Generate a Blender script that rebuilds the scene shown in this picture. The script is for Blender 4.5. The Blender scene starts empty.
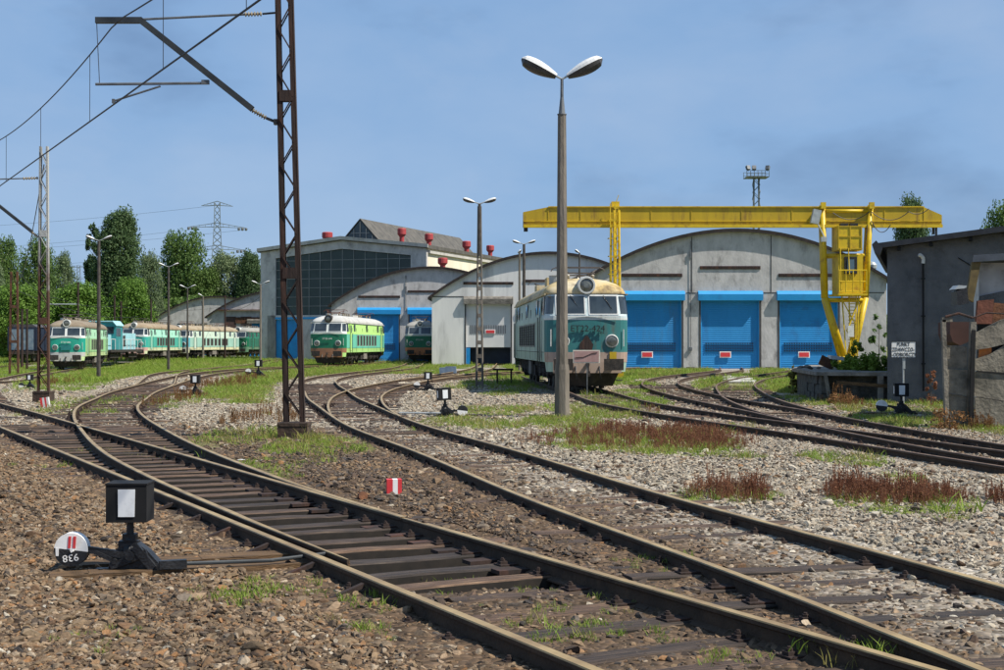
import bpy, math, random
import numpy as np
from mathutils import Vector, Matrix, noise
R = math.radians
rnd = random.Random(7)
S = bpy.context.scene
C = S.collection

# ------------------------------------------------------------------ camera, world, sun, exposure
EYE = 1.75; F = 1390.0; HOR = 345.0
cam = bpy.data.cameras.new("camera"); co = bpy.data.objects.new("camera", cam); C.objects.link(co)
cam.sensor_width = 36; cam.lens = 36 * F / 1004
co.location = (0, 0, EYE); co.rotation_euler = (R(90) + math.atan(10 / F), 0, 0)
cam.clip_start = 0.1; cam.clip_end = 6000
S.camera = co
SUN_EL, SUN_AZ = 52.0, 110.0        # azimuth measured from +y towards +x
w = bpy.data.worlds.new("World"); S.world = w; w.use_nodes = True
nt = w.node_tree; nt.nodes.clear()
def WN(t, **k):
    n = nt.nodes.new(t)
    for a, b in k.items(): setattr(n, a, b)
    return n
sky = WN('ShaderNodeTexSky'); sky.sky_type = 'NISHITA'; sky.sun_disc = False
sky.sun_elevation = R(SUN_EL); sky.sun_rotation = R(SUN_AZ)
sky.air_density = 1.0; sky.dust_density = 0.4; sky.ozone_density = 2.5
sc_ = WN('ShaderNodeVectorMath', operation='SCALE'); sc_.inputs['Scale'].default_value = 0.07
nt.links.new(sky.outputs[0], sc_.inputs[0])
tc = WN('ShaderNodeTexCoord')
mp = WN('ShaderNodeMapping'); mp.inputs['Scale'].default_value = (1.0, 1.0, 2.2); mp.inputs['Location'].default_value = (3.1, 0.7, 0.4)
nt.links.new(tc.outputs['Generated'], mp.inputs[0])
cn = WN('ShaderNodeTexNoise'); cn.inputs['Scale'].default_value = 2.4; cn.inputs['Detail'].default_value = 6; cn.inputs['Roughness'].default_value = 0.52
nt.links.new(mp.outputs[0], cn.inputs[0])
cr = WN('ShaderNodeValToRGB')
e = cr.color_ramp.elements
e[0].position = 0.38; e[0].color = (0.108, 0.190, 0.345, 1)
e[1].position = 0.62; e[1].color = (0.245, 0.360, 0.545, 1)
m_ = e.new(0.49); m_.color = (0.188, 0.315, 0.520, 1)
nt.links.new(cn.outputs[0], cr.inputs[0])
mx = WN('ShaderNodeMixRGB'); mx.inputs[0].default_value = 0.82
nt.links.new(sc_.outputs[0], mx.inputs[1]); nt.links.new(cr.outputs[0], mx.inputs[2])
# wispy paler cloud patches
cn2 = WN('ShaderNodeTexNoise'); cn2.inputs['Scale'].default_value = 4.2; cn2.inputs['Detail'].default_value = 9; cn2.inputs['Roughness'].default_value = 0.6; cn2.inputs['Distortion'].default_value = 0.5
nt.links.new(mp.outputs[0], cn2.inputs[0])
cr2 = WN('ShaderNodeMapRange'); cr2.inputs[1].default_value = 0.5; cr2.inputs[2].default_value = 0.8; cr2.inputs[3].default_value = 0; cr2.inputs[4].default_value = 0.32
nt.links.new(cn2.outputs[0], cr2.inputs[0])
mx2 = WN('ShaderNodeMixRGB'); mx2.inputs[2].default_value = (0.34, 0.40, 0.51, 1)
nt.links.new(cr2.outputs[0], mx2.inputs[0]); nt.links.new(mx.outputs[0], mx2.inputs[1])
bg = WN('ShaderNodeBackground'); bg.inputs[1].default_value = 1.0
nt.links.new(mx2.outputs[0], bg.inputs[0])
wo = WN('ShaderNodeOutputWorld'); nt.links.new(bg.outputs[0], wo.inputs[0])
sl = bpy.data.lights.new("sun", 'SUN'); sl.energy = 5.0; sl.angle = R(0.6); sl.color = (1.0, 0.93, 0.82)
so = bpy.data.objects.new("sun", sl); C.objects.link(so)
sd = Vector((math.sin(R(SUN_AZ)) * math.cos(R(SUN_EL)), math.cos(R(SUN_AZ)) * math.cos(R(SUN_EL)), math.sin(R(SUN_EL))))
so.rotation_euler = sd.to_track_quat('Z', 'Y').to_euler()
S.view_settings.view_transform = 'Standard'; S.view_settings.look = 'None'; S.view_settings.exposure = 0.5; S.view_settings.gamma = 1

# ------------------------------------------------------------------ helpers
def PZ(px, Z, py=None):            # pixel column at distance Z -> (X, height)
    X = (px - 502) / F * Z
    return X if py is None else (X, EYE - (py - HOR) / F * Z)

class MB:
    def __init__(s): s.v = []; s.f = []; s.m = []
    def add(s, vs, fs, m=0):
        b = len(s.v); s.v += [tuple(q) for q in vs]
        for f in fs: s.f.append(tuple(b + i for i in f)); s.m.append(m)
    def box(s, c, d, m=0, rz=0, rx=0, ry=0):
        x, y, z = d[0] / 2, d[1] / 2, d[2] / 2
        vs = [Vector(q) for q in ((-x,-y,-z),(x,-y,-z),(x,y,-z),(-x,y,-z),(-x,-y,z),(x,-y,z),(x,y,z),(-x,y,z))]
        if rz or rx or ry:
            M = Matrix.Rotation(rz, 3, 'Z') @ Matrix.Rotation(ry, 3, 'Y') @ Matrix.Rotation(rx, 3, 'X')
            vs = [M @ q for q in vs]
        vs = [(q[0] + c[0], q[1] + c[1], q[2] + c[2]) for q in vs]
        s.add(vs, [(3,2,1,0),(4,5,6,7),(0,1,5,4),(1,2,6,5),(2,3,7,6),(3,0,4,7)], m)
        return s
    def bb(s, a, b, m=0):
        return s.box([(a[i] + b[i]) / 2 for i in range(3)], [abs(b[i] - a[i]) for i in range(3)], m)
    def bar(s, p, q, wx, wy, m=0):  # square bar between points
        p, q = Vector(p), Vector(q); d = q - p
        z = d.normalized(); u = Vector((0, 0, 1)) if abs(z.z) < 0.95 else Vector((0, 1, 0))
        x = u.cross(z).normalized(); y = z.cross(x)
        vs = []
        for base in (p, q):
            for a, b in ((-1,-1),(1,-1),(1,1),(-1,1)):
                vs.append(base + x * a * wx / 2 + y * b * wy / 2)
        s.add(vs, [(3,2,1,0),(4,5,6,7),(0,1,5,4),(1,2,6,5),(2,3,7,6),(3,0,4,7)], m)
        return s
    def tube(s, p, q, r, r2=None, n=8, m=0, caps=True):
        p, q = Vector(p), Vector(q); r2 = r if r2 is None else r2
        z = (q - p).normalized(); u = Vector((0, 0, 1)) if abs(z.z) < 0.95 else Vector((0, 1, 0))
        x = u.cross(z).normalized(); y = z.cross(x)
        vs = []
        for base, rr in ((p, r), (q, r2)):
            for i in range(n):
                a = 2 * math.pi * (i + 0.5) / n
                vs.append(base + x * math.cos(a) * rr + y * math.sin(a) * rr)
        fs = [(i, (i + 1) % n, n + (i + 1) % n, n + i) for i in range(n)]
        if caps: fs += [tuple(range(n - 1, -1, -1)), tuple(range(n, 2 * n))]
        s.add(vs, fs, m); return s
    def path(s, pts, r, n=6, m=0):
        pts = [Vector(p) for p in pts]
        for a, b in zip(pts[:-1], pts[1:]): s.tube(a, b, r, n=n, m=m)
        return s
    def lathe(s, o, ax, prof, n=16, m=0):   # prof: (radius, along)
        o, z = Vector(o), Vector(ax).normalized(); u = Vector((0, 0, 1)) if abs(z.z) < 0.95 else Vector((0, 1, 0))
        x = u.cross(z).normalized(); y = z.cross(x)
        vs = []; fs = []
        for rr, t in prof:
            for i in range(n):
                a = 2 * math.pi * i / n
                vs.append(o + z * t + x * math.cos(a) * rr + y * math.sin(a) * rr)
        for k in range(len(prof) - 1):
            for i in range(n):
                j = (i + 1) % n
                fs.append((k*n+i, k*n+j, (k+1)*n+j, (k+1)*n+i))
        fs.append(tuple(range(n - 1, -1, -1))); fs.append(tuple((len(prof)-1)*n + i for i in range(n)))
        s.add(vs, fs, m); return s
    def prism(s, poly, y0, y1, m=0):        # poly of (x, z) extruded along y
        n = len(poly)
        vs = [(x, y0, z) for x, z in poly] + [(x, y1, z) for x, z in poly]
        s.add(vs, [tuple(range(n)), tuple(range(2*n-1, n-1, -1))] + [((i+1) % n, i, n+i, n+(i+1) % n) for i in range(n)], m)
        return s
    def xform(s, M):
        s.v = [tuple(M @ Vector(q)) for q in s.v]; return s
    def mesh(s, name, mats, smooth=False):
        me = bpy.data.meshes.new(name); me.from_pydata(s.v, [], s.f)
        if not isinstance(mats, (list, tuple)): mats = [mats]
        for q in mats: me.materials.append(q)
        if len(mats) > 1: me.polygons.foreach_set('material_index', s.m)
        if smooth: me.polygons.foreach_set('use_smooth', [True] * len(s.f))
        me.update(); return me
    def part(s, name, mats, parent=None, smooth=False, label=None):
        return link(name, s.mesh(name, mats, smooth), parent, label)
def link(name, me, parent=None, label=None):
    o = bpy.data.objects.new(name, me); C.objects.link(o)
    if parent: o.parent = parent
    if label: o['label'] = label
    return o
def tag(o, label=None, cat=None, group=None, kind=None):
    if label: o['label'] = label
    if cat: o['category'] = cat
    if group: o['group'] = group
    if kind: o['kind'] = kind
    return o
def thing(name, label, cat, loc=(0, 0, 0), rotz=0, group=None):
    o = bpy.data.objects.new(name, None); C.objects.link(o); o.empty_display_size = 0.3
    o.location = loc; o.rotation_euler = (0, 0, rotz)
    return tag(o, label, cat, group)
def copy_tree(o, parent=None):
    c = o.copy(); C.objects.link(c)
    if parent: c.parent = parent
    for ch in [q for q in o.children]:
        copy_tree(ch, c)
    return c

# ------------------------------------------------------------------ materials
def mat(name, base, base2=None, rough=0.8, scale=3.0, metal=0.0, bump=0.0, bscale=None, streak=False, dirt=None, dirt_amt=0.0, dscale=1.2, spec=0.4, stretch=None, detail=6):
    m = bpy.data.materials.new(name); m.use_nodes = True
    n = m.node_tree.nodes; l = m.node_tree.links; b = n['Principled BSDF']
    b.inputs['Roughness'].default_value = rough; b.inputs['Metallic'].default_value = metal
    b.inputs['Specular IOR Level'].default_value = spec
    b.inputs['Base Color'].default_value = (*base, 1)
    t = n.new('ShaderNodeTexCoord'); mpn = n.new('ShaderNodeMapping'); l.new(t.outputs['Object'], mpn.inputs[0])
    if stretch: mpn.inputs['Scale'].default_value = stretch
    elif streak: mpn.inputs['Scale'].default_value = (1, 1, 0.18)
    cur = None
    if base2:
        a = n.new('ShaderNodeTexNoise'); a.inputs['Scale'].default_value = scale; a.inputs['Detail'].default_value = detail; a.inputs['Roughness'].default_value = 0.62
        l.new(mpn.outputs[0], a.inputs[0])
        mr = n.new('ShaderNodeMapRange'); mr.inputs[1].default_value = 0.33; mr.inputs[2].default_value = 0.67
        l.new(a.outputs[0], mr.inputs[0])
        x = n.new('ShaderNodeMixRGB'); x.inputs[1].default_value = (*base, 1); x.inputs[2].default_value = (*base2, 1)
        l.new(mr.outputs[0], x.inputs[0]); cur = x
    if dirt:
        a = n.new('ShaderNodeTexNoise'); a.inputs['Scale'].default_value = dscale; a.inputs['Detail'].default_value = 8; a.inputs['Roughness'].default_value = 0.7
        l.new(mpn.outputs[0], a.inputs[0])
        mr = n.new('ShaderNodeMapRange'); mr.inputs[1].default_value = 0.52; mr.inputs[2].default_value = 0.68; mr.inputs[4].default_value = dirt_amt
        l.new(a.outputs[0], mr.inputs[0])
        x = n.new('ShaderNodeMixRGB'); x.inputs[2].default_value = (*dirt, 1)
        if cur: l.new(cur.outputs[0], x.inputs[1])
        else: x.inputs[1].default_value = (*base, 1)
        l.new(mr.outputs[0], x.inputs[0]); cur = x
    if cur: l.new(cur.outputs[0], b.inputs['Base Color'])
    if bump:
        a = n.new('ShaderNodeTexNoise'); a.inputs['Scale'].default_value = bscale or scale * 6; a.inputs['Detail'].default_value = 5
        l.new(mpn.outputs[0], a.inputs[0])
        bn = n.new('ShaderNodeBump'); bn.inputs['Strength'].default_value = bump; bn.inputs['Distance'].default_value = 0.05
        l.new(a.outputs[0], bn.inputs['Height']); l.new(bn.outputs[0], b.inputs['Normal'])
    return m
M = {}
M['concrete'] = mat('concrete', (0.37, 0.36, 0.355), (0.52, 0.505, 0.495), 0.9, 1.3, bump=0.3, stretch=(1, 1, .5), dirt=(0.16, 0.15, 0.145), dirt_amt=0.75, dscale=1.1)
M['concrete_warm'] = mat('concrete_warm', (0.36, 0.345, 0.32), (0.48, 0.46, 0.43), 0.9, 0.8, bump=0.25, streak=True, dirt=(0.2, 0.19, 0.17), dirt_amt=0.5, dscale=0.7)
M['whitewash'] = mat('whitewash', (0.56, 0.56, 0.55), (0.68, 0.68, 0.66), 0.9, 0.6, bump=0.2, streak=True, dirt=(0.25, 0.25, 0.25), dirt_amt=0.6, dscale=0.5)
M['cream_wall'] = mat('cream_wall', (0.60, 0.54, 0.42), (0.7, 0.66, 0.55), 0.9, 0.8, streak=True, dirt=(0.3, 0.27, 0.2), dirt_amt=0.4)
M['old_concrete'] = mat('old_concrete', (0.11, 0.10, 0.085), (0.27, 0.25, 0.22), 0.95, 2.2, bump=0.6, bscale=9, dirt=(0.06, 0.06, 0.05), dirt_amt=0.8, dscale=2)
M['pole_concrete'] = mat('pole_concrete', (0.10, 0.088, 0.072), (0.21, 0.185, 0.155), 0.95, 5, bump=0.3, streak=True)
M['panel_concrete'] = mat('panel_concrete', (0.12, 0.108, 0.086), (0.25, 0.225, 0.18), 0.95, 3, bump=0.4, bscale=14, dirt=(0.06, 0.06, 0.05), dirt_amt=0.85, dscale=1.6)
M['rubble'] = mat('rubble', (0.045, 0.042, 0.036), (0.14, 0.13, 0.11), 0.95, 4, bump=0.9, bscale=7, dirt=(0.04, 0.045, 0.03), dirt_amt=0.8, dscale=3)
M['grey_wall'] = mat('grey_wall', (0.085, 0.09, 0.098), (0.145, 0.148, 0.155), 0.95, 1.2, bump=0.4, bscale=26, dirt=(0.05, 0.052, 0.055), dirt_amt=0.7, dscale=1.5)
M['roof_dark'] = mat('roof_dark', (0.035, 0.035, 0.04), (0.07, 0.07, 0.075), 0.8, 3)
M['roof_edge'] = mat('roof_edge', (0.012, 0.010, 0.010), (0.035, 0.024, 0.022), 0.8, 4)
M['roof_sheet'] = mat('roof_sheet', (0.055, 0.054, 0.05), (0.12, 0.112, 0.098), 0.85, 1.5, streak=True)
M['roof_metal'] = mat('roof_metal', (0.3, 0.3, 0.31), (0.4, 0.4, 0.4), 0.5, 1.0, metal=0.3)
M['louvre'] = mat('louvre', (0.05, 0.03, 0.028), (0.09, 0.055, 0.05), 0.8, 6)
M['blue_paint'] = mat('blue_paint', (0.006, 0.20, 0.50), (0.010, 0.25, 0.60), 0.5, 0.9, dirt=(0.02, 0.10, 0.28), dirt_amt=0.5, dscale=1.1)
M['blue_box'] = mat('blue_box', (0.012, 0.26, 0.60), (0.02, 0.30, 0.66), 0.5, 0.9, dirt=(0.03, 0.13, 0.32), dirt_amt=0.3)
M['navy'] = mat('navy', (0.006, 0.012, 0.028), (0.010, 0.020, 0.045), 0.7, 2)
M['sign_red'] = mat('sign_red', (0.55, 0.03, 0.04), (0.62, 0.06, 0.06), 0.5, 5)
M['white_paint'] = mat('white_paint', (0.72, 0.72, 0.70), (0.8, 0.8, 0.78), 0.6, 6, dirt=(0.4, 0.36, 0.3), dirt_amt=0.4, dscale=3)
M['white_dull'] = mat('white_dull', (0.55, 0.56, 0.55), (0.66, 0.66, 0.64), 0.7, 4, dirt=(0.3, 0.28, 0.24), dirt_amt=0.5, dscale=3)
M['shutter_white'] = mat('shutter_white', (0.55, 0.56, 0.56), (0.62, 0.62, 0.61), 0.6, 1)
M['yellow'] = mat('yellow', (0.52, 0.355, 0.010), (0.64, 0.45, 0.018), 0.45, 1.5, dirt=(0.26, 0.13, 0.03), dirt_amt=0.75, dscale=2.6)
M['yellow_dull'] = mat('yellow_dull', (0.40, 0.27, 0.014), (0.50, 0.345, 0.016), 0.5, 1.5, streak=True, dirt=(0.20, 0.11, 0.03), dirt_amt=0.85, dscale=2.6)
M['rust'] = mat('rust', (0.05, 0.028, 0.02), (0.13, 0.055, 0.03), 0.9, 3, bump=0.3, dirt=(0.24, 0.10, 0.04), dirt_amt=0.6, dscale=2.5)
M['rust_dark'] = mat('rust_dark', (0.018, 0.013, 0.012), (0.045, 0.025, 0.019), 0.85, 3, bump=0.3, streak=True, dirt=(0.12, 0.042, 0.02), dirt_amt=0.55, dscale=1.5)
M['rust_red'] = mat('rust_red', (0.07, 0.026, 0.018), (0.17, 0.06, 0.035), 0.85, 1.5, bump=0.3)
def mast_paint():
    m = mat('mast_paint', (0.10, 0.045, 0.025), (0.05, 0.028, 0.02), 0.85, 3, bump=0.2)
    n = m.node_tree.nodes; l = m.node_tree.links; b = n['Principled BSDF']; old = b.inputs['Base Color'].links[0].from_socket
    t = n.new('ShaderNodeTexCoord'); sp = n.new('ShaderNodeSeparateXYZ'); l.new(t.outputs['Object'], sp.inputs[0])
    a = n.new('ShaderNodeTexNoise'); a.inputs['Scale'].default_value = 2.5; a.inputs['Detail'].default_value = 8; l.new(t.outputs['Object'], a.inputs[0])
    q = n.new('ShaderNodeMath'); q.operation = 'MULTIPLY_ADD'; q.inputs[1].default_value = 3.0; l.new(a.outputs[0], q.inputs[0]); l.new(sp.outputs[2], q.inputs[2])
    r = n.new('ShaderNodeMapRange'); r.inputs[1].default_value = 5.2; r.inputs[2].default_value = 6.4; l.new(q.outputs[0], r.inputs[0])
    x = n.new('ShaderNodeMixRGB'); x.inputs[2].default_value = (0.36, 0.37, 0.36, 1); l.new(r.outputs[0], x.inputs[0]); l.new(old, x.inputs[1]); l.new(x.outputs[0], b.inputs['Base Color'])
    return m
M['mast_paint'] = mast_paint()
M['steel_grey'] = mat('steel_grey', (0.10, 0.11, 0.12), (0.18, 0.19, 0.2), 0.6, 4, metal=0.4)
M['galv'] = mat('galv', (0.30, 0.33, 0.34), (0.42, 0.45, 0.46), 0.6, 4, metal=0.3)
M['lamp_shell'] = mat('lamp_shell', (0.60, 0.61, 0.60), (0.74, 0.74, 0.72), 0.45, 6)
M['lamp_glass'] = mat('lamp_glass', (0.04, 0.04, 0.04), (0.08, 0.075, 0.07), 0.25, 6)
M['wire'] = mat('wire', (0.03, 0.03, 0.035), None, 0.6, 4)
M['insulator'] = mat('insulator', (0.10, 0.08, 0.05), (0.34, 0.30, 0.22), 0.35, 20)
M['black_paint'] = mat('black_paint', (0.010, 0.011, 0.013), (0.03, 0.03, 0.032), 0.42, 9, bump=0.2)
M['black_matt'] = mat('black_matt', (0.004, 0.0045, 0.005), (0.008, 0.008, 0.009), 0.8, 6)
M['underframe'] = mat('underframe', (0.012, 0.011, 0.010), (0.04, 0.034, 0.03), 0.8, 5, bump=0.3, dirt=(0.09, 0.07, 0.05), dirt_amt=0.5, dscale=3)
M['wheel'] = mat('wheel', (0.05, 0.045, 0.04), (0.13, 0.12, 0.11), 0.6, 5, metal=0.4)
M['glass_dark'] = mat('glass_dark', (0.02, 0.03, 0.035), (0.04, 0.055, 0.06), 0.12, 2, spec=0.7)
M['glass_wall'] = mat('glass_wall', (0.022, 0.038, 0.042), (0.04, 0.06, 0.062), 0.35, 0.5, spec=0.4)
M['glass_blue'] = mat('glass_blue', (0.05, 0.09, 0.12), (0.09, 0.14, 0.18), 0.1, 1.5, spec=0.8)
M['mullion'] = mat('mullion', (0.17, 0.19, 0.19), (0.24, 0.25, 0.25), 0.7, 3)
M['oak'] = mat('oak', (0.05, 0.03, 0.016), (0.17, 0.10, 0.045), 0.85, 2, stretch=(1, 12, 12), bump=0.5, bscale=12)
M['red_vent'] = mat('red_vent', (0.30, 0.035, 0.04), (0.38, 0.06, 0.06), 0.6, 3)
M['orange'] = mat('orange', (0.55, 0.18, 0.03), (0.3, 0.1, 0.03), 0.7, 5)
M['bark'] = mat('bark', (0.06, 0.05, 0.04), (0.13, 0.11, 0.09), 0.95, 5)

def loc_mat(name, c, c2=None, dirt=(0.12, 0.08, 0.05), amt=0.35, rough=0.42):
    c2 = c2 or tuple(min(1, q * 1.15) for q in c)
    return mat(name, c, c2, rough, 0.8, streak=True, dirt=dirt, dirt_amt=min(.9, amt * 1.35), dscale=3.4, bump=0.05)

def wood_sleeper():
    m = bpy.data.materials.new('sleeper_wood'); m.use_nodes = True
    n = m.node_tree.nodes; l = m.node_tree.links; b = n['Principled BSDF']
    b.inputs['Roughness'].default_value = 0.72; b.inputs['Specular IOR Level'].default_value = 0.35
    t = n.new('ShaderNodeTexCoord'); oi = n.new('ShaderNodeObjectInfo')
    mpn = n.new('ShaderNodeMapping'); mpn.inputs['Scale'].default_value = (1.2, 22, 22)
    ad = n.new('ShaderNodeVectorMath'); ad.operation = 'ADD'; l.new(t.outputs['Object'], ad.inputs[0])
    sc = n.new('ShaderNodeMath'); sc.operation = 'MULTIPLY'; sc.inputs[1].default_value = 40; l.new(oi.outputs['Random'], sc.inputs[0]); l.new(sc.outputs[0], ad.inputs[1])
    l.new(ad.outputs[0], mpn.inputs[0])
    a = n.new('ShaderNodeTexNoise'); a.inputs['Scale'].default_value = 2.2; a.inputs['Detail'].default_value = 8; a.inputs['Roughness'].default_value = 0.7
    l.new(mpn.outputs[0], a.inputs[0])
    r = n.new('ShaderNodeValToRGB'); e = r.color_ramp.elements
    e[0].position = 0.35; e[0].color = (0.014, 0.012, 0.011, 1); e[1].position = 0.72; e[1].color = (0.19, 0.145, 0.105, 1)
    q = e.new(0.52); q.color = (0.065, 0.046, 0.034, 1)
    l.new(a.outputs[0], r.inputs[0])
    x = n.new('ShaderNodeMixRGB'); x.blend_type = 'MULTIPLY'; x.inputs[0].default_value = 1
    g = n.new('ShaderNodeValToRGB'); g.color_ramp.elements[0].color = (0.5, 0.52, 0.56, 1); g.color_ramp.elements[1].color = (1.7, 1.42, 1.18, 1)
    l.new(oi.outputs['Random'], g.inputs[0]); l.new(r.outputs[0], x.inputs[1]); l.new(g.outputs[0], x.inputs[2])
    l.new(x.outputs[0], b.inputs['Base Color'])
    bn = n.new('ShaderNodeBump'); bn.inputs['Strength'].default_value = 0.8; bn.inputs['Distance'].default_value = 0.02
    l.new(a.outputs[0], bn.inputs['Height']); l.new(bn.outputs[0], b.inputs['Normal'])
    return m
M['sleeper'] = wood_sleeper(); M['sleeper_side_shade'] = mat('sleeper_side_shade', (0.008, 0.007, 0.006), (0.025, 0.019, 0.014), 0.8, 6)  # near-black for sleeper sides: their shade is put into the colour
M['rail_side'] = mat('rail_side', (0.030, 0.020, 0.013), (0.085, 0.052, 0.030), 0.8, 6, bump=0.2, dirt=(0.012, 0.011, 0.01), dirt_amt=0.7, dscale=3)
M['rail_top_rusty'] = mat('rail_top_rusty', (0.075, 0.045, 0.028), (0.17, 0.11, 0.07), 0.6, 2.5, dirt=(0.24, 0.19, 0.13), dirt_amt=0.5, dscale=1.4)
M['rail_top'] = mat('rail_top', (0.23, 0.15, 0.06), (0.40, 0.29, 0.13), 0.42, 2.5, metal=0.15, dirt=(0.16, 0.09, 0.04), dirt_amt=0.5, dscale=1.4)

def leaf_mat(name, cols, rough=0.6):
    m = bpy.data.materials.new(name); m.use_nodes = True
    n = m.node_tree.nodes; l = m.node_tree.links; b = n['Principled BSDF']
    b.inputs['Roughness'].default_value = rough; b.inputs['Specular IOR Level'].default_value = 0.25
    g = n.new('ShaderNodeNewGeometry'); oi = n.new('ShaderNodeObjectInfo'); t = n.new('ShaderNodeTexCoord')
    a = n.new('ShaderNodeTexNoise'); a.inputs['Scale'].default_value = 0.45; a.inputs['Detail'].default_value = 3
    l.new(t.outputs['Object'], a.inputs[0])
    ad = n.new('ShaderNodeMath'); ad.operation = 'MULTIPLY_ADD'; ad.inputs[1].default_value = 0.42
    l.new(g.outputs['Random Per Island'], ad.inputs[0])
    ad2 = n.new('ShaderNodeMath'); ad2.operation = 'MULTIPLY_ADD'; ad2.inputs[1].default_value = 0.25
    l.new(oi.outputs['Random'], ad2.inputs[0])
    sb = n.new('ShaderNodeMath'); sb.operation = 'SUBTRACT'; sb.inputs[1].default_value = 0.2; l.new(a.outputs[0], sb.inputs[0])
    l.new(sb.outputs[0], ad2.inputs[2]); l.new(ad2.outputs[0], ad.inputs[2])
    r = n.new('ShaderNodeValToRGB'); e = r.color_ramp.elements
    e[0].color = (*cols[0], 1); e[0].position = 0.1; e[1].color = (*cols[-1], 1); e[1].position = 0.95
    for i, c in enumerate(cols[1:-1]):
        q = e.new(0.1 + 0.85 * (i + 1) / (len(cols) - 1)); q.color = (*c, 1)
    l.new(ad.outputs[0], r.inputs[0]); l.new(r.outputs[0], b.inputs['Base Color'])
    tr = n.new('ShaderNodeBsdfTranslucent'); l.new(r.outputs[0], tr.inputs[0])
    ms = n.new('ShaderNodeMixShader'); ms.inputs[0].default_value = 0.35
    o = n['Material Output']; l.new(b.outputs[0], ms.inputs[1]); l.new(tr.outputs[0], ms.inputs[2]); l.new(ms.outputs[0], o.inputs[0])
    return m
M['leaf_mid'] = leaf_mat('leaf_mid', [(0.05, 0.095, 0.025), (0.085, 0.15, 0.035), (0.14, 0.22, 0.055)])
M['leaf_dark'] = leaf_mat('leaf_dark', [(0.04, 0.078, 0.032), (0.065, 0.115, 0.044), (0.105, 0.165, 0.062)])
M['leaf_grey'] = leaf_mat('leaf_grey', [(0.08, 0.125, 0.06), (0.12, 0.175, 0.08), (0.19, 0.24, 0.12)])
M['leaf_bright'] = leaf_mat('leaf_bright', [(0.065, 0.13, 0.02), (0.11, 0.21, 0.03), (0.17, 0.28, 0.05)])
M['grass'] = leaf_mat('grass', [(0.09, 0.15, 0.015), (0.16, 0.25, 0.03), (0.26, 0.34, 0.055)])
M['grass_dry'] = leaf_mat('grass_dry', [(0.14, 0.16, 0.03), (0.22, 0.22, 0.05), (0.33, 0.28, 0.10)])
M['sorrel'] = leaf_mat('sorrel', [(0.11, 0.042, 0.024), (0.21, 0.088, 0.050), (0.36, 0.19, 0.11)], 0.85)
M['sorrel_brown'] = leaf_mat('sorrel_brown', [(0.12, 0.055, 0.022), (0.2, 0.10, 0.04), (0.28, 0.16, 0.07)], 0.85)

def stone_mat(name, cols):
    m = bpy.data.materials.new(name); m.use_nodes = True
    n = m.node_tree.nodes; l = m.node_tree.links; b = n['Principled BSDF']
    b.inputs['Roughness'].default_value = 0.85; b.inputs['Specular IOR Level'].default_value = 0.3
    oi = n.new('ShaderNodeObjectInfo'); r = n.new('ShaderNodeValToRGB'); r.color_ramp.interpolation = 'LINEAR'
    e = r.color_ramp.elements; k = len(cols)
    e[0].color = (*cols[0], 1); e[0].position = 0; e[1].color = (*cols[-1], 1); e[1].position = 1
    for i in range(1, k - 1): q = e.new(i / (k - 1)); q.color = (*cols[i], 1)
    l.new(oi.outputs['Random'], r.inputs[0])
    t = n.new('ShaderNodeTexCoord'); a = n.new('ShaderNodeTexNoise'); a.inputs['Scale'].default_value = 3.0; a.inputs['Detail'].default_value = 5
    l.new(t.outputs['Object'], a.inputs[0])
    mr = n.new('ShaderNodeMapRange'); mr.inputs[1].default_value = 0.3; mr.inputs[2].default_value = 0.7; mr.inputs[3].default_value = 0.65; mr.inputs[4].default_value = 1.25
    l.new(a.outputs[0], mr.inputs[0])
    x = n.new('ShaderNodeVectorMath'); x.operation = 'SCALE'; l.new(r.outputs[0], x.inputs[0]); l.new(mr.outputs[0], x.inputs['Scale'])
    l.new(x.outputs[0], b.inputs['Base Color'])
    return m
M['stone_brown'] = stone_mat('stone_brown', [(0.159,0.109,0.061),(0.106,0.071,0.042),(0.226,0.159,0.094),(0.133,0.076,0.040),(0.067,0.046,0.031),(0.200,0.138,0.082),(0.180,0.117,0.065),(0.266,0.193,0.127),(0.126,0.094,0.063),(0.047,0.032,0.021),(0.166,0.117,0.071),(0.239,0.123,0.052),(0.147,0.100,0.061),(0.206,0.153,0.098),(0.099,0.065,0.038),(0.346,0.276,0.197)])
M['stone_dark'] = stone_mat('stone_dark', [(0.05,0.036,0.026),(0.09,0.06,0.04),(0.03,0.024,0.02),(0.13,0.088,0.055),(0.06,0.05,0.042),(0.10,0.065,0.045),(0.035,0.03,0.027),(0.16,0.105,0.06),(0.075,0.055,0.04),(0.045,0.04,0.038),(0.2,0.16,0.12)])
M['stone_pale'] = stone_mat('stone_pale', [(0.284,0.252,0.193),(0.174,0.149,0.116),(0.393,0.349,0.270),(0.236,0.193,0.142),(0.103,0.089,0.071),(0.330,0.289,0.225),(0.298,0.246,0.174),(0.455,0.407,0.328),(0.212,0.185,0.148),(0.079,0.066,0.052),(0.346,0.304,0.237),(0.314,0.215,0.129),(0.252,0.222,0.179),(0.377,0.334,0.263),(0.188,0.155,0.116),(0.518,0.475,0.385)])

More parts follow.
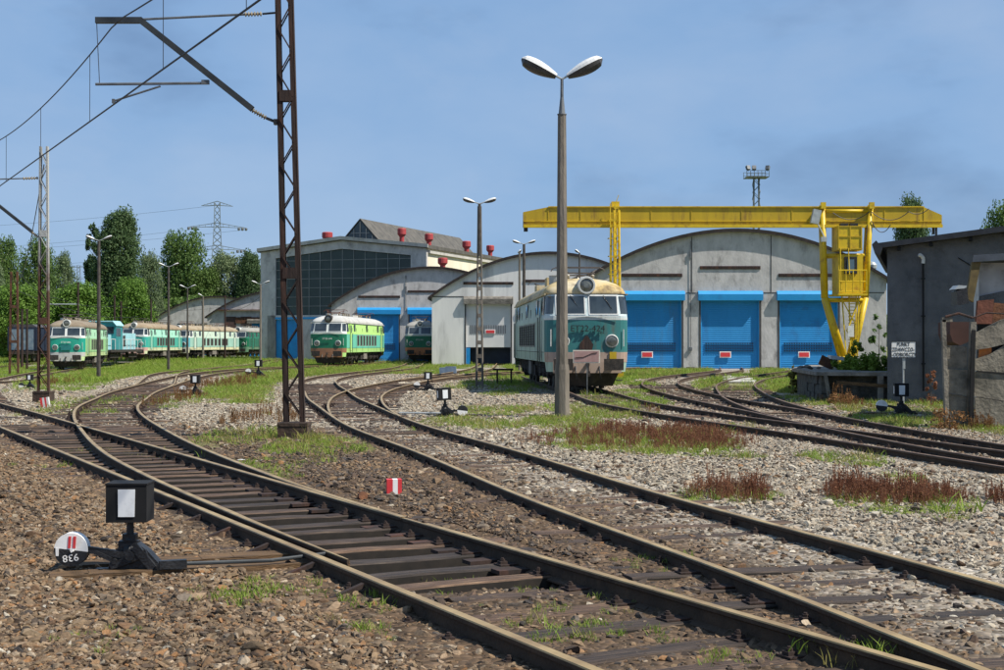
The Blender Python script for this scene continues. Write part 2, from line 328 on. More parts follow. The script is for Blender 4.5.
# ------------------------------------------------------------------ track centre lines (metres: x, y)
def spline(pts, step=0.5):
    P = [Vector((p[0], p[1])) for p in pts]
    P = [P[0] * 2 - P[1]] + P + [P[-1] * 2 - P[-2]]
    out = []
    for i in range(1, len(P) - 2):
        n = max(2, int((P[i+1] - P[i]).length / step))
        for k in range(n):
            t = k / n; a, b, c, d = P[i-1], P[i], P[i+1], P[i+2]
            out.append(0.5 * ((2*b) + (c-a)*t + (2*a-5*b+4*c-d)*t*t + (-a+3*b-3*c+d)*t**3))
    out.append(P[-2])
    # smooth + resample
    for _ in range(6):
        out = [out[0]] + [(out[i-1] + out[i]*2 + out[i+1]) / 4 for i in range(1, len(out)-1)] + [out[-1]]
    res = [out[0]]; acc = 0
    for a, b in zip(out[:-1], out[1:]):
        res.append(b)
    return res
def yx(lst): return [(x, y) for y, x in lst]
def t1x(y): return 0.474 - 0.505 * (y - 6.864) + 0.84
L_T1 = spline(yx([(y, t1x(y)) for y in (2.0, 8, 14, 20, 26.5, 33, 40)] + [(50, -19.4), (60, -23.0), (75, -26.9), (95, -31.8), (113, -35.5), (131, -38.3), (148, -39.3), (167, -39.2), (186, -36.6), (207, -33)]))
L_T1R = spline(yx([(y, t1x(y)) for y in (8, 11.2)] + [(15.1, -2.78), (18.7, -4.3), (22.3, -5.72), (26, -7.05), (31.3, -8.85), (36.5, -10.35), (42, -11.5), (48, -12.7), (57, -14.1), (67, -15.6), (78, -16.9), (90, -17.3), (100, -16.4), (111, -13.95), (120, -12.9), (129, -12.3), (146, -12.6)]))
L_HALL = spline(yx([(48, -12.7), (57, -14.25), (67, -16.5), (80, -19.3), (95, -21.6), (120, -23.3), (160, -24.5)]))
L_T2 = spline(yx([(1.5, 4.4), (4.5, 3.75), (7, 3.12), (9.5, 2.5), (12, 1.78), (15, 0.93), (21, -0.52), (26.5, -2.0), (30.3, -2.85), (36.5, -4.05), (42, -5.1), (48.3, -6.1), (57, -7.5), (65.4, -8.5), (75, -8.7), (87, -7.8), (97, -7.1), (110, -7.2), (125, -7.8), (137, -8.1), (150, -8.1)]))
L_T2R = spline(yx([(26.5, -2.0), (30.3, -2.87), (35.3, -3.65), (39.9, -4.2), (44.9, -4.6), (51.7, -4.7), (61.8, -4.2), (70.2, -3.5), (80, -2.5), (95, -1.5), (122, -1.2)]))
L_C1 = spline(yx([(61.8, -4.2), (68, -3.5), (75, -1.9), (82, 0.6), (90, 4.5), (96, 7.8), (101, 10.9)]))
L_F = spline(yx([(12, 9.05), (16, 7.95), (18.4, 7.38), (22.3, 6.6), (25, 6.1), (27.1, 5.62), (29.7, 5.0), (34.2, 4.1), (38.3, 3.5), (42, 3.22), (48.6, 2.99), (67, 2.0), (72, 1.75)]))
L_E = spline(yx([(3, 10.9), (8, 9.9), (14, 8.65), (19.2, 7.72), (23.4, 7.25), (28.7, 6.93), (33.7, 6.75), (37.7, 6.5), (42.8, 6.25), (49.4, 6.15), (57, 6.5), (65, 7.6), (73, 9.5), (80, 11.8), (90, 14.8), (101, 16.6)]))
L_G = spline(yx([(28.7, 6.93), (33.7, 6.95), (36.8, 7.1), (40.9, 7.4), (45.9, 7.95), (57, 9.6), (68, 12.3), (78, 15.6), (90, 19.6), (101, 22.1)]))
L_L2 = spline(yx([(45, -26), (60, -31), (80, -36), (113, -44), (150, -49), (200, -50)]))
def xat(line, y):
    for a, b in zip(line[:-1], line[1:]):
        if a.y <= y <= b.y: return a.x + (b.x - a.x) * (y - a.y) / max(1e-6, b.y - a.y)
    return line[0].x if y < line[0].y else line[-1].x
def sstep(a, b, v):
    t = min(1, max(0, (v - a) / (b - a))); return t * t * (3 - 2 * t)
def ground_h(x, y):
    d = sstep(-18, -27, x) * sstep(52, 80, y) * (1 - sstep(132, 150, y))
    h = -0.33 * d
    h += 0.10 * sstep(-5.5, -9, x - (t1x(y) + 4.0) + 4) * (1 - sstep(20, 34, y)) * (1 if y > 0 else 1) if False else 0
    return h

# ------------------------------------------------------------------ ground sheet
TRK = [(L_T1, 'T1'), (L_T1R, 'T1R'), (L_T2, 'T2'), (L_T2R, 'T2R'), (L_F, 'F'), (L_E, 'E'), (L_G, 'G'), (L_HALL, 'H'), (L_C1, 'C1')]
TABS = []
for ln, nm in TRK:
    ys = np.array([p.y for p in ln]); xs = np.array([p.x for p in ln]); TABS.append((nm, ys, xs))
TD = {nm: (ys, xs) for nm, ys, xs in TABS}
def xi(nm, y, out=np.nan):
    ys, xs = TD[nm]; return np.interp(y, ys, xs, left=out, right=out)
rngn = np.random.RandomState(3)
def vnoise(x, y, s, seed=0):    # cheap value noise, vectorised
    x = x / s + seed * 17.3; y = y / s + seed * 9.1
    xi_ = np.floor(x).astype(int); yi_ = np.floor(y).astype(int); fx = x - xi_; fy = y - yi_
    fx = fx*fx*(3-2*fx); fy = fy*fy*(3-2*fy)
    def h(a, b): 
        q = np.sin(a * 127.1 + b * 311.7 + seed * 74.7) * 43758.5453; return q - np.floor(q)
    return (h(xi_, yi_)*(1-fx) + h(xi_+1, yi_)*fx)*(1-fy) + (h(xi_, yi_+1)*(1-fx) + h(xi_+1, yi_+1)*fx)*fy
def ss(a, b, v):
    t = np.clip((v - a) / (b - a), 0, 1); return t*t*(3-2*t)
def zones(x, y):
    """returns brown, grass, oil in 0..1"""
    x = np.asarray(x, float); y = np.asarray(y, float)
    c = np.interp(y, *TD['T2']) - 0.2
    n1 = vnoise(x, y, 2.3, 1); n2 = vnoise(x, y, 0.7, 2); n3 = vnoise(x, y, 6.0, 3)
    brown = ss(0.9, -0.6, x - c + (n1 - 0.5)) * (1 - ss(22, 34, y + (n1 - 0.5) * 6))
    brown = np.maximum(brown, 0.35 * ss(1.2, 0.2, np.abs(x - c - 0.3)) * (1 - ss(24, 34, y)))
    fx = np.interp(y, *TD['F']); ex = np.interp(y, *TD['E'])
    brown = np.maximum(brown, 0.35 * ss(fx.clip(-99, 99) - 1.6, fx - 0.8, x) * (y < 40))
    oil = np.zeros_like(x)
    t1 = np.interp(y, *TD['T1']); t1r = np.interp(y, *TD['T1R'])
    inb = ((x > t1 - 1.0) & (x < np.maximum(t1, t1r) + 1.0)).astype(float)
    oil = np.maximum(oil, inb * (0.22 + 0.73 * ss(9, 11, y)) * (1 - ss(22, 30, y)))
    tt = np.interp(y, *TD['T2'])
    oil = np.maximum(oil, (np.abs(x - tt) < 1.0) * ss(9.5, 7, y) * 0.25)
    gmid = ((x > t1r - 1.5) & (x < t1r + 1.4)).astype(float) * ss(24, 30, y)
    oil = np.maximum(oil, 0.5 * gmid * (1 - ss(55, 70, y)))
    g = np.zeros_like(x)
    h_ = np.interp(y, *TD['H']); h_ = np.where(y < 48, t1r, h_)
    left = ss(0.5, 2.2, x - (t1 + 0.6)) * ss(0.3, 1.6, (h_ - 1.3) - x) * ss(47, 60, y + (n1 - .5) * 10) 
    g = np.maximum(g, left * (1 - 0.4 * ss(0.55, 0.7, n3)))
    t2 = np.interp(y, *TD['T2'])
    mid = ss(1.5, 2.8, x - t1r) * ss(1.4, 2.6, t2 - x) * ss(33, 40, y + (n1 - .5) * 6)
    g = np.maximum(g, mid * ss(0.30, 0.62, n1 + ss(42, 50, y) * 0.35))
    g = np.maximum(g, (y > 84) * (x < 8) * 0.75 * ss(0.3, 0.5, n1))
    rl = ss(1.7, 2.6, x - np.interp(y, *TD['F'])) * ss(1.3, 2.4, ex - x) * ss(37, 44, y)
    g = np.maximum(g, rl)
    g = np.maximum(g, (x > 1.0) * (x < ex - 1.2) * (y > 74) * 0.9)
    ge = np.interp(y, *TD['G'])
    g = np.maximum(g, ss(1.0, 1.8, x - ex) * (y > 52) * 0.85 * ss(0.15, 0.35, n2))
    g = np.maximum(g, ss(0.9, 2.0, x - ge) * (y > 50) * 0.9)
    g = np.maximum(g, ss(1.9, 2.6, x - ex) * ss(24, 27, y) * (1-ss(46, 50, y)) * (x > 7.8) * 0.75 * ss(0.25, 0.45, n1))
    t2r = np.interp(y, *TD['T2R'])
    g = np.maximum(g, ss(1.6, 3, x - t2r) * ss(52, 58, y) * (x < 2) * 0.75 * ss(0.3, 0.5, n1))
    for cx, cy, rx, ry, a in GP:
        d = ((x - cx) / rx) ** 2 + ((y - cy) / ry) ** 2 + (n2 - .5) * 0.9 + (n1 - .5) * .6
        g = np.maximum(g, a * ss(1.15, 0.5, d))
    g = np.maximum(g, ss(150, 190, y) * 1.0); g = np.maximum(g, ss(60, 90, np.abs(x)) * .9)
    return brown, np.clip(g, 0, 1), np.clip(oil, 0, 1)
def gpix(px, py, rxpx, rypx, a):   # a patch given by where it sits and how wide/deep it is
    Z = F * EYE / (py - HOR); return ((px - 502) / F * Z, Z, rxpx / F * Z, rypx * Z / (py - HOR), a)
GP = [gpix(650, 443, 105, 17, 0.95), gpix(562, 424, 45, 8, 1.0), gpix(498, 412, 40, 5, 0.75), gpix(490, 428, 45, 5, .8), gpix(450, 425, 70, 7, .6),
      gpix(730, 498, 55, 10, .65), gpix(900, 507, 80, 12, .75), gpix(845, 463, 40, 7, .75), gpix(905, 485, 25, 5, .8), gpix(600, 412, 55, 9, .7), gpix(620, 400, 45, 7, 0.8),
      gpix(310, 448, 45, 12, .7), gpix(275, 470, 50, 12, .45), gpix(240, 440, 50, 12, .5), gpix(345, 452, 35, 8, .5), gpix(85, 455, 16, 6, .8), gpix(150, 453, 26, 5, .7),
      gpix(95, 412, 26, 5, .6), gpix(60, 410, 20, 7, .5), gpix(170, 405, 40, 8, .4), gpix(940, 520, 35, 8, .45), gpix(740, 430, 30, 6, .5), gpix(900, 425, 60, 9, .8), gpix(25, 390, 20, 5, .3), gpix(120, 400, 50, 8, .45),
      gpix(500, 395, 25, 3, .5)]

def near_rail(x, y):
    d = np.full_like(x, 9.0); inside = np.zeros_like(x, bool)
    for nm, ys, xs in TABS:
        ok = (y >= ys[0]) & (y <= ys[-1])
        c = np.interp(y, ys, xs); dx = np.interp(y + 0.5, ys, xs) - np.interp(y - 0.5, ys, xs)
        cs = 1 / np.sqrt(1 + dx * dx)
        p = np.where(ok, (x - c) * cs, 9)
        d = np.minimum(d, np.abs(np.abs(p) - 0.75)); inside |= np.abs(p) < 1.3
    return d, inside
radii = [0.0, 1.0, 2.0, 3.0, 4.0]; r_ = 4.5
while r_ < 230: radii.append(r_); r_ *= 1.0125
while r_ < 4000: radii.append(r_); r_ *= 1.3
angs = list(np.arange(-32, 32.01, 0.32)) + list(np.arange(36, 324, 6.0))
na = len(angs); gv = [(0, 0, 0)]; gf = []
for r_ in radii[1:]:
    for a in angs: gv.append((r_ * math.sin(R(a)), r_ * math.cos(R(a)), 0))
for j in range(na): gf.append((0, 1 + j, 1 + (j + 1) % na)[::-1] if False else (0, 1 + (j + 1) % na, 1 + j))
for k in range(len(radii) - 2):
    for j in range(na):
        a = 1 + k * na + j; b = 1 + k * na + (j + 1) % na; gf.append((a, b, b + na, a + na))
GV = np.array(gv); X_, Y_ = GV[:, 0], GV[:, 1]
GV[:, 2] = [ground_h(x, y) for x, y in zip(X_, Y_)]
fade = np.clip(1 - Y_ / 60, 0, 1)
def bank(x, y):
    d, ins = near_rail(x, y); t1 = np.interp(y, *TD['T1']); t1r = np.interp(y, *TD['T1R'])
    inb = (x > t1 - .8) & (x < np.maximum(t1, t1r) + .8) & (y < 30)
    deep = inb * ss(9.6, 10.6, y) * (1 - ss(23, 27, y))
    v = np.where(inb, 0.048, np.where(ins, 0.078, 0.092)) - deep * 0.080
    return v * np.clip(1.25 - y / 70, 0, 1)
GV[:, 2] += (vnoise(X_, Y_, 0.22, 5) - 0.5) * 0.035 * fade + (vnoise(X_, Y_, 1.6, 6) - 0.5) * 0.04 * fade - 0.035 + bank(X_, Y_)
gme = bpy.data.meshes.new('ground'); gme.from_pydata([tuple(q) for q in GV], [], gf)
br, gr, oi_ = zones(X_, Y_)
ca = gme.color_attributes.new('zone', 'FLOAT_COLOR', 'POINT')
buf = np.ones((len(GV), 4), np.float32); buf[:, 0] = br; buf[:, 1] = gr; buf[:, 2] = oi_
ca.data.foreach_set('color', buf.ravel())
gme.polygons.foreach_set('use_smooth', [True] * len(gme.polygons))
def ground_mat():
    m = bpy.data.materials.new('ground_gravel'); m.use_nodes = True
    n = m.node_tree.nodes; l = m.node_tree.links; b = n['Principled BSDF']; b.inputs['Roughness'].default_value = 0.95; b.inputs['Specular IOR Level'].default_value = 0.15
    t = n.new('ShaderNodeTexCoord'); at = n.new('ShaderNodeAttribute'); at.attribute_name = 'zone'
    sp = n.new('ShaderNodeSeparateColor'); l.new(at.outputs['Color'], sp.inputs[0])
    vo = n.new('ShaderNodeTexVoronoi'); vo.inputs['Scale'].default_value = 17; l.new(t.outputs['Object'], vo.inputs[0])
    vc = n.new('ShaderNodeSeparateColor'); l.new(vo.outputs['Color'], vc.inputs[0])
    def ramp(cols, src):
        r = n.new('ShaderNodeValToRGB'); e = r.color_ramp.elements; k = len(cols)
        e[0].color = (*cols[0], 1); e[1].color = (*cols[-1], 1); e[0].position = 0; e[1].position = 1
        for i in range(1, k - 1): q = e.new(i / (k - 1)); q.color = (*cols[i], 1)
        l.new(src, r.inputs[0]); return r
    pale = ramp([(0.09,0.08,0.065),(0.33,0.295,0.24),(0.17,0.15,0.12),(0.44,0.40,0.335),(0.28,0.24,0.195),(0.60,0.55,0.48)], vc.outputs[0])
    brown = ramp([(0.04,0.028,0.018),(0.12,0.08,0.05),(0.07,0.048,0.030),(0.17,0.115,0.075),(0.09,0.06,0.038)], vc.outputs[0])
    gn = n.new('ShaderNodeTexNoise'); gn.inputs['Scale'].default_value = 1.3; gn.inputs['Detail'].default_value = 10; gn.inputs['Roughness'].default_value = 0.75; l.new(t.outputs['Object'], gn.inputs[0])
    green = ramp([(0.20,0.17,0.08),(0.13,0.17,0.035),(0.18,0.22,0.045),(0.12,0.18,0.03),(0.30,0.27,0.12)], gn.outputs[0])
    big = n.new('ShaderNodeTexNoise'); big.inputs['Scale'].default_value = 0.35; big.inputs['Detail'].default_value = 6; l.new(t.outputs['Object'], big.inputs[0])
    bm_ = n.new('ShaderNodeMapRange'); bm_.inputs[1].default_value = 0.3; bm_.inputs[2].default_value = 0.7; bm_.inputs[3].default_value = 0.7; bm_.inputs[4].default_value = 1.15; l.new(big.outputs[0], bm_.inputs[0])
    def mix(f, a, b_, ff=None):
        x = n.new('ShaderNodeMixRGB')
        if ff is None: l.new(f, x.inputs[0])
        else: x.inputs[0].default_value = ff
        l.new(a, x.inputs[1])
        if isinstance(b_, tuple): x.inputs[2].default_value = (*b_, 1)
        else: l.new(b_, x.inputs[2])
        return x.outputs[0]
    c = mix(sp.outputs[0], pale.outputs[0], brown.outputs[0])
    om = n.new('ShaderNodeMath'); om.operation = 'MULTIPLY'; om.inputs[1].default_value = 0.75; l.new(sp.outputs[2], om.inputs[0])
    c = mix(om.outputs[0], c, (0.035, 0.03, 0.026))
    gs = n.new('ShaderNodeMapRange'); gs.inputs[1].default_value = 0.25; gs.inputs[2].default_value = 0.75
    gsum = n.new('ShaderNodeMath'); gsum.operation = 'ADD'; l.new(sp.outputs[1], gsum.inputs[0])
    gq = n.new('ShaderNodeTexNoise'); gq.inputs['Scale'].default_value = 5; gq.inputs['Detail'].default_value = 8; l.new(t.outputs['Object'], gq.inputs[0])
    g2 = n.new('ShaderNodeMath'); g2.operation = 'SUBTRACT'; g2.inputs[1].default_value = 0.5; l.new(gq.outputs[0], g2.inputs[0])
    l.new(g2.outputs[0], gsum.inputs[1]); l.new(gsum.outputs[0], gs.inputs[0])
    gb_ = n.new('ShaderNodeTexNoise'); gb_.inputs['Scale'].default_value = 0.22; gb_.inputs['Detail'].default_value = 9; gb_.inputs['Roughness'].default_value = 0.7; l.new(t.outputs['Object'], gb_.inputs[0])
    gr_ = n.new('ShaderNodeMapRange'); gr_.inputs[1].default_value = 0.42; gr_.inputs[2].default_value = 0.62; gr_.inputs[4].default_value = 0.75; l.new(gb_.outputs[0], gr_.inputs[0])
    gcol = mix(gr_.outputs[0], green.outputs[0], (0.24, 0.20, 0.10))
    c = mix(gs.outputs[0], c, gcol)
    v = n.new('ShaderNodeVectorMath'); v.operation = 'SCALE'; l.new(c, v.inputs[0]); l.new(bm_.outputs[0], v.inputs['Scale'])
    l.new(v.outputs[0], b.inputs['Base Color'])
    bn = n.new('ShaderNodeBump'); bn.inputs['Strength'].default_value = 0.9; bn.inputs['Distance'].default_value = 0.04
    l.new(vo.outputs['Distance'], bn.inputs['Height']); bn.invert = True; l.new(bn.outputs[0], b.inputs['Normal'])
    return m
gme.materials.append(ground_mat())
ground = link('ground', gme); ground['kind'] = 'structure'

# ------------------------------------------------------------------ scatter (ballast stones, grass) by geometry nodes
def scatter(name, pts, rots, scls, protos, mat_, label, cat):
    me = bpy.data.meshes.new(name); n = len(pts)
    me.vertices.add(n); me.vertices.foreach_set('co', np.asarray(pts, np.float32).ravel())
    a = me.attributes.new('rot', 'FLOAT_VECTOR', 'POINT'); a.data.foreach_set('vector', np.asarray(rots, np.float32).ravel())
    a = me.attributes.new('scl', 'FLOAT_VECTOR', 'POINT'); a.data.foreach_set('vector', np.asarray(scls, np.float32).ravel())
    a = me.attributes.new('idx', 'INT', 'POINT'); a.data.foreach_set('value', (np.arange(n) % len(protos)).astype(np.int32))
    o = link(name, me); tag(o, label, cat, None, 'stuff')
    col = bpy.data.collections.new(name + '_sources')
    for p in protos:
        p.materials.clear(); p.materials.append(mat_)
        q = bpy.data.objects.new(name + '_source', p); col.objects.link(q)
    ng = bpy.data.node_groups.new(name, 'GeometryNodeTree')
    ng.interface.new_socket('Geometry', in_out='INPUT', socket_type='NodeSocketGeometry')
    ng.interface.new_socket('Geometry', in_out='OUTPUT', socket_type='NodeSocketGeometry')
    N = ng.nodes; L = ng.links
    gi = N.new('NodeGroupInput'); go = N.new('NodeGroupOutput')
    ip = N.new('GeometryNodeInstanceOnPoints'); ci = N.new('GeometryNodeCollectionInfo')
    ci.inputs[0].default_value = col; ci.inputs['Separate Children'].default_value = True; ci.inputs['Reset Children'].default_value = True
    def attr(nm, ty):
        q = N.new('GeometryNodeInputNamedAttribute'); q.data_type = ty; q.inputs[0].default_value = nm; return q.outputs[0]
    L.new(gi.outputs[0], ip.inputs['Points']); L.new(ci.outputs[0], ip.inputs['Instance'])
    ip.inputs['Pick Instance'].default_value = True
    L.new(attr('idx', 'INT'), ip.inputs['Instance Index']); 
    er = N.new('FunctionNodeEulerToRotation'); L.new(attr('rot', 'FLOAT_VECTOR'), er.inputs[0]); L.new(er.outputs[0], ip.inputs['Rotation'])
    L.new(attr('scl', 'FLOAT_VECTOR'), ip.inputs['Scale']); L.new(ip.outputs[0], go.inputs[0])
    mo = o.modifiers.new('scatter', 'NODES'); mo.node_group = ng
    return o
import bmesh
def stone_proto(seed):
    bm = bmesh.new(); bmesh.ops.create_icosphere(bm, subdivisions=2, radius=1)
    rs = np.random.RandomState(seed)
    pl = [(Vector(rs.normal(size=3)).normalized(), rs.uniform(0.28, 0.72)) for _ in range(9)]
    for v in bm.verts:
        for nrm, d in pl:
            k = v.co.dot(nrm)
            if k > d: v.co -= nrm * (k - d)
        v.co.x *= 1.25; v.co.z *= 0.8
    bmesh.ops.dissolve_limit(bm, angle_limit=0.08, verts=bm.verts, edges=bm.edges)
    bmesh.ops.triangulate(bm, faces=bm.faces)
    me = bpy.data.meshes.new('stone_source'); bm.to_mesh(me); bm.free(); return me
def gh(x, y):
    f = np.clip(1 - y / 60, 0, 1)
    base = -0.33 * ss(-18, -27, x) * ss(52, 80, y) * (1 - ss(132, 150, y))
    return bank(x, y) + base + (vnoise(x, y, 0.22, 5) - 0.5) * 0.035 * f + (vnoise(x, y, 1.6, 6) - 0.5) * 0.04 * f - 0.035
def sample(y0, y1, dens):
    A = 0.42 * (y1**2 - y0**2) + 2.0 * (y1 - y0); n = int(A * dens)
    y = np.sqrt(rngn.uniform(y0**2, y1**2, n)); x = rngn.uniform(-1, 1, n) * (0.42 * y + 1.0); return x, y
def stones():
    xs, ys, sz = [], [], []
    for y0, y1, d, s in ((5.0, 9, 1500, 0.0185), (9, 14, 1150, 0.020), (14, 22, 720, 0.0225), (22, 32, 440, 0.025), (32, 52, 190, 0.030), (52, 90, 55, 0.040)):
        x, y = sample(y0, y1, d); xs.append(x); ys.append(y); sz.append(s * np.exp(rngn.normal(0, 0.40, len(x))))
    x = np.concatenate(xs); y = np.concatenate(ys); s = np.concatenate(sz)
    b, g, o = zones(x, y); d, ins = near_rail(x, y)
    keep = (rngn.uniform(size=len(x)) > g * 0.75) & (d > 0.06) & ~((o > .4) & (rngn.uniform(size=len(x)) < 0.66 * o))
    # platform, buildings keep-out
    keep &= ~((x > 9.6) & (y > 41)) 
    x, y, s, b, o = x[keep], y[keep], s[keep], b[keep], o[keep]
    d2, ins2 = near_rail(x, y); z = gh(x, y) + s * 0.12 - 0.012 * ins2
    isb = rngn.uniform(size=len(x)) < np.clip(b * 1.0, 0.06, 0.97)
    rot = rngn.uniform(-0.5, 0.5, (len(x), 3)); rot[:, 2] = rngn.uniform(0, 6.28, len(x))
    scl = np.stack([s, s * rngn.uniform(.75, 1.1, len(x)), s * rngn.uniform(.55, .95, len(x))], 1)
    P = np.stack([x, y, z], 1)
    pr = [stone_proto(i) for i in range(7)]; pr2 = [q.copy() for q in pr]
    t1r = np.interp(y, *TD['T1R']); t1 = np.interp(y, *TD['T1']); t2 = np.interp(y, *TD['T2'])
    dk = np.where((x > np.maximum(t1, t1r) + .7) & (x < t2 - .7), .62, .06); dk = np.where((x > t1 - .8) & (x < np.maximum(t1, t1r) + .8), .72, dk); dk = np.where(np.abs(x - t2) < .85, .42, dk)
    dk = dk * (1 - ss(20, 36, y)) + .04; dk = np.maximum(dk, .5 * ((np.abs(x - t1r) < 1) & (y > 26) & (y < 60))); dk = np.maximum(dk, .5 * (np.abs(x - t2) < .9) * (y > 26) * (y < 60))
    ex = np.interp(y, *TD['E']); dk = np.maximum(dk, .3 * (np.abs(x - ex) < 1.2))
    isd = rngn.uniform(size=len(x)) < dk * (vnoise(x, y, .8, 12) * .8 + .6)
    scatter('dark_ballast', P[isd], rot[isd], scl[isd], [q.copy() for q in pr], M['stone_dark'], 'dark oily ballast stones in and between the foreground tracks', 'ballast')
    P, rot, scl, isb = P[~isd], rot[~isd], scl[~isd], isb[~isd]
    scatter('track_ballast', P[isb], rot[isb], scl[isb], pr, M['stone_brown'], 'brown crushed stone ballast around the foreground rails', 'ballast')
    scatter('pale_gravel', P[~isb], rot[~isb], scl[~isb], pr2, M['stone_pale'], 'pale grey loose gravel between the middle and right hand tracks', 'gravel')
stones()
def blade_proto(seed, n, h, wd, spread, lean):
    rs = np.random.RandomState(seed); mb = MB()
    for _ in range(n):
        a = rs.uniform(0, 6.28); r = spread * math.sqrt(rs.uniform()); x, y = r * math.cos(a), r * math.sin(a)
        hh = h * rs.uniform(.5, 1.1); b = rs.uniform(0, 6.28); lx, ly = math.cos(b) * lean * hh * rs.uniform(.2, 1), math.sin(b) * lean * hh * rs.uniform(.2, 1)
        c = rs.uniform(0, 3.14); wx, wy = math.cos(c) * wd / 2, math.sin(c) * wd / 2
        mb.add([(x-wx, y-wy, -.01), (x+wx, y+wy, -.01), (x+lx*.45+wx*.8, y+ly*.45+wy*.8, hh*.6), (x+lx*.45-wx*.8, y+ly*.45-wy*.8, hh*.6), (x+lx, y+ly, hh)], [(0,1,2,3), (3,2,4)])
    me = bpy.data.meshes.new('blade_source'); me.from_pydata(mb.v, [], mb.f); return me
def stalk_proto(seed):
    rs = np.random.RandomState(seed); mb = MB()
    for _ in range(5):
        x, y = rs.uniform(-.09, .09, 2); h = rs.uniform(.22, .42); lx, ly = rs.normal(0, .035, 2)
        mb.bar((x, y, 0), (x+lx, y+ly, h), .006, .006)
        for _ in range(16):
            t = rs.uniform(.3, 1.0); p = Vector((x+lx*t, y+ly*t, h*t)); s = rs.uniform(.012, .028)
            d = [Vector(rs.normal(size=3)).normalized() * s for _ in range(3)]
            mb.add([p+d[0], p+d[1], p+d[2]], [(0,1,2)])
    me = bpy.data.meshes.new('stalk_source'); me.from_pydata(mb.v, [], mb.f); return me
def grass():
    xs, ys, ss_ = [], [], []
    for y0, y1, d, s in ((6, 20, 40, 0.5), (20, 36, 42, 0.6), (36, 60, 26, 0.75), (60, 130, 12, 1.1), (130, 195, 4, 1.7)):
        x, y = sample(y0, y1, d); xs.append(x); ys.append(y); ss_.append(s * np.exp(rngn.normal(0, .35, len(x))))
    x = np.concatenate(xs); y = np.concatenate(ys); s = np.concatenate(ss_)
    b, g, o = zones(x, y); d, ins = near_rail(x, y)
    keep = (rngn.uniform(size=len(x)) < ss(0.1, .9, g)) & (d > 0.06); keep &= ~(ins & (rngn.uniform(size=len(x)) < .6) & (y > 22)); keep &= ~((x > 11.0) & (y > 41) & (y < 52))
    x, y, s = x[keep], y[keep], s[keep]
    # sparse seedlings in the foreground, each set where the photo has them
    for px, py, n_, sc in ((372, 608, 12, .8), (300, 590, 7, .5), (362, 638, 10, .7), (250, 604, 34, .75), (235, 598, 8, .6), (268, 600, 8, .7), (430, 575, 14, .75), (455, 582, 12, .8), (548, 632, 14, .8), (590, 635, 14, .8), (505, 588, 7, .5), (520, 608, 7, .55), (612, 612, 6, .6), (648, 600, 5, .5), (842, 662, 7, 1.1), (90, 652, 8, .5), (110, 640, 6, .5), (590, 602, 6, .5), (20, 470, 5, .6), (88, 466, 10, .8), (85, 452, 26, 1.2), (156, 452, 20, 1.0), (175, 455, 14, .9), (186, 458, 12, 1.0), (735, 660, 8, .6), (560, 590, 6, .5), (600, 448, 10, .8), (670, 558, 8, .6), (640, 566, 9, .6), (285, 480, 10, .7), (915, 404, 60, 1.5), (930, 402, 70, 1.7), (945, 404, 60, 1.6), (958, 410, 40, 1.2), (870, 404, 50, 1.2), (860, 408, 40, 1.0), (888, 408, 30, 1.0), (905, 412, 30, .8), (518, 392, 40, 1.5), (640, 385, 60, 1.9), (635, 392, 40, 1.5), (312, 505, 4, .5)):
        Z = F * EYE / (py - HOR); X0 = (px - 502) / F * Z
        x = np.append(x, rngn.normal(X0, .10 + .006 * Z, n_)); y = np.append(y, rngn.normal(Z, .10 + .012 * Z, n_)); s = np.append(s, sc * rngn.uniform(.4, 1.0, n_) * (.8 if Z < 16 else 1))
    n = len(x); dry = rngn.uniform(size=n) < np.where(y < 20, .1, np.where(y < 48, .42, .22))
    dry &= ~((x > 4.0) & (x < 7) & (y > 40)); dry &= ~((x < -14) & (y > 45) & (rngn.uniform(size=n) < .7))
    P = np.stack([x, y, gh(x, y)], 1); rot = np.zeros((n, 3)); rot[:, 2] = rngn.uniform(0, 6.28, n); scl = np.repeat(s[:, None], 3, 1)
    scl[:, :2] *= 1.25
    pa = [blade_proto(i, 15, .125, .010, .13, 1.0) for i in range(6)]; pb = [blade_proto(20 + i, 15, .14, .008, .13, .9) for i in range(6)]
    scatter('green_grass', P[~dry], rot[~dry], scl[~dry], pa, M['grass'], 'fresh green grass tufts growing through the gravel and on the verges', 'grass')
    scatter('dry_grass', P[dry], rot[dry], scl[dry], pb, M['grass_dry'], 'yellowing dry grass among the gravel beside the tracks', 'grass')
grass()
def weeds(name, specs, m, label, k=1.0):
    P = []; Sc = []
    for px, py, rx, ry, n_ in specs:
        cx, cy, ax, ay, _ = gpix(px, py, rx, ry, 1)
        c = 0
        while c < n_:
            a, b = rnd.uniform(-1, 1), rnd.uniform(-1, 1)
            if a*a + b*b > 1 - 0.75 * rnd.random() ** 1.5: continue
            x, y = cx + a * ax * 1.12, cy + b * ay * 1.25
            if float(vnoise(np.array([x]), np.array([y]), .7, 9)[0]) < .22 + .22 * rnd.random() and n_ > 500: continue
            P.append((x, y, -.02)); Sc.append((rnd.uniform(.35, 1.0) + (.35 if rnd.random() < .08 else 0)) * (1.05 - .5 * (a*a + b*b)) * k); c += 1
    P = np.array(P); n = len(P); P[:, 2] = gh(P[:, 0], P[:, 1]); rot = np.zeros((n, 3)); rot[:, 2] = rngn.uniform(0, 6.28, n)
    scatter(name, P, rot, np.repeat(np.array(Sc)[:, None], 3, 1), [stalk_proto(i) for i in range(6)], m, label, 'weeds')
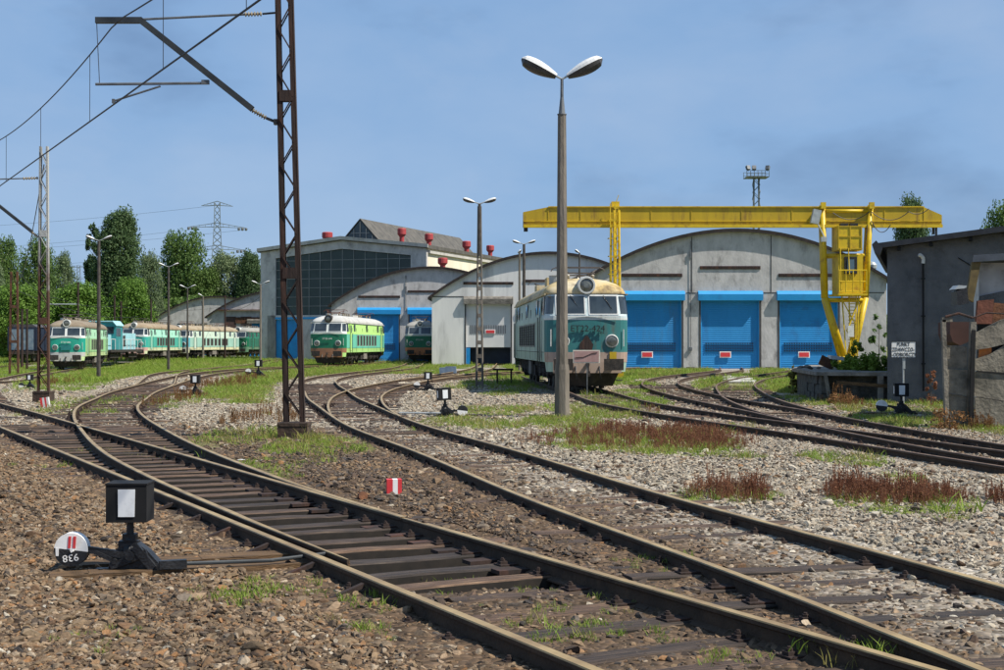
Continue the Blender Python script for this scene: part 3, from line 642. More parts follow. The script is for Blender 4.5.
weeds('red_sorrel', [(650, 440, 96, 12, 760), (560, 446, 44, 8, 60), (730, 500, 44, 6, 130), (895, 503, 72, 7, 300), (850, 497, 22, 4, 60), (654, 413, 6, 3, 18), (700, 447, 40, 6, 120), (760, 497, 14, 3, 14), (1000, 508, 14, 4, 30)], M['sorrel'], 'rust red dried sorrel stalks in patches on the pale gravel', 0.70)
weeds('brown_dock', [(178, 402, 14, 5, 60), (220, 386, 28, 3, 160), (250, 380, 20, 2, 60), (262, 420, 20, 6, 24), (240, 424, 14, 5, 16), (840, 405, 12, 4, 50), (925, 405, 6, 3, 20), (288, 425, 10, 4, 14), (965, 428, 20, 4, 60), (60, 384, 14, 2, 40)], M['sorrel_brown'], 'brown dried dock and grass clumps beside the tracks', 1.15)

# ------------------------------------------------------------------ rails
PROF = [(-.065,0),(.065,0),(.065,.012),(.012,.03),(.010,.105),(.034,.118),(.035,.142),(.030,.150),(-.030,.150),(-.035,.142),(-.034,.118),(-.010,.105),(-.012,.03),(-.065,.012)]
def offset(line, d):
    out = []
    for i, p in enumerate(line):
        a = line[max(0, i-1)]; b = line[min(len(line)-1, i+1)]; t = (b - a).normalized(); nrm = Vector((t.y, -t.x))
        out.append(p + nrm * d)
    return out
def cut(line, y0, y1): return [p for p in line if y0 <= p.y <= y1]
def rail_mesh(pts, taper0=0, taper1=0, wr=1.0):
    vs, fs, ms = [], [], []; n = len(PROF); L = [0]
    for a, b in zip(pts[:-1], pts[1:]): L.append(L[-1] + (b - a).length)
    T = L[-1]
    for i, p in enumerate(pts):
        a = pts[max(0, i-1)]; b = pts[min(len(pts)-1, i+1)]; t = (b - a).normalized(); nx, ny = t.y, -t.x
        k = 1.0
        if taper0 and L[i] < taper0: k = .22 + .78 * L[i] / taper0
        if taper1 and T - L[i] < taper1: k = min(k, .22 + .78 * (T - L[i]) / taper1)
        z0 = ground_h(p.x, p.y)
        for u, v in PROF:
            vs.append((p.x + nx * u * k, p.y + ny * u * k, z0 + v * (1 if k > .99 else .97 - .03 * (1 - k))))
    for i in range(len(pts) - 1):
        for j in range(n):
            fs.append((i*n+j, i*n+(j+1) % n, (i+1)*n+(j+1) % n, (i+1)*n+j)); ms.append(1 if j in (6, 7, 8) else 0)
    fs.append(tuple(range(n))); ms.append(0); fs.append(tuple((len(pts)-1)*n + j for j in range(n-1, -1, -1))); ms.append(0)
    mb = MB(); mb.v = vs; mb.f = fs; mb.m = ms; return mb
def add_rail(parent, line, y0, y1, side=0, name='rail', **k):
    pts = cut(offset(line, side * .7525), y0, y1)
    o = rail_mesh(pts, **k).part(name, [M['rail_side'], M['rail_top_rusty' if parent.name in RUSTY else 'rail_top']], parent); return o
def sleeper_mesh(seed, ln):
    rs = random.Random(seed); mb = MB(); n = 6
    vs = []
    for i in range(n + 1):
        x = -ln/2 + ln * i / n; w1 = .108 + rs.uniform(-.008, .008); z = rs.uniform(-.006, .006)
        vs += [(x, -w1, -.14), (x, w1, -.14), (x, w1, z - .012), (x, w1 - .015, z), (x, -w1 + .015, z + rs.uniform(-.004, .004)), (x, -w1, z - .012)]
    fs = []
    for i in range(n):
        for j in range(6): fs.append((i*6+j, (i+1)*6+j, (i+1)*6+(j+1) % 6, i*6+(j+1) % 6))
    fs += [tuple(range(6)), tuple(n*6 + j for j in range(5, -1, -1))]
    mb.add(vs, fs); mb.m = []
    for i in range(n): mb.m += [1 if j in (0, 1, 5) else 0 for j in range(6)]  # side and bottom faces take the painted shade colour
    mb.m += [0, 0]; return mb.mesh('sleeper', [M['sleeper'], M['sleeper_side_shade']])
SLP = {}
def get_sleeper(ln):
    key = round(ln * 2) / 2 if ln > 2.75 else 2.6
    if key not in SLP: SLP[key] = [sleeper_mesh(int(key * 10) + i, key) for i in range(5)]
    return SLP[key][rnd.randrange(5)]
def fasten_mesh():
    mb = MB()
    for x in (0,):
        mb.box((x, 0, .008), (.30, .13, .010))
        for sx in (-1, 1):
            mb.box((x + sx * .105, 0, .024), (.06, .06, .02))
            mb.tube((x + sx * .105, 0, .03), (x + sx * .105, 0, .060), .012, n=6); mb.tube((x + sx * .105, 0, .034), (x + sx * .105, 0, .050), .021, n=6)
    return mb.mesh('fastening', M['rust_dark'])
FAST = fasten_mesh()
def lay(parent, line, y0, y1, step=.6, ymax=62, fast_max=40, sink=0.0, skip=None, ext=None, lift=.060):
    acc = 0; last = line[0]
    for a, b in zip(line[:-1], line[1:]):
        acc += (b - a).length
        if acc < step: continue
        acc -= step
        p = b
        if p.y < y0 or p.y > min(y1, ymax): continue
        low = .020 * (1 - sstep(9.6, 11, p.y)) if parent.name == 'railway_track' else 0
        if skip and skip(p): continue
        t = (b - a).normalized(); ang = math.atan2(-t.x, t.y)
        ln, dx = 2.6, 0
        if ext: ln, dx = ext(p)
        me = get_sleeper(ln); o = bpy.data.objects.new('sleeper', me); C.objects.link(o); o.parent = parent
        c = Vector((math.cos(ang), math.sin(ang)))
        z = ground_h(p.x, p.y) + lift - low - sink * rnd.uniform(.1, 1)
        o.location = (p.x + c.x * (dx + rnd.uniform(-.06, .06)), p.y + c.y * dx, z); o.rotation_euler = (0, rnd.uniform(-.006, .006), ang + rnd.uniform(-.02, .02))
        if p.y < fast_max:
            for sx in (-.7525, .7525):
                f = bpy.data.objects.new('fastening', FAST); C.objects.link(f); f.parent = o; f.location = (sx - dx, 0, 0)
def resample(line, st=.1):
    out = [line[0]]; 
    for a, b in zip(line[:-1], line[1:]):
        k = max(1, int((b-a).length / st))
        for i in range(1, k+1): out.append(a + (b-a) * i / k)
    return out
GT = 'railway tracks of the yard'; RUSTY = ('railway_track.006', 'railway_track.007', 'railway_track.008', 'railway_track.009')
tA = thing('railway_track', 'foreground track running from lower right towards the far left, with shiny brown rail heads', 'railway track', (0, 0, 0), 0, GT)
f1 = resample(L_T1)
add_rail(tA, L_T1, 2, 118, -1)                          # near left stock rail, on and on
add_rail(tA, L_T1, 2, 12.6, 1)
def y_frog(): return 24.0
add_rail(tA, L_T1, 11.2, 118, 1, 'blade_rail', taper0=4.5)
dxm = lambda p: max(0, xat(L_T1R, p.y) - xat(L_T1, p.y))
def ext1(p):
    d = dxm(p) * 0.9 if 11.5 < p.y < 27 else 0
    return (2.6 + d, d / 2)
lay(tA, f1, 4, 62, .60, skip=None, ext=ext1, sink=.014, lift=.046)
tB = thing('railway_track', 'track curving away left of the rusty lattice mast towards the small lime green locomotive', 'railway track', (0, 0, 0), 0, GT)
add_rail(tB, L_T1R, 12.61, 146, 1)
pts_ = [p for p in offset(L_T1R, -.7525) if 10.1 <= p.y <= 146]
pts_ = [Vector((p.x + .15 * (1 - sstep(13.5, 21, p.y)), p.y + .07 * (1 - sstep(13.5, 21, p.y)))) for p in pts_]
rail_mesh(pts_, taper0=3.2).part('blade_rail', [M['rail_side'], M['rail_top']], tB)
lay(tB, resample(L_T1R), 27, 62, .6, sink=.03)
tC = thing('railway_track', 'track branching through the grass to the tall glazed hall', 'railway track', (0, 0, 0), 0, GT)
add_rail(tC, L_HALL, 54, 160, -1, taper0=3); add_rail(tC, L_HALL, 52, 160, 1, taper0=3)
tD = thing('railway_track', 'middle track sweeping from right edge past the red and white marker block', 'railway track', (0, 0, 0), 0, GT)
add_rail(tD, L_T2, 3, 150, -1); add_rail(tD, L_T2, 3, 31, 1); add_rail(tD, L_T2, 30.5, 150, 1, 'blade_rail', taper0=4)
lay(tD, resample(L_T2), 5, 62, .62, sink=.035)
tE = thing('railway_track', 'track swinging right from the crossing towards the white arched shed', 'railway track', (0, 0, 0), 0, GT)
add_rail(tE, L_T2R, 31.01, 122, 1); add_rail(tE, L_T2R, 30.5, 122, -1, 'blade_rail', taper0=4)
lay(tE, resample(L_T2R), 38, 62, .62, sink=.03)
tF = thing('railway_track', 'track passing behind the parked teal locomotive to the leftmost blue door', 'railway track', (0, 0, 0), 0, GT)
add_rail(tF, L_C1, 64, 101, -1, taper0=3); add_rail(tF, L_C1, 64, 101, 1, taper0=3)
tG = thing('railway_track', 'siding with the parked teal locomotive behind the concrete lamp post', 'railway track', (0, 0, 0), 0, GT)
add_rail(tG, L_F, 12, 72, -1); add_rail(tG, L_F, 13.5, 72, 1, taper0=4)
lay(tG, resample(L_F), 22, 48, .62, sink=.05)
tH = thing('railway_track', 'rusty track from the right edge that curves to the middle blue door', 'railway track', (0, 0, 0), 0, GT)
add_rail(tH, L_E, 3, 101, -1, taper0=0); add_rail(tH, L_E, 3, 101, 1)
lay(tH, resample(L_E), 12, 60, .62, sink=.05)
tI = thing('railway_track', 'rusty branch beside the stone loading platform leading to the right hand blue door', 'railway track', (0, 0, 0), 0, GT)
add_rail(tI, L_G, 31, 101, -1, taper0=3); add_rail(tI, L_G, 31, 101, 1, taper0=3)
lay(tI, resample(L_G), 38, 60, .62, sink=.05)
tJ = thing('railway_track', 'far left track with the dark goods wagons', 'railway track', (0, 0, 0), 0, GT)
add_rail(tJ, L_L2, 50, 180, -1); add_rail(tJ, L_L2, 50, 180, 1)
# slide plates / chairs in the foreground turnout, check rails
mb = MB()
for p in f1:
    pass
acc = 0
for a, b in zip(f1[:-1], f1[1:]):
    acc += (b - a).length
    if acc < .55: continue
    acc -= .55
    if 10 < b.y < 21:
        t = (b - a).normalized(); n_ = Vector((t.y, -t.x)); ang = math.atan2(-t.x, t.y)
        for d in (-.62, .60): mb.box((b.x + n_.x * d, b.y + n_.y * d, .022), (.26, .15, .03), rz=ang)
mb.part('slide_plates', M['rust_dark'], tA)['kind'] = 'stuff'
mb = MB()
def brace(line, side, y0, y1, st=1.1):
    ln = resample(line); acc = 0
    for a, b in zip(ln[:-1], ln[1:]):
        acc += (b - a).length
        if acc < st: continue
        acc -= st
        if y0 < b.y < y1:
            t = (b - a).normalized(); n_ = Vector((t.y, -t.x)) * side; q = b + n_ * .75
            mb.bar((q.x + n_.x*.05, q.y + n_.y*.05, .10), (q.x + n_.x * .30, q.y + n_.y * .30, .015), .05, .03)
            mb.box((q.x + n_.x * .26, q.y + n_.y * .26, .015), (.22, .14, .02), rz=math.atan2(-t.x, t.y))
brace(L_T1, -1, 9, 17)
mb.part('rail_braces', M['rust_dark'], tA)['kind'] = 'stuff'
mb = MB()                              # fishplates at joints
for ln, side, yy in ((L_T1, 1, 8.9), (L_T1, -1, 9.4), (L_T1, -1, 7.2)):
    q = cut(offset(ln, side * .7525), yy - .3, yy + .3); a, b = q[0], q[-1]; t = (b-a).normalized(); n_ = Vector((t.y, -t.x))
    for s_ in (-1, 1):
        mb.bar((a.x + n_.x*.028*s_, a.y + n_.y*.028*s_, .07), (b.x + n_.x*.028*s_, b.y + n_.y*.028*s_, .07), .03, .07)
        for k in range(4):
            c = a + (b-a) * (k + .5) / 4; mb.tube((c.x + n_.x*.03*s_, c.y + n_.y*.03*s_, .07), (c.x + n_.x*.07*s_, c.y + n_.y*.07*s_, .07), .018, n=6)
mb.part('fishplates', M['rust_dark'], tA)['kind'] = 'stuff'

#PART2
# ------------------------------------------------------------------ lettering
def text_mesh(txt, size, m, ext=.003):
    cu = bpy.data.curves.new('lettering', 'FONT'); cu.body = txt; cu.size = size; cu.extrude = ext; cu.align_x = 'CENTER'; cu.align_y = 'CENTER'; cu.resolution_u = 2
    ob = bpy.data.objects.new('lettering_tmp', cu); C.objects.link(ob)
    dg = bpy.context.evaluated_depsgraph_get(); dg.update()
    me = bpy.data.meshes.new_from_object(ob.evaluated_get(dg)); bpy.data.objects.remove(ob); me.name = 'lettering'
    me.materials.clear(); me.materials.append(m); return me
def text(txt, size, m, parent, loc, rot=(R(90), 0, 0), sx=1.0, ext=.003):
    o = link('lettering', text_mesh(txt, size, m, ext), parent); o.location = loc; o.rotation_euler = rot; o.scale = (sx, 1, 1); return o

M['blue_faded'] = mat('blue_faded', (0.010, 0.21, 0.50), (0.020, 0.26, 0.60), 0.6, 0.5, streak=True, dirt=(0.02, 0.13, 0.32), dirt_amt=0.6, dscale=0.9)
M['blue_worn'] = mat('blue_worn', (0.006, 0.185, 0.47), (0.014, 0.235, 0.56), 0.55, 1.4, streak=True, dirt=(0.05, 0.16, 0.30), dirt_amt=0.5, dscale=1.7)
# ------------------------------------------------------------------ arched sheds
def shed(name, label, X0, Y0, hw, spring, apex, depth, doors, wallm, roofm, rz=0, door_style='blue', louvre_w=4.4, extra=None, xmin=None):
    t = thing(name, label, 'train shed', (X0, Y0, 0), rz, 'arched train sheds')
    arch = lambda x: spring + (apex - spring) * (1 - (x / hw) ** 2)
    xs = sorted(set([-hw, hw] + [-hw + 2 * hw * i / 28 for i in range(29)] + [q for d in doors for q in (d[0] - d[1]/2, d[0] + d[1]/2)]))
    mb = MB()
    for a, b in zip(xs[:-1], xs[1:]):
        c = (a + b) / 2; z0 = -.3
        for d in doors:
            if abs(c - d[0]) < d[1]/2: z0 = d[2]
        mb.prism([(a, z0), (b, z0), (b, arch(b)), (a, arch(a))], 0, .4)
    mb.bb((-hw, .4, -.3), (-hw + .3, depth, spring)); mb.bb((hw - .3, .4, -.3), (hw, depth, spring))
    mb.part('wall', wallm, t)
    mb = MB()                       # interior darkness: back wall and floor level wall
    mb.bb((-hw + .3, depth - .3, -.3), (hw - .3, depth, spring)); mb.part('back_wall', wallm, t)
    mb = MB(); n = 28
    pr = [(-hw - .35 + (2*hw + .7) * i / n) for i in range(n + 1)]
    az = lambda x: spring + (apex - spring) * (1 - (x / hw) ** 2)
    lo = [(x, az(x) + .01) for x in pr]; hi = [(x, az(x) + .17) for x in pr]
    for (a, b, c, d) in zip(lo[:-1], lo[1:], hi[1:], hi[:-1]): mb.prism([a, b, c, d], -.28, depth + .2)
    rf = mb.part('roof', roofm, t)
    mb = MB()
    for (a, b, c, d) in zip(lo[:-1], lo[1:], hi[1:], hi[:-1]): mb.prism([(a[0], a[1] - .06), (b[0], b[1] - .06), (c[0], c[1] + .03), (d[0], d[1] + .03)], -.36, -.285)
    mb.part('roof_edge', M['roof_edge'], rf)
    for d in doors:
        cx, dw, dh = d[:3]; st = d[3] if len(d) > 3 else door_style
        mb = MB()
        if st != 'white':
            z0 = 0.03; pl = []
            k = int((dh - z0) / .13)
            for i in range(k + 1): pl += [(.20, z0 + (dh - z0) * i / k), (.187, z0 + (dh - z0) * (i + .75) / k)] if i < k else [(.20, dh)]
            vs = [(cx - dw/2, y, z) for y, z in pl] + [(cx + dw/2, y, z) for y, z in pl]; q = len(pl)
            mb.add(vs, [(i, i + q, i + q + 1, i + 1) for i in range(q - 1)])
            dr = mb.part('shutter_door', M[rnd.choice(('blue_paint', 'blue_faded', 'blue_worn'))], t)
            mb = MB()
            for s_ in (-1, 1): mb.bb((cx + s_ * (dw/2 - .10), .10, 0), (cx + s_ * dw/2, .16, dh))
            mb.part('guide_rail', M['blue_box'], dr)
            mb = MB(); nn = 20
            for i in range(nn):
                for j in range(4): mb.bb((cx - dw/2 + .35 + i * (dw - .7)/nn, .12, 1.28 + j * .18), (cx - dw/2 + .35 + (i + .55) * (dw - .7)/nn, .165, 1.28 + j * .18 + .09))
            mb.part('vent_slots', M['navy'], dr)['kind'] = 'stuff'
            px = cx - dw/2 + dw * .42
            MB().bb((px - .42, .06, .82), (px + .42, .11, 1.28)).part('warning_sign_border', M['white_paint'], dr)
            MB().bb((px - .35, .04, .89), (px + .35, .058, 1.21)).part('warning_sign', M['sign_red'], dr)
        else:
            dr = MB().bb((cx - dw/2, .18, 1.55), (cx + dw/2, .24, dh)).part('shutter_door', M['shutter_white'], t)
            mb = MB()
            for i in range(22): mb.bb((cx - dw/2 + .35 + i * (dw - .7)/22, .14, 2.75), (cx - dw/2 + .35 + (i + .45) * (dw - .7)/22, .178, 3.5))
            mb.part('vent_slots', M['steel_grey'], dr)['kind'] = 'stuff'
            MB().bb((cx - .28, .09, 2.72), (cx + .62, .13, 3.12)).part('warning_sign_border', M['white_paint'], dr)
            MB().bb((cx - .2, .07, 2.79), (cx + .54, .088, 3.05)).part('warning_sign', M['sign_red'], dr)
            MB().bb((cx - dw/2, .9, .02), (cx + dw/2, 1.0, 1.75)).part('dark_gap_sheet', M['navy'], t)  # navy sheet standing in for the dark opening below the raised shutter
            MB().bb((cx - dw/2, .05, 0), (cx - dw/2 + .35, .12, 1.5)).part('blue_jamb', M['blue_paint'], t)
        mb = MB()       # housing box with a sloping lid
        w2 = dw/2 + .22; zb = dh - .02
        mb.v = []
        prof = [(-.02, zb), (-.32, zb), (-.35, zb + .45), (-.24, zb + .62), (-.02, zb + .70)]
        vs = [(cx - w2, y, z) for y, z in prof] + [(cx + w2, y, z) for y, z in prof]; q = 5
        mb.add(vs, [(i, (i + 1) % q, q + (i + 1) % q, q + i) for i in range(q)] + [(4, 3, 2, 1, 0), (5, 6, 7, 8, 9)])
        mb.part('shutter_box', M['blue_box'] if st == 'blue' else M['old_concrete'], t)
        mb = MB()
        for s_ in (-1, 1): mb.bb((cx + s_ * (dw/2 + .01), -.03, 0), (cx + s_ * (dw/2 + .13), -.004, dh - .03))
        mb.part('door_edge', M['roof_dark'], t)
        lz = dh + .7 + (1.55 if abs(cx) < 2 else 1.0)
        if st != 'none':
            mb = MB(); mb.bb((cx - louvre_w/2, -.05, lz), (cx + louvre_w/2, .02, lz + .24))
            mb.part('louvre', M['louvre'], t)
            mb = MB()
            for k in range(9): mb.bb((cx - louvre_w/2 + k * louvre_w/9 + .03, -.075, lz + .03), (cx - louvre_w/2 + (k + 1) * louvre_w/9 - .03, -.052, lz + .2))
            mb.part('louvre_slat', M['rust_dark'], t)['kind'] = 'stuff'
    return t, arch
# shed C (three blue doors, nearest)
CX, CY = 17.0, 101.0
sC, aC = shed('train_shed', 'nearest arched grey concrete shed with three blue roller doors under the yellow gantry', CX, CY, 10.95, 6.5, 10.0, 20.2,
     [(-6.1, 4.3, 5.0), (-.42, 4.25, 5.0), (5.3, 4.25, 5.0)], M['concrete'], M['roof_sheet'])
mb = MB()
for x in (-3.2, 2.55): mb.bb((x - .03, -.02, 5.6), (x + .03, -.003, aC(x) - .1))
mb.part('vertical_joint', M['roof_dark'], sC)
mb = MB(); mb.bb((-10.9, -.02, 5.52), (-8.6, -.004, 5.58)); mb.bb((-3.6, -.02, 5.50), (-2.9, -.004, 5.56)); mb.bb((2.0, -.02, 5.52), (2.9, -.004, 5.58)); mb.bb((7.8, -.02, 5.52), (10.8, -.004, 5.58))
mb.part('horizontal_joint', M['roof_dark'], sC)
mb = MB(); mb.tube((-3.3, -.06, 1.5), (-3.3, -.06, 9.3), .025, n=6); mb.box((-3.3, -.08, 1.45), (.2, .12, .26)); mb.box((-3.3, -.08, 8.3), (.12, .1, .5))
mb.part('conduit', M['steel_grey'], sC)
mb = MB(); mb.lathe((10.3, 1.5, 6.9), (0, 0, 1), [(.18, 0), (.18, .45), (.34, .5), (.36, .75), (.2, .95), (0.05, 1.0)], 12); mb.part('roof_vent', M['galv'], sC)
mb = MB()
for x in (-10.6, -3.3, 2.45, 8.0): mb.bb((x - .3, -.07, -.3), (x + .3, -.005, .16))
mb.part('plinth', M['old_concrete'], sC)
sB, aB = shed('train_shed', 'white rendered arched shed behind the slim lamp post, its grey door half raised', 4.1, 122.0, 10.25, 6.0, 9.75, 22.5,
     [(-5.3, 3.9, 5.35, 'white'), (0, 4.0, 5.0), (5.2, 4.0, 5.0)], M['whitewash'], M['roof_sheet'])
mb = MB(); mb.bb((-10.2, -.02, 5.95), (-7.3, -.004, 6.03)); mb.part('horizontal_joint', M['roof_dark'], sB)
sA, aA = shed('train_shed', 'farther arched grey shed with blue doors beside the tall glazed hall', -7.5, 146.0, 10.4, 6.0, 9.8, 10.5,
     [(-5.4, 4.1, 5.0), (-.2, 4.0, 5.0), (5.1, 4.0, 5.0)], M['concrete'], M['roof_sheet'])
mb = MB(); mb.tube((-2.6, -.06, 5.2), (-2.6, -.06, 8.9), .03, n=6); mb.box((-2.6, -.08, 7.6), (.16, .12, .6)); mb.box((-2.6, -.08, 8.9), (.14, .12, .3)); mb.part('conduit', M['steel_grey'], sA)
sD, aD = shed('train_shed', 'old concrete arched shed behind the pale end locomotive of the long row', -33.4, 208.0, 10.7, 6.0, 9.8, 14,
     [(-2.4, 4.2, 5.0, 'none')], M['concrete'], M['roof_sheet'])
mb = MB()
for x in (-7.2, -4.9, .8, 3.0): mb.bb((x - .8, -.05, 4.2), (x + .8, -.005, 6.0))
mb.part('boarded_window', M['louvre'], sD)
mb = MB(); mb.bb((-9, -.5, 6.9), (2, -.05, 7.05)); mb.bb((-6.5, -.12, 5.0), (-1, -.02, 5.9)); mb.part('rusty_canopy', M['rust'], sD)
sE, aE = shed('train_shed', 'plain grey farthest arched shed showing its curved roof among the trees', -48.4, 236.0, 11.0, 5.8, 9.9, 14,
     [(0, 4.2, 5.0, 'none')], M['concrete'], M['roof_metal'])
mb = MB()
for x in (-6, -4.2, -2.4): mb.bb((x - .7, -.05, 3.9), (x + .7, -.005, 5.4))
mb.part('dark_window', M['glass_dark'], sE)

# ------------------------------------------------------------------ glazed hall
HW, HD, HE, HA = 21.4, 52.0, 12.75, 13.9
hall = thing('assembly_hall', 'tall grey hall with a big dark glazed front and red roof vents', 'hall', (-8.6, 158.0, 0), R(-20))
top = lambda x: HE + (HA - HE) * (1 - abs(x + HW/2) / (HW/2))
gx0, gx1, gz0 = -HW + 2.0, -1.95, 5.25
mb = MB()
def hp(a, b, z0, z1=None): mb.prism([(a, z0), (b, z0), (b, (z1 if z1 is not None else top(b))), (a, (z1 if z1 is not None else top(a)))], 0, .4)
hp(-HW, gx0, -.3); hp(gx1, 0, -.3)
dd = [(-18.4, 4.2), (-11.4, 4.2), (-5.2, 4.2)]
edges = [gx0] + [q for c, w_ in dd for q in (c - w_/2, c + w_/2)] + [gx1]
for i in range(0, len(edges), 2):
    hp(edges[i], edges[i+1], -.3, gz0)
for c, w_ in dd: hp(c - w_/2, c + w_/2, 4.75, gz0)
for a, b in ((gx0, -HW/2), (-HW/2, gx1)): mb.prism([(a, top(a) - .95), (b, top(b) - .95), (b, top(b)), (a, top(a))], 0, .4)
mb.part('front_wall', M['concrete'], hall)
mb = MB(); mb.bb((-HW, .4, -.3), (-HW + .4, HD, HE)); mb.bb((-HW + .4, HD - .4, -.3), (-.4, HD, HE)); mb.part('side_wall', M['concrete'], hall)
mb = MB(); mb.bb((-.4, .4, -.3), (0, HD, HE)); mb.part('cream_side_wall', M['cream_wall'], hall)
mb = MB(); mb.bb((.004, .6, 10.2), (.05, HD, 10.5)); mb.bb((.004, .4, 12.2), (.3, HD, 12.5)); mb.part('eaves_band', M['concrete_warm'], hall)
for k in range(14):
    MB().bb((.01, 2.2 + k * 3.4, 8.2), (.06, 4.6 + k * 3.4, 10.0)).part('side_window', M['glass_dark'], hall)
NC, NR = 12, 7; cwid = (gx1 - gx0) / NC
pm = {}
for i in range(NC):
    xa, xb = gx0 + i * cwid + .05, gx0 + (i + 1) * cwid - .05
    for j in range(NR):
        za = gz0 + j * 1.07 + .05; zb = za + .97
        if j < NR - 1 or True:
            ta, tb = top(xa) - 1.0, top(xb) - 1.0
            poly = [(xa, za), (xb, za), (xb, min(zb, tb)), (xa, min(zb, ta))] if j < NR - 1 else [(xa, za), (xb, za), (xb, tb), (xa, ta)]
            mb = MB(); tl = rnd.uniform(-.004, .004)
            mb.prism(poly, .2 + tl, .23); mb.part('window_pane', M['glass_wall'], hall)
mb = MB()
for i in range(NC + 1): x = gx0 + i * cwid; mb.bb((x - .035, .14, gz0), (x + .035, .27, top(x) - .9))
for j in range(NR): z = gz0 + j * 1.07; mb.bb((gx0, .145, z - .035), (gx1, .265, z + .035))
mb.part('mullions', M['mullion'], hall)['kind'] = 'stuff'
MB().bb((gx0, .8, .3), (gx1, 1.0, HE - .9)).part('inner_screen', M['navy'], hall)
for c, w_ in dd:
    d = MB().bb((c - w_/2, .2, 0), (c + w_/2, .3, 4.75)).part('folding_door', M['blue_paint'], hall)
    mb = MB()
    for s_ in (-1, 0, 1): mb.bb((c + s_ * w_/2 * .98 - .06, .14, 0), (c + s_ * w_/2 * .98 + .06, .198, 4.7))
    mb.part('door_stile', M['blue_box'], d)
    MB().bb((c - .2, .1, 1.3), (c + .6, .15, 1.9)).part('warning_sign', M['sign_red'], d)
MB().bb((gx0, -.06, 4.78), (gx1, -.005, 5.02)).part('lintel', M['blue_box'], hall)
mb = MB()
for a, b in ((-HW - .3, -HW/2), (-HW/2, .3)):
    mb.prism([(a, top(a) + .0), (b, top(b)), (b, top(b) + .4), (a, top(a) + .4)], -.25, HD + .2)
hr = mb.part('roof', M['roof_sheet'], hall)
mb = MB()
for a, b in ((-HW - .32, -HW/2), (-HW/2, .32)): mb.prism([(a, top(a) + .1), (b, top(b) + .1), (b, top(b) + .5), (a, top(a) + .5)], -.40, -.26)
mb.part('fascia', M['concrete_warm'], hr)
mx_, mw = -10.2, 2.7; my0, my1 = 3.8, 36
mb = MB(); mb.prism([(mx_ - mw, 13.6), (mx_ + mw, 13.6), (mx_, 16.55)], my0 + .1, my1); mn = mb.part('roof_monitor', M['glass_dark'], hall)
for s_ in (-1, 1):
    for k in range(10):
        ya, yb = my0 + k * (my1 - my0)/10, my0 + (k + 1) * (my1 - my0)/10 - .04
        mb = MB(); a = (mx_ + s_ * (mw + .15), 13.6 - .05); b = (mx_, 16.65)
        mb.prism([a, b, (b[0], b[1] + .14), (a[0] + s_ * .05, a[1] + .14)], ya, yb); mb.part('roofing_sheet', M['roof_sheet'], mn)
mb = MB()
for x in (-1.6, -.8, 0, .8, 1.6): mb.bb((mx_ + x - .05, my0 - .02, 13.7), (mx_ + x + .05, my0 + .09, 16.4 - abs(x) * 1.05))
mb.bb((mx_ - 1.2, my0 - .01, 15.0), (mx_ + 1.2, my0 + .08, 15.1)); mb.part('gable_bars', M['mullion'], mn)
def vent(x, y, z0, r, h, label):
    r *= .86
    t = thing('roof_vent', label, 'roof vent', (x, y, z0), 0, 'red roof vents')
    MB().lathe((0, 0, 0), (0, 0, 1), [(r * .55, -1.2), (r * .55, h * .5)], 12).part('duct', M['red_vent'], t)
    MB().lathe((0, 0, 0), (0, 0, 1), [(r * .6, h * .42), (r * 1.0, h * .58), (r * 1.0, h * .94), (r * .85, h)], 14).part('cowl', M['red_vent'], t)
vent(-21.0, 167, 13.8, .75, 1.5, 'red mushroom vent on the hall roof, alone left of the skylight ridge')
vent(-11.9, 165, 13.9, .6, 1.7, 'red mushroom vent on the hall roof, nearest to the skylight gable')
vent(-9.1, 173, 13.9, .62, 1.7, 'second red mushroom vent from the skylight gable along the hall roof')
vent(-4.7, 184, 13.8, .66, 1.7, 'third red vent from the skylight gable, left of the slim lamp post top')
vent(-1.6, 189, 13.7, .62, 1.6, 'last red mushroom vent at the right end of the hall roof')
vent(-6.4, 150, 9.8, .62, 1.35, 'low wide red vent on the curved roof of the farther grey shed')

# ------------------------------------------------------------------ gantry crane
cr_ = thing('gantry_crane', 'yellow gantry crane with long box beam and a cab hanging on its right leg', 'crane', (0, 75, 0))
kx = 75 / F
def cx_(px): return (px - 502) * kx
def cz_(py): return EYE - (py - HOR) * kx
mb = MB()
def beam(xa, xb, z0, z1, y0=-.55, y1=.55): mb.bb((xa, y0, z0), (xb, y1, z1))
bx0, bx1 = cx_(523), cx_(939)
poly = [(bx0, cz_(227)), (bx1, cz_(227)), (bx1, cz_(216)), (cx_(921), cz_(208)), (cx_(548), cz_(208)), (bx0, cz_(213))]
mb.prism(poly, -.55, .55); mb.part('beam', M['yellow_dull'], cr_)
mb = MB(); mb.bb((bx0 + .02, -.7, cz_(228.5)), (bx1, -.552, cz_(225.5))); mb.bb((bx0 + .02, -.60, cz_(222.5)), (bx1 - .02, -.552, cz_(221.8)))
mb.bb((cx_(548), -.62, cz_(208.4)), (cx_(921), .62, cz_(207.3))); mb.part('beam_flange', M['yellow'], cr_)
mb = MB()
for px in (548, 580, 650, 690, 740, 790, 882, 921): mb.bb((cx_(px) - .02, -.575, cz_(226)), (cx_(px) + .02, -.553, cz_(209)))
mb.part('beam_stiffener', M['yellow_dull'], cr_)
mb = MB(); mb.box((bx0 + .15, 0, cz_(229.5)), (.22, .3, .22)); mb.box((cx_(933), -.1, cz_(230)), (.12, .12, .5)); mb.box((cx_(937), .1, cz_(230)), (.1, .1, .6)); mb.part('end_stop', M['black_paint'], cr_)
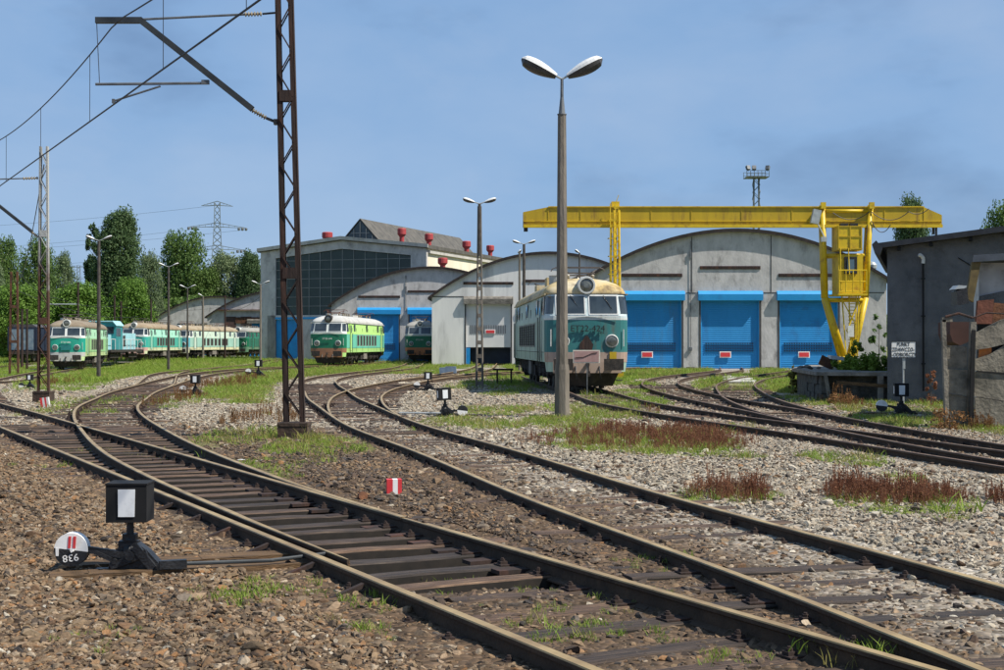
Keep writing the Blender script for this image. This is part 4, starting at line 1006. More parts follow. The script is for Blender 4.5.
# slim left leg with ladder
mb = MB(); xl = cx_(615)
for dx in (-.13, .13):
    for dy in (-.9, .9): mb.tube((xl + dx, dy * 1.0, cz_(212)), (xl + dx * 1.0, dy * 2.2, 0.1), .075)
for k in range(12):
    z = .8 + k * .75; f_ = .9 + 1.17 * (9 - z) / 9
    mb.bar((xl - .13, -f_, z), (xl + .13, -f_, z + .0), .05, .05); mb.bar((xl - .13, -f_, z), (xl + .13, -f_ , z + .7), .035, .035)
mb.part('left_leg', M['yellow'], cr_)
mb = MB()
for dx in (-.34, -.06): mb.bar((xl + dx, -1.1, cz_(206)), (xl + dx, -2.2, .5), .045, .045)
for k in range(26):
    z = .6 + k * .34; f_ = 2.2 - 1.1 * z / 9.2
    mb.bar((xl - .34, -f_, z), (xl - .06, -f_, z), .03, .03)
for k in range(7):
    z = 2.6 + k * .95; f_ = 2.2 - 1.1 * z / 9.2
    mb.bb((xl - .5, -f_ - .35, z), (xl - .04, -f_ - .32, z + .05)); mb.bb((xl - .5, -f_ - .35, z), (xl - .47, -f_, z + .05)); mb.bb((xl - .07, -f_ - .35, z), (xl - .04, -f_, z + .05))
mb.part('ladder', M['yellow'], cr_)
MB().box((xl, 0, cz_(208) + .16), (.42, .9, .3)).part('leg_head', M['yellow'], cr_)
MB().box((xl, 0, .25), (.5, 5.0, .45)).part('left_bogie', M['yellow_dull'], cr_)
# right leg: frame of four tubes
for y_, off in ((-1.3, 0), (1.3, 3.5)):
    mb = MB()
    for p in (((820, 206), (823, 298), (841, 356)), ((868, 206), (863, 298), (850, 356))):
        a, b, c = [(cx_(q[0]), q[1]) for q in p]
        y0 = y_ * .42; y1 = y_ * .45; y2 = y_ * .5
        pts = [(cx_(p[0][0] + off), y0, cz_(p[0][1])), (cx_(p[1][0] + off), y1, cz_(p[1][1])), (cx_(p[2][0] + off * .6), y2, cz_(p[2][1]))]
        for u, v in zip(pts[:-1], pts[1:]): mb.tube(u, v, .155, n=12)
        mb.tube(pts[2], (pts[2][0], y2, .3), .155, n=12)
    for yy in (212, 256, 300): 
        f_ = {212: .42, 256: .44, 300: .46}[yy]
        l_ = {212: 821, 256: 822, 300: 824}[yy]; r2 = {212: 867, 256: 865, 300: 862}[yy]
        mb.tube((cx_(l_ + off), y_ * f_, cz_(yy)), (cx_(r2 + off), y_ * f_, cz_(yy)), .10, n=10)
    mb.part('leg_frame', M['yellow'], cr_, smooth=True)
mb = MB()
for px in (820, 868): mb.box((cx_(px), -.8, cz_(207)), (.26, .22, .34))
mb.part('leg_lug', M['yellow'], cr_)
MB().box((cx_(847), 0, .25), (1.3, 5.6, .5)).part('right_bogie', M['yellow_dull'], cr_)
def cabbox(name, x0, x1, y0, y1, ya, yb, m='yellow'):
    return MB().bb((cx_(x0), ya, cz_(y1)), (cx_(x1), yb, cz_(y0))).part(name, M[m], cr_)
eb = cabbox('equipment_box', 831.5, 856, 228, 252, -1.35, -.1)
mb = MB()
for px in (832.5, 844, 855): mb.bb((cx_(px) - .025, -1.39, cz_(252)), (cx_(px) + .025, -1.353, cz_(228)))
for py in (229, 239, 251): mb.bb((cx_(831.5), -1.385, cz_(py)), (cx_(856), -1.353, cz_(py) + .05))
mb.part('box_rib', M['yellow_dull'], eb)
mb = MB()
for px in (840, 849.5): mb.box((cx_(px), -.9, cz_(226.4)), (.42, .3, .16))
mb.part('motor', M['black_paint'], cr_)
cb = cabbox('cab', 833, 857, 256, 294.5, -1.25, .2)
MB().bb((cx_(838.5), -1.34, cz_(275)), (cx_(851), -1.252, cz_(258.5))).part('window_surround', M['black_paint'], cb)
MB().bb((cx_(841.5), -1.37, cz_(273.5)), (cx_(848), -1.342, cz_(261))).part('cab_window', M['glass_blue'], cb)
mb = MB()
for px in (831.5, 838, 845, 852, 858): mb.tube((cx_(px), -1.75, cz_(294)), (cx_(px), -1.75, cz_(272)), .03, n=6)
for py in (272, 283, 293): mb.tube((cx_(831), -1.75, cz_(py)), (cx_(858.5), -1.75, cz_(py)), .03, n=6)
mb.tube((cx_(842), -1.7, cz_(283)), (cx_(842), -1.4, cz_(250)), .03, n=6); mb.tube((cx_(834), -1.6, cz_(294)), (cx_(834), -1.4, cz_(250)), .03, n=6)
mb.bb((cx_(830.5), -1.8, cz_(296.5)), (cx_(859), .3, cz_(294.8))); mb.part('railing', M['yellow'], cb)
mb = MB()
for px in (836.5, 843.5, 850.5, 853): mb.bar((cx_(px), -1.2, cz_(296)), (cx_(px + (845 - px) * .35), -1.5, cz_(357)), .06, .06)
for k in range(18): mb.bar((cx_(842.5), -1.25, cz_(298 + k * 3.2)), (cx_(849), -1.25, cz_(298 + k * 3.2)), .04, .04)
mb.bar((cx_(836), -1.3, cz_(300)), (cx_(849), -1.45, cz_(325)), .06, .06); mb.bar((cx_(852), -1.3, cz_(302)), (cx_(841), -1.45, cz_(330)), .06, .06); mb.bar((cx_(840), -1.4, cz_(330)), (cx_(850), -1.45, cz_(352)), .05, .05)
mb.part('ladder', M['yellow'], cr_)
MB().bb((cx_(841), -1.5, cz_(337)), (cx_(847), -1.46, cz_(326))).part('notice', M['white_dull'], cr_)
mb = MB()
import math as _m
def sag(p, q, s, n=10): return [(p[0] + (q[0]-p[0])*t, p[1] + (q[1]-p[1])*t, p[2] + (q[2]-p[2])*t - s * 4 * t * (1 - t)) for t in [i / n for i in range(n + 1)]]
for a, b, sg in (((868, 213), (905, 213), .45), ((905, 213), (925, 210), .2), ((868, 222), (887, 226), .5), ((830, 214), (866, 213), .4), ((864, 226), (861, 262), .0)):
    mb.path(sag((cx_(a[0]), -.72, cz_(a[1])), (cx_(b[0]), -.72, cz_(b[1])), sg), .022, 5)
mb.part('festoon_cable', M['wire'], cr_)
fl = MB(); fl.box((cx_(810.5), -1.3, cz_(219)), (.42, .3, .75), ry=.22); fl.part('floodlight', M['galv'], cr_)
mb = MB(); mb.bar((cx_(812), -1.2, cz_(224)), (cx_(821), -1.0, cz_(240)), .06, .06); mb.box((cx_(819), -1.1, cz_(241)), (.3, .25, .25)); mb.part('floodlight_bracket', M['galv'], cr_)

# ------------------------------------------------------------------ locomotives
def make_loco(col, detail=2, wreck=False):
    t = bpy.data.objects.new('electric_locomotive', None); C.objects.link(t)
    HLB = 8.95
    def hl(z): 
        if z <= 2.62: return HLB
        if z <= 3.4: return HLB - .30 * (z - 2.62) / .78
        return None
    bulge = .13
    def ring(hw, h, r):
        pts = []
        nf = 8; na_ = 5
        ys = [-(h - r) + 2 * (h - r) * i / 18 for i in range(19)]
        for y in ys: pts.append((hw, y))
        for i in range(1, na_): a = math.pi/2 * i / na_; pts.append((hw - r + r * math.cos(a), h - r + r * math.sin(a)))
        for i in range(nf + 1): x = (hw - r) * (1 - 2 * i / nf); pts.append((x, h + bulge * (1 - (x / hw) ** 2) * .999 - bulge * (1 - ((hw - r)/hw) ** 2)))
        for i in range(1, na_): a = math.pi/2 + math.pi/2 * i / na_; pts.append((-(hw - r) + r * math.cos(a), h - r + r * math.sin(a)))
        for y in reversed(ys): pts.append((-hw, y))
        for i in range(1, na_): a = math.pi + math.pi/2 * i / na_; pts.append((-(hw - r) + r * math.cos(a), -(h - r) + r * math.sin(a)))
        for i in range(nf + 1): x = -(hw - r) * (1 - 2 * i / nf); pts.append((x, -(h + bulge * (1 - (x / hw) ** 2) * .999 - bulge * (1 - ((hw - r)/hw) ** 2))))
        for i in range(1, na_): a = 3 * math.pi/2 + math.pi/2 * i / na_; pts.append(((hw - r) + r * math.cos(a), -(h - r) + r * math.sin(a)))
        return pts
    bo = bulge * (1 - ((1.46 - .42) / 1.46) ** 2)
    def fy(x, z): return -(hl(z) + bulge * (1 - (x / 1.46) ** 2) - bo)
    mats = [col['side_low'], col['side_mid'], col['side_up'], col['end_low'], col['end_mid'], col['end_up'], col.get('trim', col['end_up'])]
    lv = [(1.0, 1.46, HLB, 0), (1.35, 1.48, HLB, 0), (2.48, 1.48, HLB, 1), (2.54, 1.48, HLB, 1), (2.62, 1.47, HLB, 2), (3.40, 1.40, HLB - .30, 2)]
    band = [0, 1, 6, 2, 2]
    mb = MB(); rings = [[(x, y, z) for x, y in ring(hw, h, .42)] for z, hw, h, _ in lv]; n = len(rings[0])
    for rg in rings: mb.v += rg
    for k in range(len(lv) - 1):
        for i in range(n):
            j = (i + 1) % n; mb.f.append((k*n+i, k*n+j, (k+1)*n+j, (k+1)*n+i))
            xm = (rings[k][i][0] + rings[k][j][0]) / 2; ym = (rings[k][i][1] + rings[k][j][1]) / 2
            end = abs(ym) > HLB - .42; cabz = abs(ym) > HLB - 1.75
            b = band[k]
            mb.m.append({0: 3, 1: 4, 6: 6, 2: 5}[b] if end else (5 if (b == 2 and cabz and col.get('cabup', True)) else (b if b != 6 else 2)))
    mb.f.append(tuple(range(n - 1, -1, -1))); mb.m.append(0)
    body = mb.part('body', mats, t)
    # cab skirts
    for e in (-1, 1):
        mb = MB(); rs_ = [[(x, y, z) for x, y in ring(hw, HLB, .42)] for z, hw in ((.66, 1.40), (1.0, 1.45))]
        idx = [i for i in range(n) if rs_[0][i][1] * e > HLB - 1.15 ]
        mp_ = {}
        for k in (0, 1):
            for i in idx: mp_[(k, i)] = len(mb.v); mb.v.append(rs_[k][i])
        for i in idx:
            j = (i + 1) % n
            if (0, j) in mp_:
                mid = abs((rs_[0][i][0] + rs_[0][j][0]) / 2) < 1.12 and abs(rs_[0][i][1]) > HLB - .2
                if mid: continue
                mb.f.append((mp_[(0, i)], mp_[(0, j)], mp_[(1, j)], mp_[(1, i)])); mb.m.append(0)
        mb.part('cab_skirt', col['side_low'], t)
    # roof
    mb = MB(); rl = [(3.40, 1.43, HLB - .27, .42), (3.46, 1.44, HLB - .26, .42), (3.62, 1.36, HLB - .38, .5), (3.78, 1.17, HLB - .62, .55), (3.92, .86, HLB - 1.05, .5), (4.0, .45, HLB - 1.6, .3), (4.02, .02, HLB - 1.9, .01)]
    rr = [[(x, y, z) for x, y in ring(hw, h, r)] for z, hw, h, r in rl]
    for rg in rr: mb.v += rg
    for k in range(len(rl) - 1):
        for i in range(n): j = (i + 1) % n; mb.f.append((k*n+i, k*n+j, (k+1)*n+j, (k+1)*n+i)); mb.m.append(0)
    roof = mb.part('roof', col['roof'], t, smooth=True)
    for e in (-1, 1):
        for s_ in (-1, 1):
            # windscreen: follows the raked front
            def pane(x0, x1, z0, z1, off, m, nm, par):
                mb = MB(); k = 4; vs = []
                for z in (z0, z1):
                    for i in range(k + 1):
                        x = x0 + (x1 - x0) * i / k; vs.append((x * -e, e * -(fy(x, z) - off), z))
                for z in (z0, z1):
                    for i in range(k + 1):
                        x = x0 + (x1 - x0) * i / k; vs.append((x * -e, e * -(fy(x, z) + .03), z))
                q = k + 1
                fs = [(i, i+1, q+i+1, q+i) for i in range(k)] + [(2*q+i+1, 2*q+i, 3*q+i, 3*q+i+1) for i in range(k)]
                fs += [(i+1, i, 2*q+i, 2*q+i+1) for i in range(k)] + [(q+i, q+i+1, 3*q+i+1, 3*q+i) for i in range(k)] + [(0, q, 3*q, 2*q), (q+k, k, 2*q+k, 3*q+k)]
                mb.add(vs, fs); return mb.part(nm, m, par)
            a, b = (.10, 1.06) if s_ > 0 else (-1.06, -.10)
            wf = pane(a - .05, b + .05, 2.66, 3.37, .022, col.get('frame', M['rubber']), 'windscreen', t)
            pane(a, b, 2.71, 3.32, .034, M['cab_glass'], 'glass', wf)
            if detail > 1:
                mb = MB(); xw = (a + b) / 2; mb.bar((-e * xw, -e * (-fy(xw, 2.7)) * -1 * 1 if False else e * (-fy(xw, 3.3) + .05), 3.34), (-e * (xw + .3), e * (-fy(xw, 2.9) + .05), 2.85), .02, .02); mb.part('wiper', M['black_paint'], wf)
            # side cab window near the corner
            mb = MB(); x_ = s_ * 1.475; x2 = s_ * 1.425
            vs = [(x_, e * 8.50, 2.68), (x_, e * 7.86, 2.68), (x2, e * 7.86, 3.32), (x2, e * 8.30, 3.32)]
            vs2 = [(q[0] + s_ * .022, q[1], q[2]) for q in vs]
            fs = [(0,1,2,3), (7,6,5,4), (0,4,5,1), (1,5,6,2), (2,6,7,3), (3,7,4,0)]
            mb.add(vs + vs2, fs); cw = mb.part('cab_side_window', M['cab_glass'], t)
            # corner pane on the curved post
            mb = MB(); vs = []
            for z in (2.70, 3.32):
                hh = hl(z); hw = 1.47 - .07 * (z - 2.62) / .78; r = .42
                for k in range(4):
                    a_ = R(20 + 50 * k / 3); vs.append((s_ * (hw - r + (r + .012) * math.cos(a_)), e * (hh - r + (r + .012) * math.sin(a_)), z))
            mb.add(vs, [(i, i+1, i+5, i+4) for i in range(3)]); mb.part('corner_window', M['cab_glass'], t)
            # lower headlight
            hp_ = Vector((s_ * .86, e * (-fy(.86, 1.7)), 1.74)); ax = Vector((0, e, 0))
            h_ = MB().lathe(hp_ - ax * .04, ax, [(.235, 0), (.235, .11), (.20, .13), (.20, .09)], 20).part('headlight', M['lamp_ring'], t, smooth=False)
            MB().lathe(hp_ + ax * .045, ax, [(.195, 0), (.19, .025), (.12, .04), (.05, .045)], 20).part('lens', M['lens'], h_)
            # buffers
            bp = Vector((s_ * .88, e * (HLB - .02), .92))
            b_ = MB().tube(bp, bp + ax * .42, .115, n=12).part('buffer', M['underframe'], t)
            MB().box(bp + ax * .46, (.68, .07, .40)).part('buffer_plate', M['underframe'], b_)
            mb = MB(); mb.tube((s_ * 1.28, e * (HLB + .0), 1.55), (s_ * 1.28, e * (HLB + .0), 2.15), .018, n=6); mb.part('grab_rail', M['white_dull'], t)
        ax = Vector((0, e, 0))
        dm = MB(); dm.lathe(Vector((0, e * (HLB - 1.0), 3.70)), ax, [(.30, 0), (.32, .78), (.30, .88), (.24, .88), (.24, .80)], 22); hd = dm.part('top_headlight', M['lamp_ring'] if not col.get('darklamp') else M['underframe'], t)
        MB().lathe(Vector((0, e * (HLB - .19), 3.70)), ax, [(.235, 0), (.22, .03), (.1, .06)], 18).part('lens', M['lens'], hd)
        mb = MB(); mb.bb((-1.2, e * (HLB - .1), .62), (1.2, e * (HLB + .06), 1.02)); mb.part('buffer_beam', col['end_low'], t)
        # snow plough
        y0 = e * (HLB - .25)
        mb = MB(); vs = [(-1.15, y0, .62), (1.15, y0, .62), (.95, y0 - e * .15, .16), (-.95, y0 - e * .15, .16), (0, y0 + e * .32, .60), (0, y0 + e * .12, .16)]
        mb.add(vs, [(0, 4, 5, 3), (4, 1, 2, 5), (0, 1, 4), (3, 5, 2), (0, 3, 2, 1)]); mb.part('plough', M['underframe'], t)
        mb = MB(); hk = e * (HLB + .06); mb.bar((0, hk, .92), (0, hk + e * .32, .92), .08, .12); mb.bar((0, hk + e * .3, .92), (0, hk + e * .32, .55), .05, .05); mb.box((0, hk + e * .3, .60), (.12, .08, .18)); mb.part('coupling_hook', M['underframe'], t)
        mb = MB()
        for sx in (-.42, .42): mb.path([(sx, hk, .85), (sx, hk + e * .12, .62), (sx + .05, hk + e * .06, .42)], .03, 6)
        mb.part('brake_hose', M['black_paint'], t)
        mb = MB(); mb.bar((-1.15, e * (HLB + .09), 2.60), (1.15, e * (HLB + .09), 2.60), .03, .03); mb.part('hand_rail', M['white_dull'], t)
    # side: doors, grilles, upper windows
    for s_ in (-1, 1):
        for e in (-1, 1):
            d = MB().bb((s_ * 1.482, e * 6.95 - .33, 1.15), (s_ * 1.497, e * 6.95 + .33, 3.3)).part('door', col['side_up'], t)
            MB().bb((s_ * 1.499, e * 6.95 - .2, 2.6), (s_ * 1.51, e * 6.95 + .2, 3.2)).part('door_window', M['cab_glass'], d)
            mb = MB()
            for q in (-.42, .42): mb.tube((s_ * 1.55, e * 6.95 + q, 1.0), (s_ * 1.55, e * 6.95 + q, 2.6), .018, n=6)
            mb.part('door_rail', M['rust_dark'], t)
            mb = MB()
            for k in range(3): mb.bb((s_ * 1.30, e * 6.95 - .25, .3 + k * .28), (s_ * 1.50, e * 6.95 + .25, .33 + k * .28))
            mb.part('steps', M['underframe'], t)
        for k in range(7):
            y = -3.9 + k * 1.3
            g = MB().bb((s_ * 1.484, y - .44, 1.52), (s_ * 1.50, y + .44, 2.44)).part('grille_frame', M['grille_frame'], t)
            mb = MB()
            mb.bb((s_ * 1.502, y - .37, 1.58), (s_ * 1.508, y + .37, 2.38))
            if detail > 1:
                for q in range(8): mb.bb((s_ * 1.509, y - .36, 1.61 + q * .1), (s_ * 1.522, y + .36, 1.64 + q * .1))
            mb.part('grille', M['grille'], g)
        for y in (-5.3, 0.0, 5.3): MB().bb((s_ * 1.462, y - .26, 2.72), (s_ * 1.485, y + .26, 3.28)).part('side_window', M['cab_glass'], t)
        mb = MB()
        for y in (-7.6, -6.3, -4.6, -1.95, .65, 3.25, 4.6, 6.3, 7.6): mb.bb((s_ * 1.4805, y - .012, 1.05), (s_ * 1.4865, y + .012, 2.47)); mb.bb((s_ * 1.452, y - .012, 2.66), (s_ * 1.4745, y + .012, 3.0))
        mb.bb((s_ * 1.4805, -8.4, 1.335), (s_ * 1.4875, 8.4, 1.355)); mb.part('panel_seams', M['underframe'], t)['kind'] = 'stuff'
        mb = MB(); mb.bb((s_ * 1.43, -HLB + .3, 3.36), (s_ * 1.475, HLB - .3, 3.41)); mb.part('gutter', col['roof'], t)
    # underframe and bogies
    mb = MB(); mb.bb((-1.2, -HLB + .5, .78), (1.2, HLB - .5, 1.02)); mb.bb((-1.25, -1.6, .38), (1.25, 1.6, .8)); mb.part('underframe', M['underframe'], t)
    mb = MB(); mb.bb((-1.27, -.75, .42), (-1.36, .65, .95)); mb.bb((1.27, -.75, .42), (1.36, .65, .95)); mb.part('battery_box', M['old_concrete'], t)
    for e in (-1, 1):
        bg_ = MB()
        for s_ in (-1, 1):
            bg_.bb((s_ * 1.02, e * 5.0 - 2.6, .5), (s_ * 1.14, e * 5.0 + 2.6, .78))
            for k in (-1, 0, 1):
                bg_.box((s_ * 1.14, e * 5.0 + k * 1.75, .56), (.16, .36, .34))
                for q in (-.5, .5): bg_.tube((s_ * 1.16, e * 5.0 + k * 1.75 + q, .55), (s_ * 1.16, e * 5.0 + k * 1.75 + q, .95), .09, n=8)
        bg_.part('bogie_frame', M['underframe'], t)
        for k in (-1, 0, 1):
            for s_ in (-1, 1):
                MB().lathe((s_ * .80, e * 5.0 + k * 1.75, .61), (s_, 0, 0), [(.64, -.09), (.64, -.06), (.61, -.05), (.60, .05), (.52, .06), (.50, .02), (.20, .03), (.16, .10)], 22).part('wheel', M['wheel'], t)
    # roof gear: two folded pantographs, insulators, bus bars
    for e in (-1, 1):
        p = MB(); z = 4.28
        for s_ in (-1, 1):
            p.tube((s_ * .45, e * 5.9 - .8, z - .02), (s_ * .7, e * 5.9, z + .12), .022, n=5); p.tube((s_ * .7, e * 5.9, z + .12), (s_ * .45, e * 5.9 + .8, z - .02), .022, n=5)
        p.bar((-.8, e * 5.9 - .2, z + .2), (.8, e * 5.9 - .2, z + .2), .06, .04); p.bar((-.8, e * 5.9 + .2, z + .2), (.8, e * 5.9 + .2, z + .2), .06, .04)
        for s_ in (-1, 1): p.path([(s_ * .8, e * 5.9, z + .2), (s_ * .95, e * 5.9, z + .15), (s_ * 1.0, e * 5.9, z + .05)], .02, 5)
        for dy in (-.8, .8): p.bar((-.55, e * 5.9 + dy, z - .05), (.55, e * 5.9 + dy, z - .05), .07, .05)
        p.part('pantograph', M['panto'] if not col.get('redgear') else M['rust_red'], t)
        p = MB()
        for dx in (-.45, .45):
            for dy in (-.8, .8): p.lathe((dx, e * 5.9 + dy, 3.98), (0, 0, 1), [(.05, 0), (.09, .03), (.05, .06), (.09, .09), (.05, .12), (.09, .15), (.05, .2)], 8)
        for k in range(4): p.lathe((.2, e * (1.4 + k * .85), 4.0), (0, 0, 1), [(.05, 0), (.09, .05), (.05, .1), (.09, .15), (.04, .22)], 8)
        p.part('insulator', M['insulator'], t)
        MB().path([(.2, e * 1.2, 4.24), (.2, e * 4.2, 4.24), (.3, e * 5.1, 4.22)], .03, 5).part('bus_bar', M['panto'], t)
    mb = MB(); mb.bb((-.5, -1.2, 3.95), (.5, 1.0, 4.14)); mb.bb((-.9, 2.0, 3.9), (-.3, 3.2, 4.16)); mb.bb((-.95, -3.6, 3.86), (-.35, -2.6, 4.22)); mb.part('roof_hatch', col['roof'], t)
    mb = MB(); mb.lathe((-.75, -5.0, 3.78), (0, 0, 1), [(.24, 0), (.24, .42), (.27, .44)], 16); mb.part('roof_cowl', M['galv'], t)
    return t
M['rubber'] = mat('rubber', (.45, .47, .46), (.55, .56, .55), .6, 6)
M['cab_glass'] = mat('cab_glass', (.018, .026, .032), (.045, .06, .068), .1, 1.2, spec=.9)
M['lamp_ring'] = mat('lamp_ring', (.42, .44, .42), (.55, .56, .54), .55, 8)
M['lens'] = mat('lens', (.05, .055, .05), (.16, .17, .15), .15, 6, spec=.9)
M['grille'] = mat('grille', (.018, .018, .016), (.04, .038, .034), .8, 6)
M['grille_frame'] = mat('grille_frame', (.2, .2, .17), (.28, .27, .24), .7, 6)
M['panto'] = mat('panto', (.05, .045, .042), (.12, .1, .09), .7, 6)
def place_loco(t, label, x, y, tx, ty, z=.15):
    d = Vector((tx - x, ty - y)).normalized()
    t.location = (x + d.x * 9.05, y + d.y * 9.05, z); t.rotation_euler = (0, 0, -math.atan2(d.x, d.y))
    tag(t, label, 'locomotive', 'electric locomotives standing in the yard')
DR = (.10, .065, .04)
colR = dict(side_low=loc_mat('r_side', (.30, .43, .36), dirt=DR, amt=.7), side_mid=loc_mat('r_side2', (.36, .46, .40), dirt=DR, amt=.55), side_up=loc_mat('r_side3', (.38, .48, .42), dirt=DR, amt=.55),
            end_low=loc_mat('r_endlow', (.34, .26, .21), dirt=(.09, .05, .03), amt=.8), end_mid=loc_mat('r_teal', (.025, .135, .14), (.045, .18, .18), amt=.5), end_up=loc_mat('r_white', (.42, .50, .51), amt=.6),
            roof=mat('r_roof', (.44, .31, .10), (.50, .45, .33), .8, 1.0, dirt=(.09, .055, .035), dirt_amt=.95, dscale=1.1), trim=loc_mat('r_trim', (.50, .52, .5)))
for k_ in colR: pass
lR = make_loco(colR)
place_loco(lR, 'large weathered teal and mint electric locomotive parked behind the concrete lamp post', 2.99, 48.6, 2.0, 67)
text('ET22-424', .31, M['black_paint'], lR, (0, -9.10, 2.17), ext=.025, sx=1.0)
text('424', .11, M['rust_dark'], lR, (.5, -9.08, 2.02), ext=.01)
MB().prism([(-.30, 1.46), (.16, 1.42), (.20, 1.62), (.08, 1.80), (.0, 1.93), (-.08, 1.92), (-.16, 1.78), (-.27, 1.66)], -9.09, -9.075).part('rust_patch', M['rust_dark'], lR)
MB().bb((.78, -9.03, 1.06), (1.02, -9.0, 1.36)).part('yellow_mark', M['yellow_dull'], lR)
lS = make_loco(dict(side_low=loc_mat('s_low', (.36, .60, .20), amt=.2), side_mid=loc_mat('s_mid', (.13, .48, .36), amt=.15), side_up=loc_mat('s_up', (.40, .66, .20), amt=.12), end_low=loc_mat('s_endlow', (.26, .13, .07), amt=.5),
            end_mid=loc_mat('s_green', (.008, .13, .07), (.012, .16, .09), amt=.15), end_up=loc_mat('s_white', (.62, .66, .62), amt=.15), roof=mat('s_roof', (.38, .38, .36), (.50, .50, .47), .6, 1, dirt=(.2, .17, .14), dirt_amt=.6, dscale=1.5), redgear=True, darklamp=True, cabup=False), 1)
place_loco(lS, 'bright lime green electric locomotive with white roof standing alone in the open', -13.95, 111, -12.3, 129)
text('ET22-644', .2, M['white_dull'], lS, (0, -9.10, 2.1), ext=.015)
l1 = make_loco(dict(side_low=loc_mat('a_low', (.46, .60, .30), amt=.3), side_mid=loc_mat('a_mid', (.30, .56, .26), amt=.3), side_up=loc_mat('a_up', (.36, .62, .42), amt=.25), end_low=loc_mat('a_endlow', (.42, .42, .40), amt=.4),
            end_mid=loc_mat('a_teal', (.012, .26, .19), (.02, .32, .24), amt=.15), end_up=loc_mat('a_white', (.55, .58, .55), amt=.2), roof=mat('a_roof', (.16, .125, .085), (.25, .21, .15), .7, 1, dirt=(.18, .12, .08), dirt_amt=.6), cabup=False), 1)
place_loco(l1, 'teal fronted electric locomotive heading the long row at the left', -35.45, 113, -38.6, 131, .15 - .33)
text('ET22-886', .2, M['white_dull'], l1, (0, -9.10, 2.15), ext=.015)
MB().bb((-.4, -9.10, 1.5), (.4, -9.075, 1.95)).part('number_panel', mat('number_panel', (.012, .13, .13), (.02, .17, .17), .5, 3), l1)
l2 = make_loco(dict(side_low=loc_mat('b_low', (.55, .60, .40), amt=.3), side_mid=loc_mat('b_mid', (.06, .38, .30), amt=.15), side_up=loc_mat('b_up', (.34, .66, .52), amt=.15), end_low=loc_mat('b_endlow', (.5, .32, .28), amt=.3),
            end_mid=loc_mat('b_teal', (.04, .32, .27), amt=.2), end_up=loc_mat('b_white', (.6, .64, .62), amt=.2), roof=mat('b_roof', (.22, .165, .10), (.32, .26, .18), .7, 1, dirt=(.2, .13, .09), dirt_amt=.6)), 1)
place_loco(l2, 'mint and teal locomotive with sandy roof coupled behind the pale blue shunter', -39.3, 148, -39.6, 166)
l3 = make_loco(dict(side_low=loc_mat('c_low', (.62, .62, .40), amt=.4), side_mid=loc_mat('c_mid', (.30, .52, .44), amt=.35), side_up=loc_mat('c_up', (.50, .62, .52), amt=.3), end_low=loc_mat('c_endlow', (.5, .5, .42), amt=.3),
            end_mid=loc_mat('c_blue', (.10, .33, .40), amt=.2), end_up=loc_mat('c_white', (.6, .64, .62), amt=.2), roof=mat('c_roof', (.24, .19, .12), (.34, .29, .21), .7, 1, dirt=(.22, .15, .1), dirt_amt=.6), redgear=True), 1)
place_loco(l3, 'palest cream and white locomotive with rusty stains near the old arched shed', -39.3, 168, -36.4, 186)
cg = dict(side_low=loc_mat('d_low', (.10, .20, .13)), side_mid=loc_mat('d_mid', (.015, .12, .08)), side_up=loc_mat('d_up', (.02, .16, .11)), end_low=loc_mat('d_endlow', (.40, .14, .05), amt=.4),
          end_mid=loc_mat('d_green', (.008, .12, .06)), end_up=loc_mat('d_white', (.35, .40, .36)), roof=mat('d_roof', (.22, .22, .2), (.3, .29, .26), .7, 1))
l4 = make_loco(cg, 1); place_loco(l4, 'dark green locomotive half hidden at the shed door left of the white shed corner', -8.1, 137, -8.1, 150)
text('ET22-931', .2, M['white_dull'], l4, (0, -9.10, 2.1), ext=.015)
l5 = make_loco(dict(cg, end_up=cg['side_up'], end_low=cg['side_low']), 1); place_loco(l5, 'plain dark green locomotive at the end of the row entering the old shed', -35.9, 188.5, -33.2, 206)
# shunter between the first and second locomotives
sh = thing('shunting_locomotive', 'small pale blue diesel shunter with railings, second vehicle in the left row', 'locomotive', (-39.0, 139.3, .0), R(2))
lb = loc_mat('sh_blue', (.30, .55, .60), amt=.3); ld = loc_mat('sh_teal', (.03, .22, .24), amt=.3)
MB().bb((-1.45, -6.6, 1.05), (1.45, 6.6, 1.3)).part('frame', M['underframe'], sh)
mb = MB(); mb.bb((-.95, -2.0, 1.3), (.95, 5.8, 2.95)); hd_ = mb.part('long_hood', lb, sh)
mb = MB(); mb.bb((-.95, -6.0, 1.3), (.95, -4.6, 2.75)); mb.part('short_hood', lb, sh)
mb = MB(); mb.prism([(-1.42, 1.3), (1.42, 1.3), (1.42, 3.55), (1.1, 3.95), (-1.1, 3.95), (-1.42, 3.55)], -4.6, -2.0); cb2 = mb.part('cab', ld, sh)
mb = MB(); mb.prism([(-1.5, 3.6), (-1.15, 4.0), (1.15, 4.0), (1.5, 3.6), (1.5, 3.68), (1.15, 4.1), (-1.15, 4.1), (-1.5, 3.68)], -4.85, -1.75); mb.part('cab_roof', lb, sh)
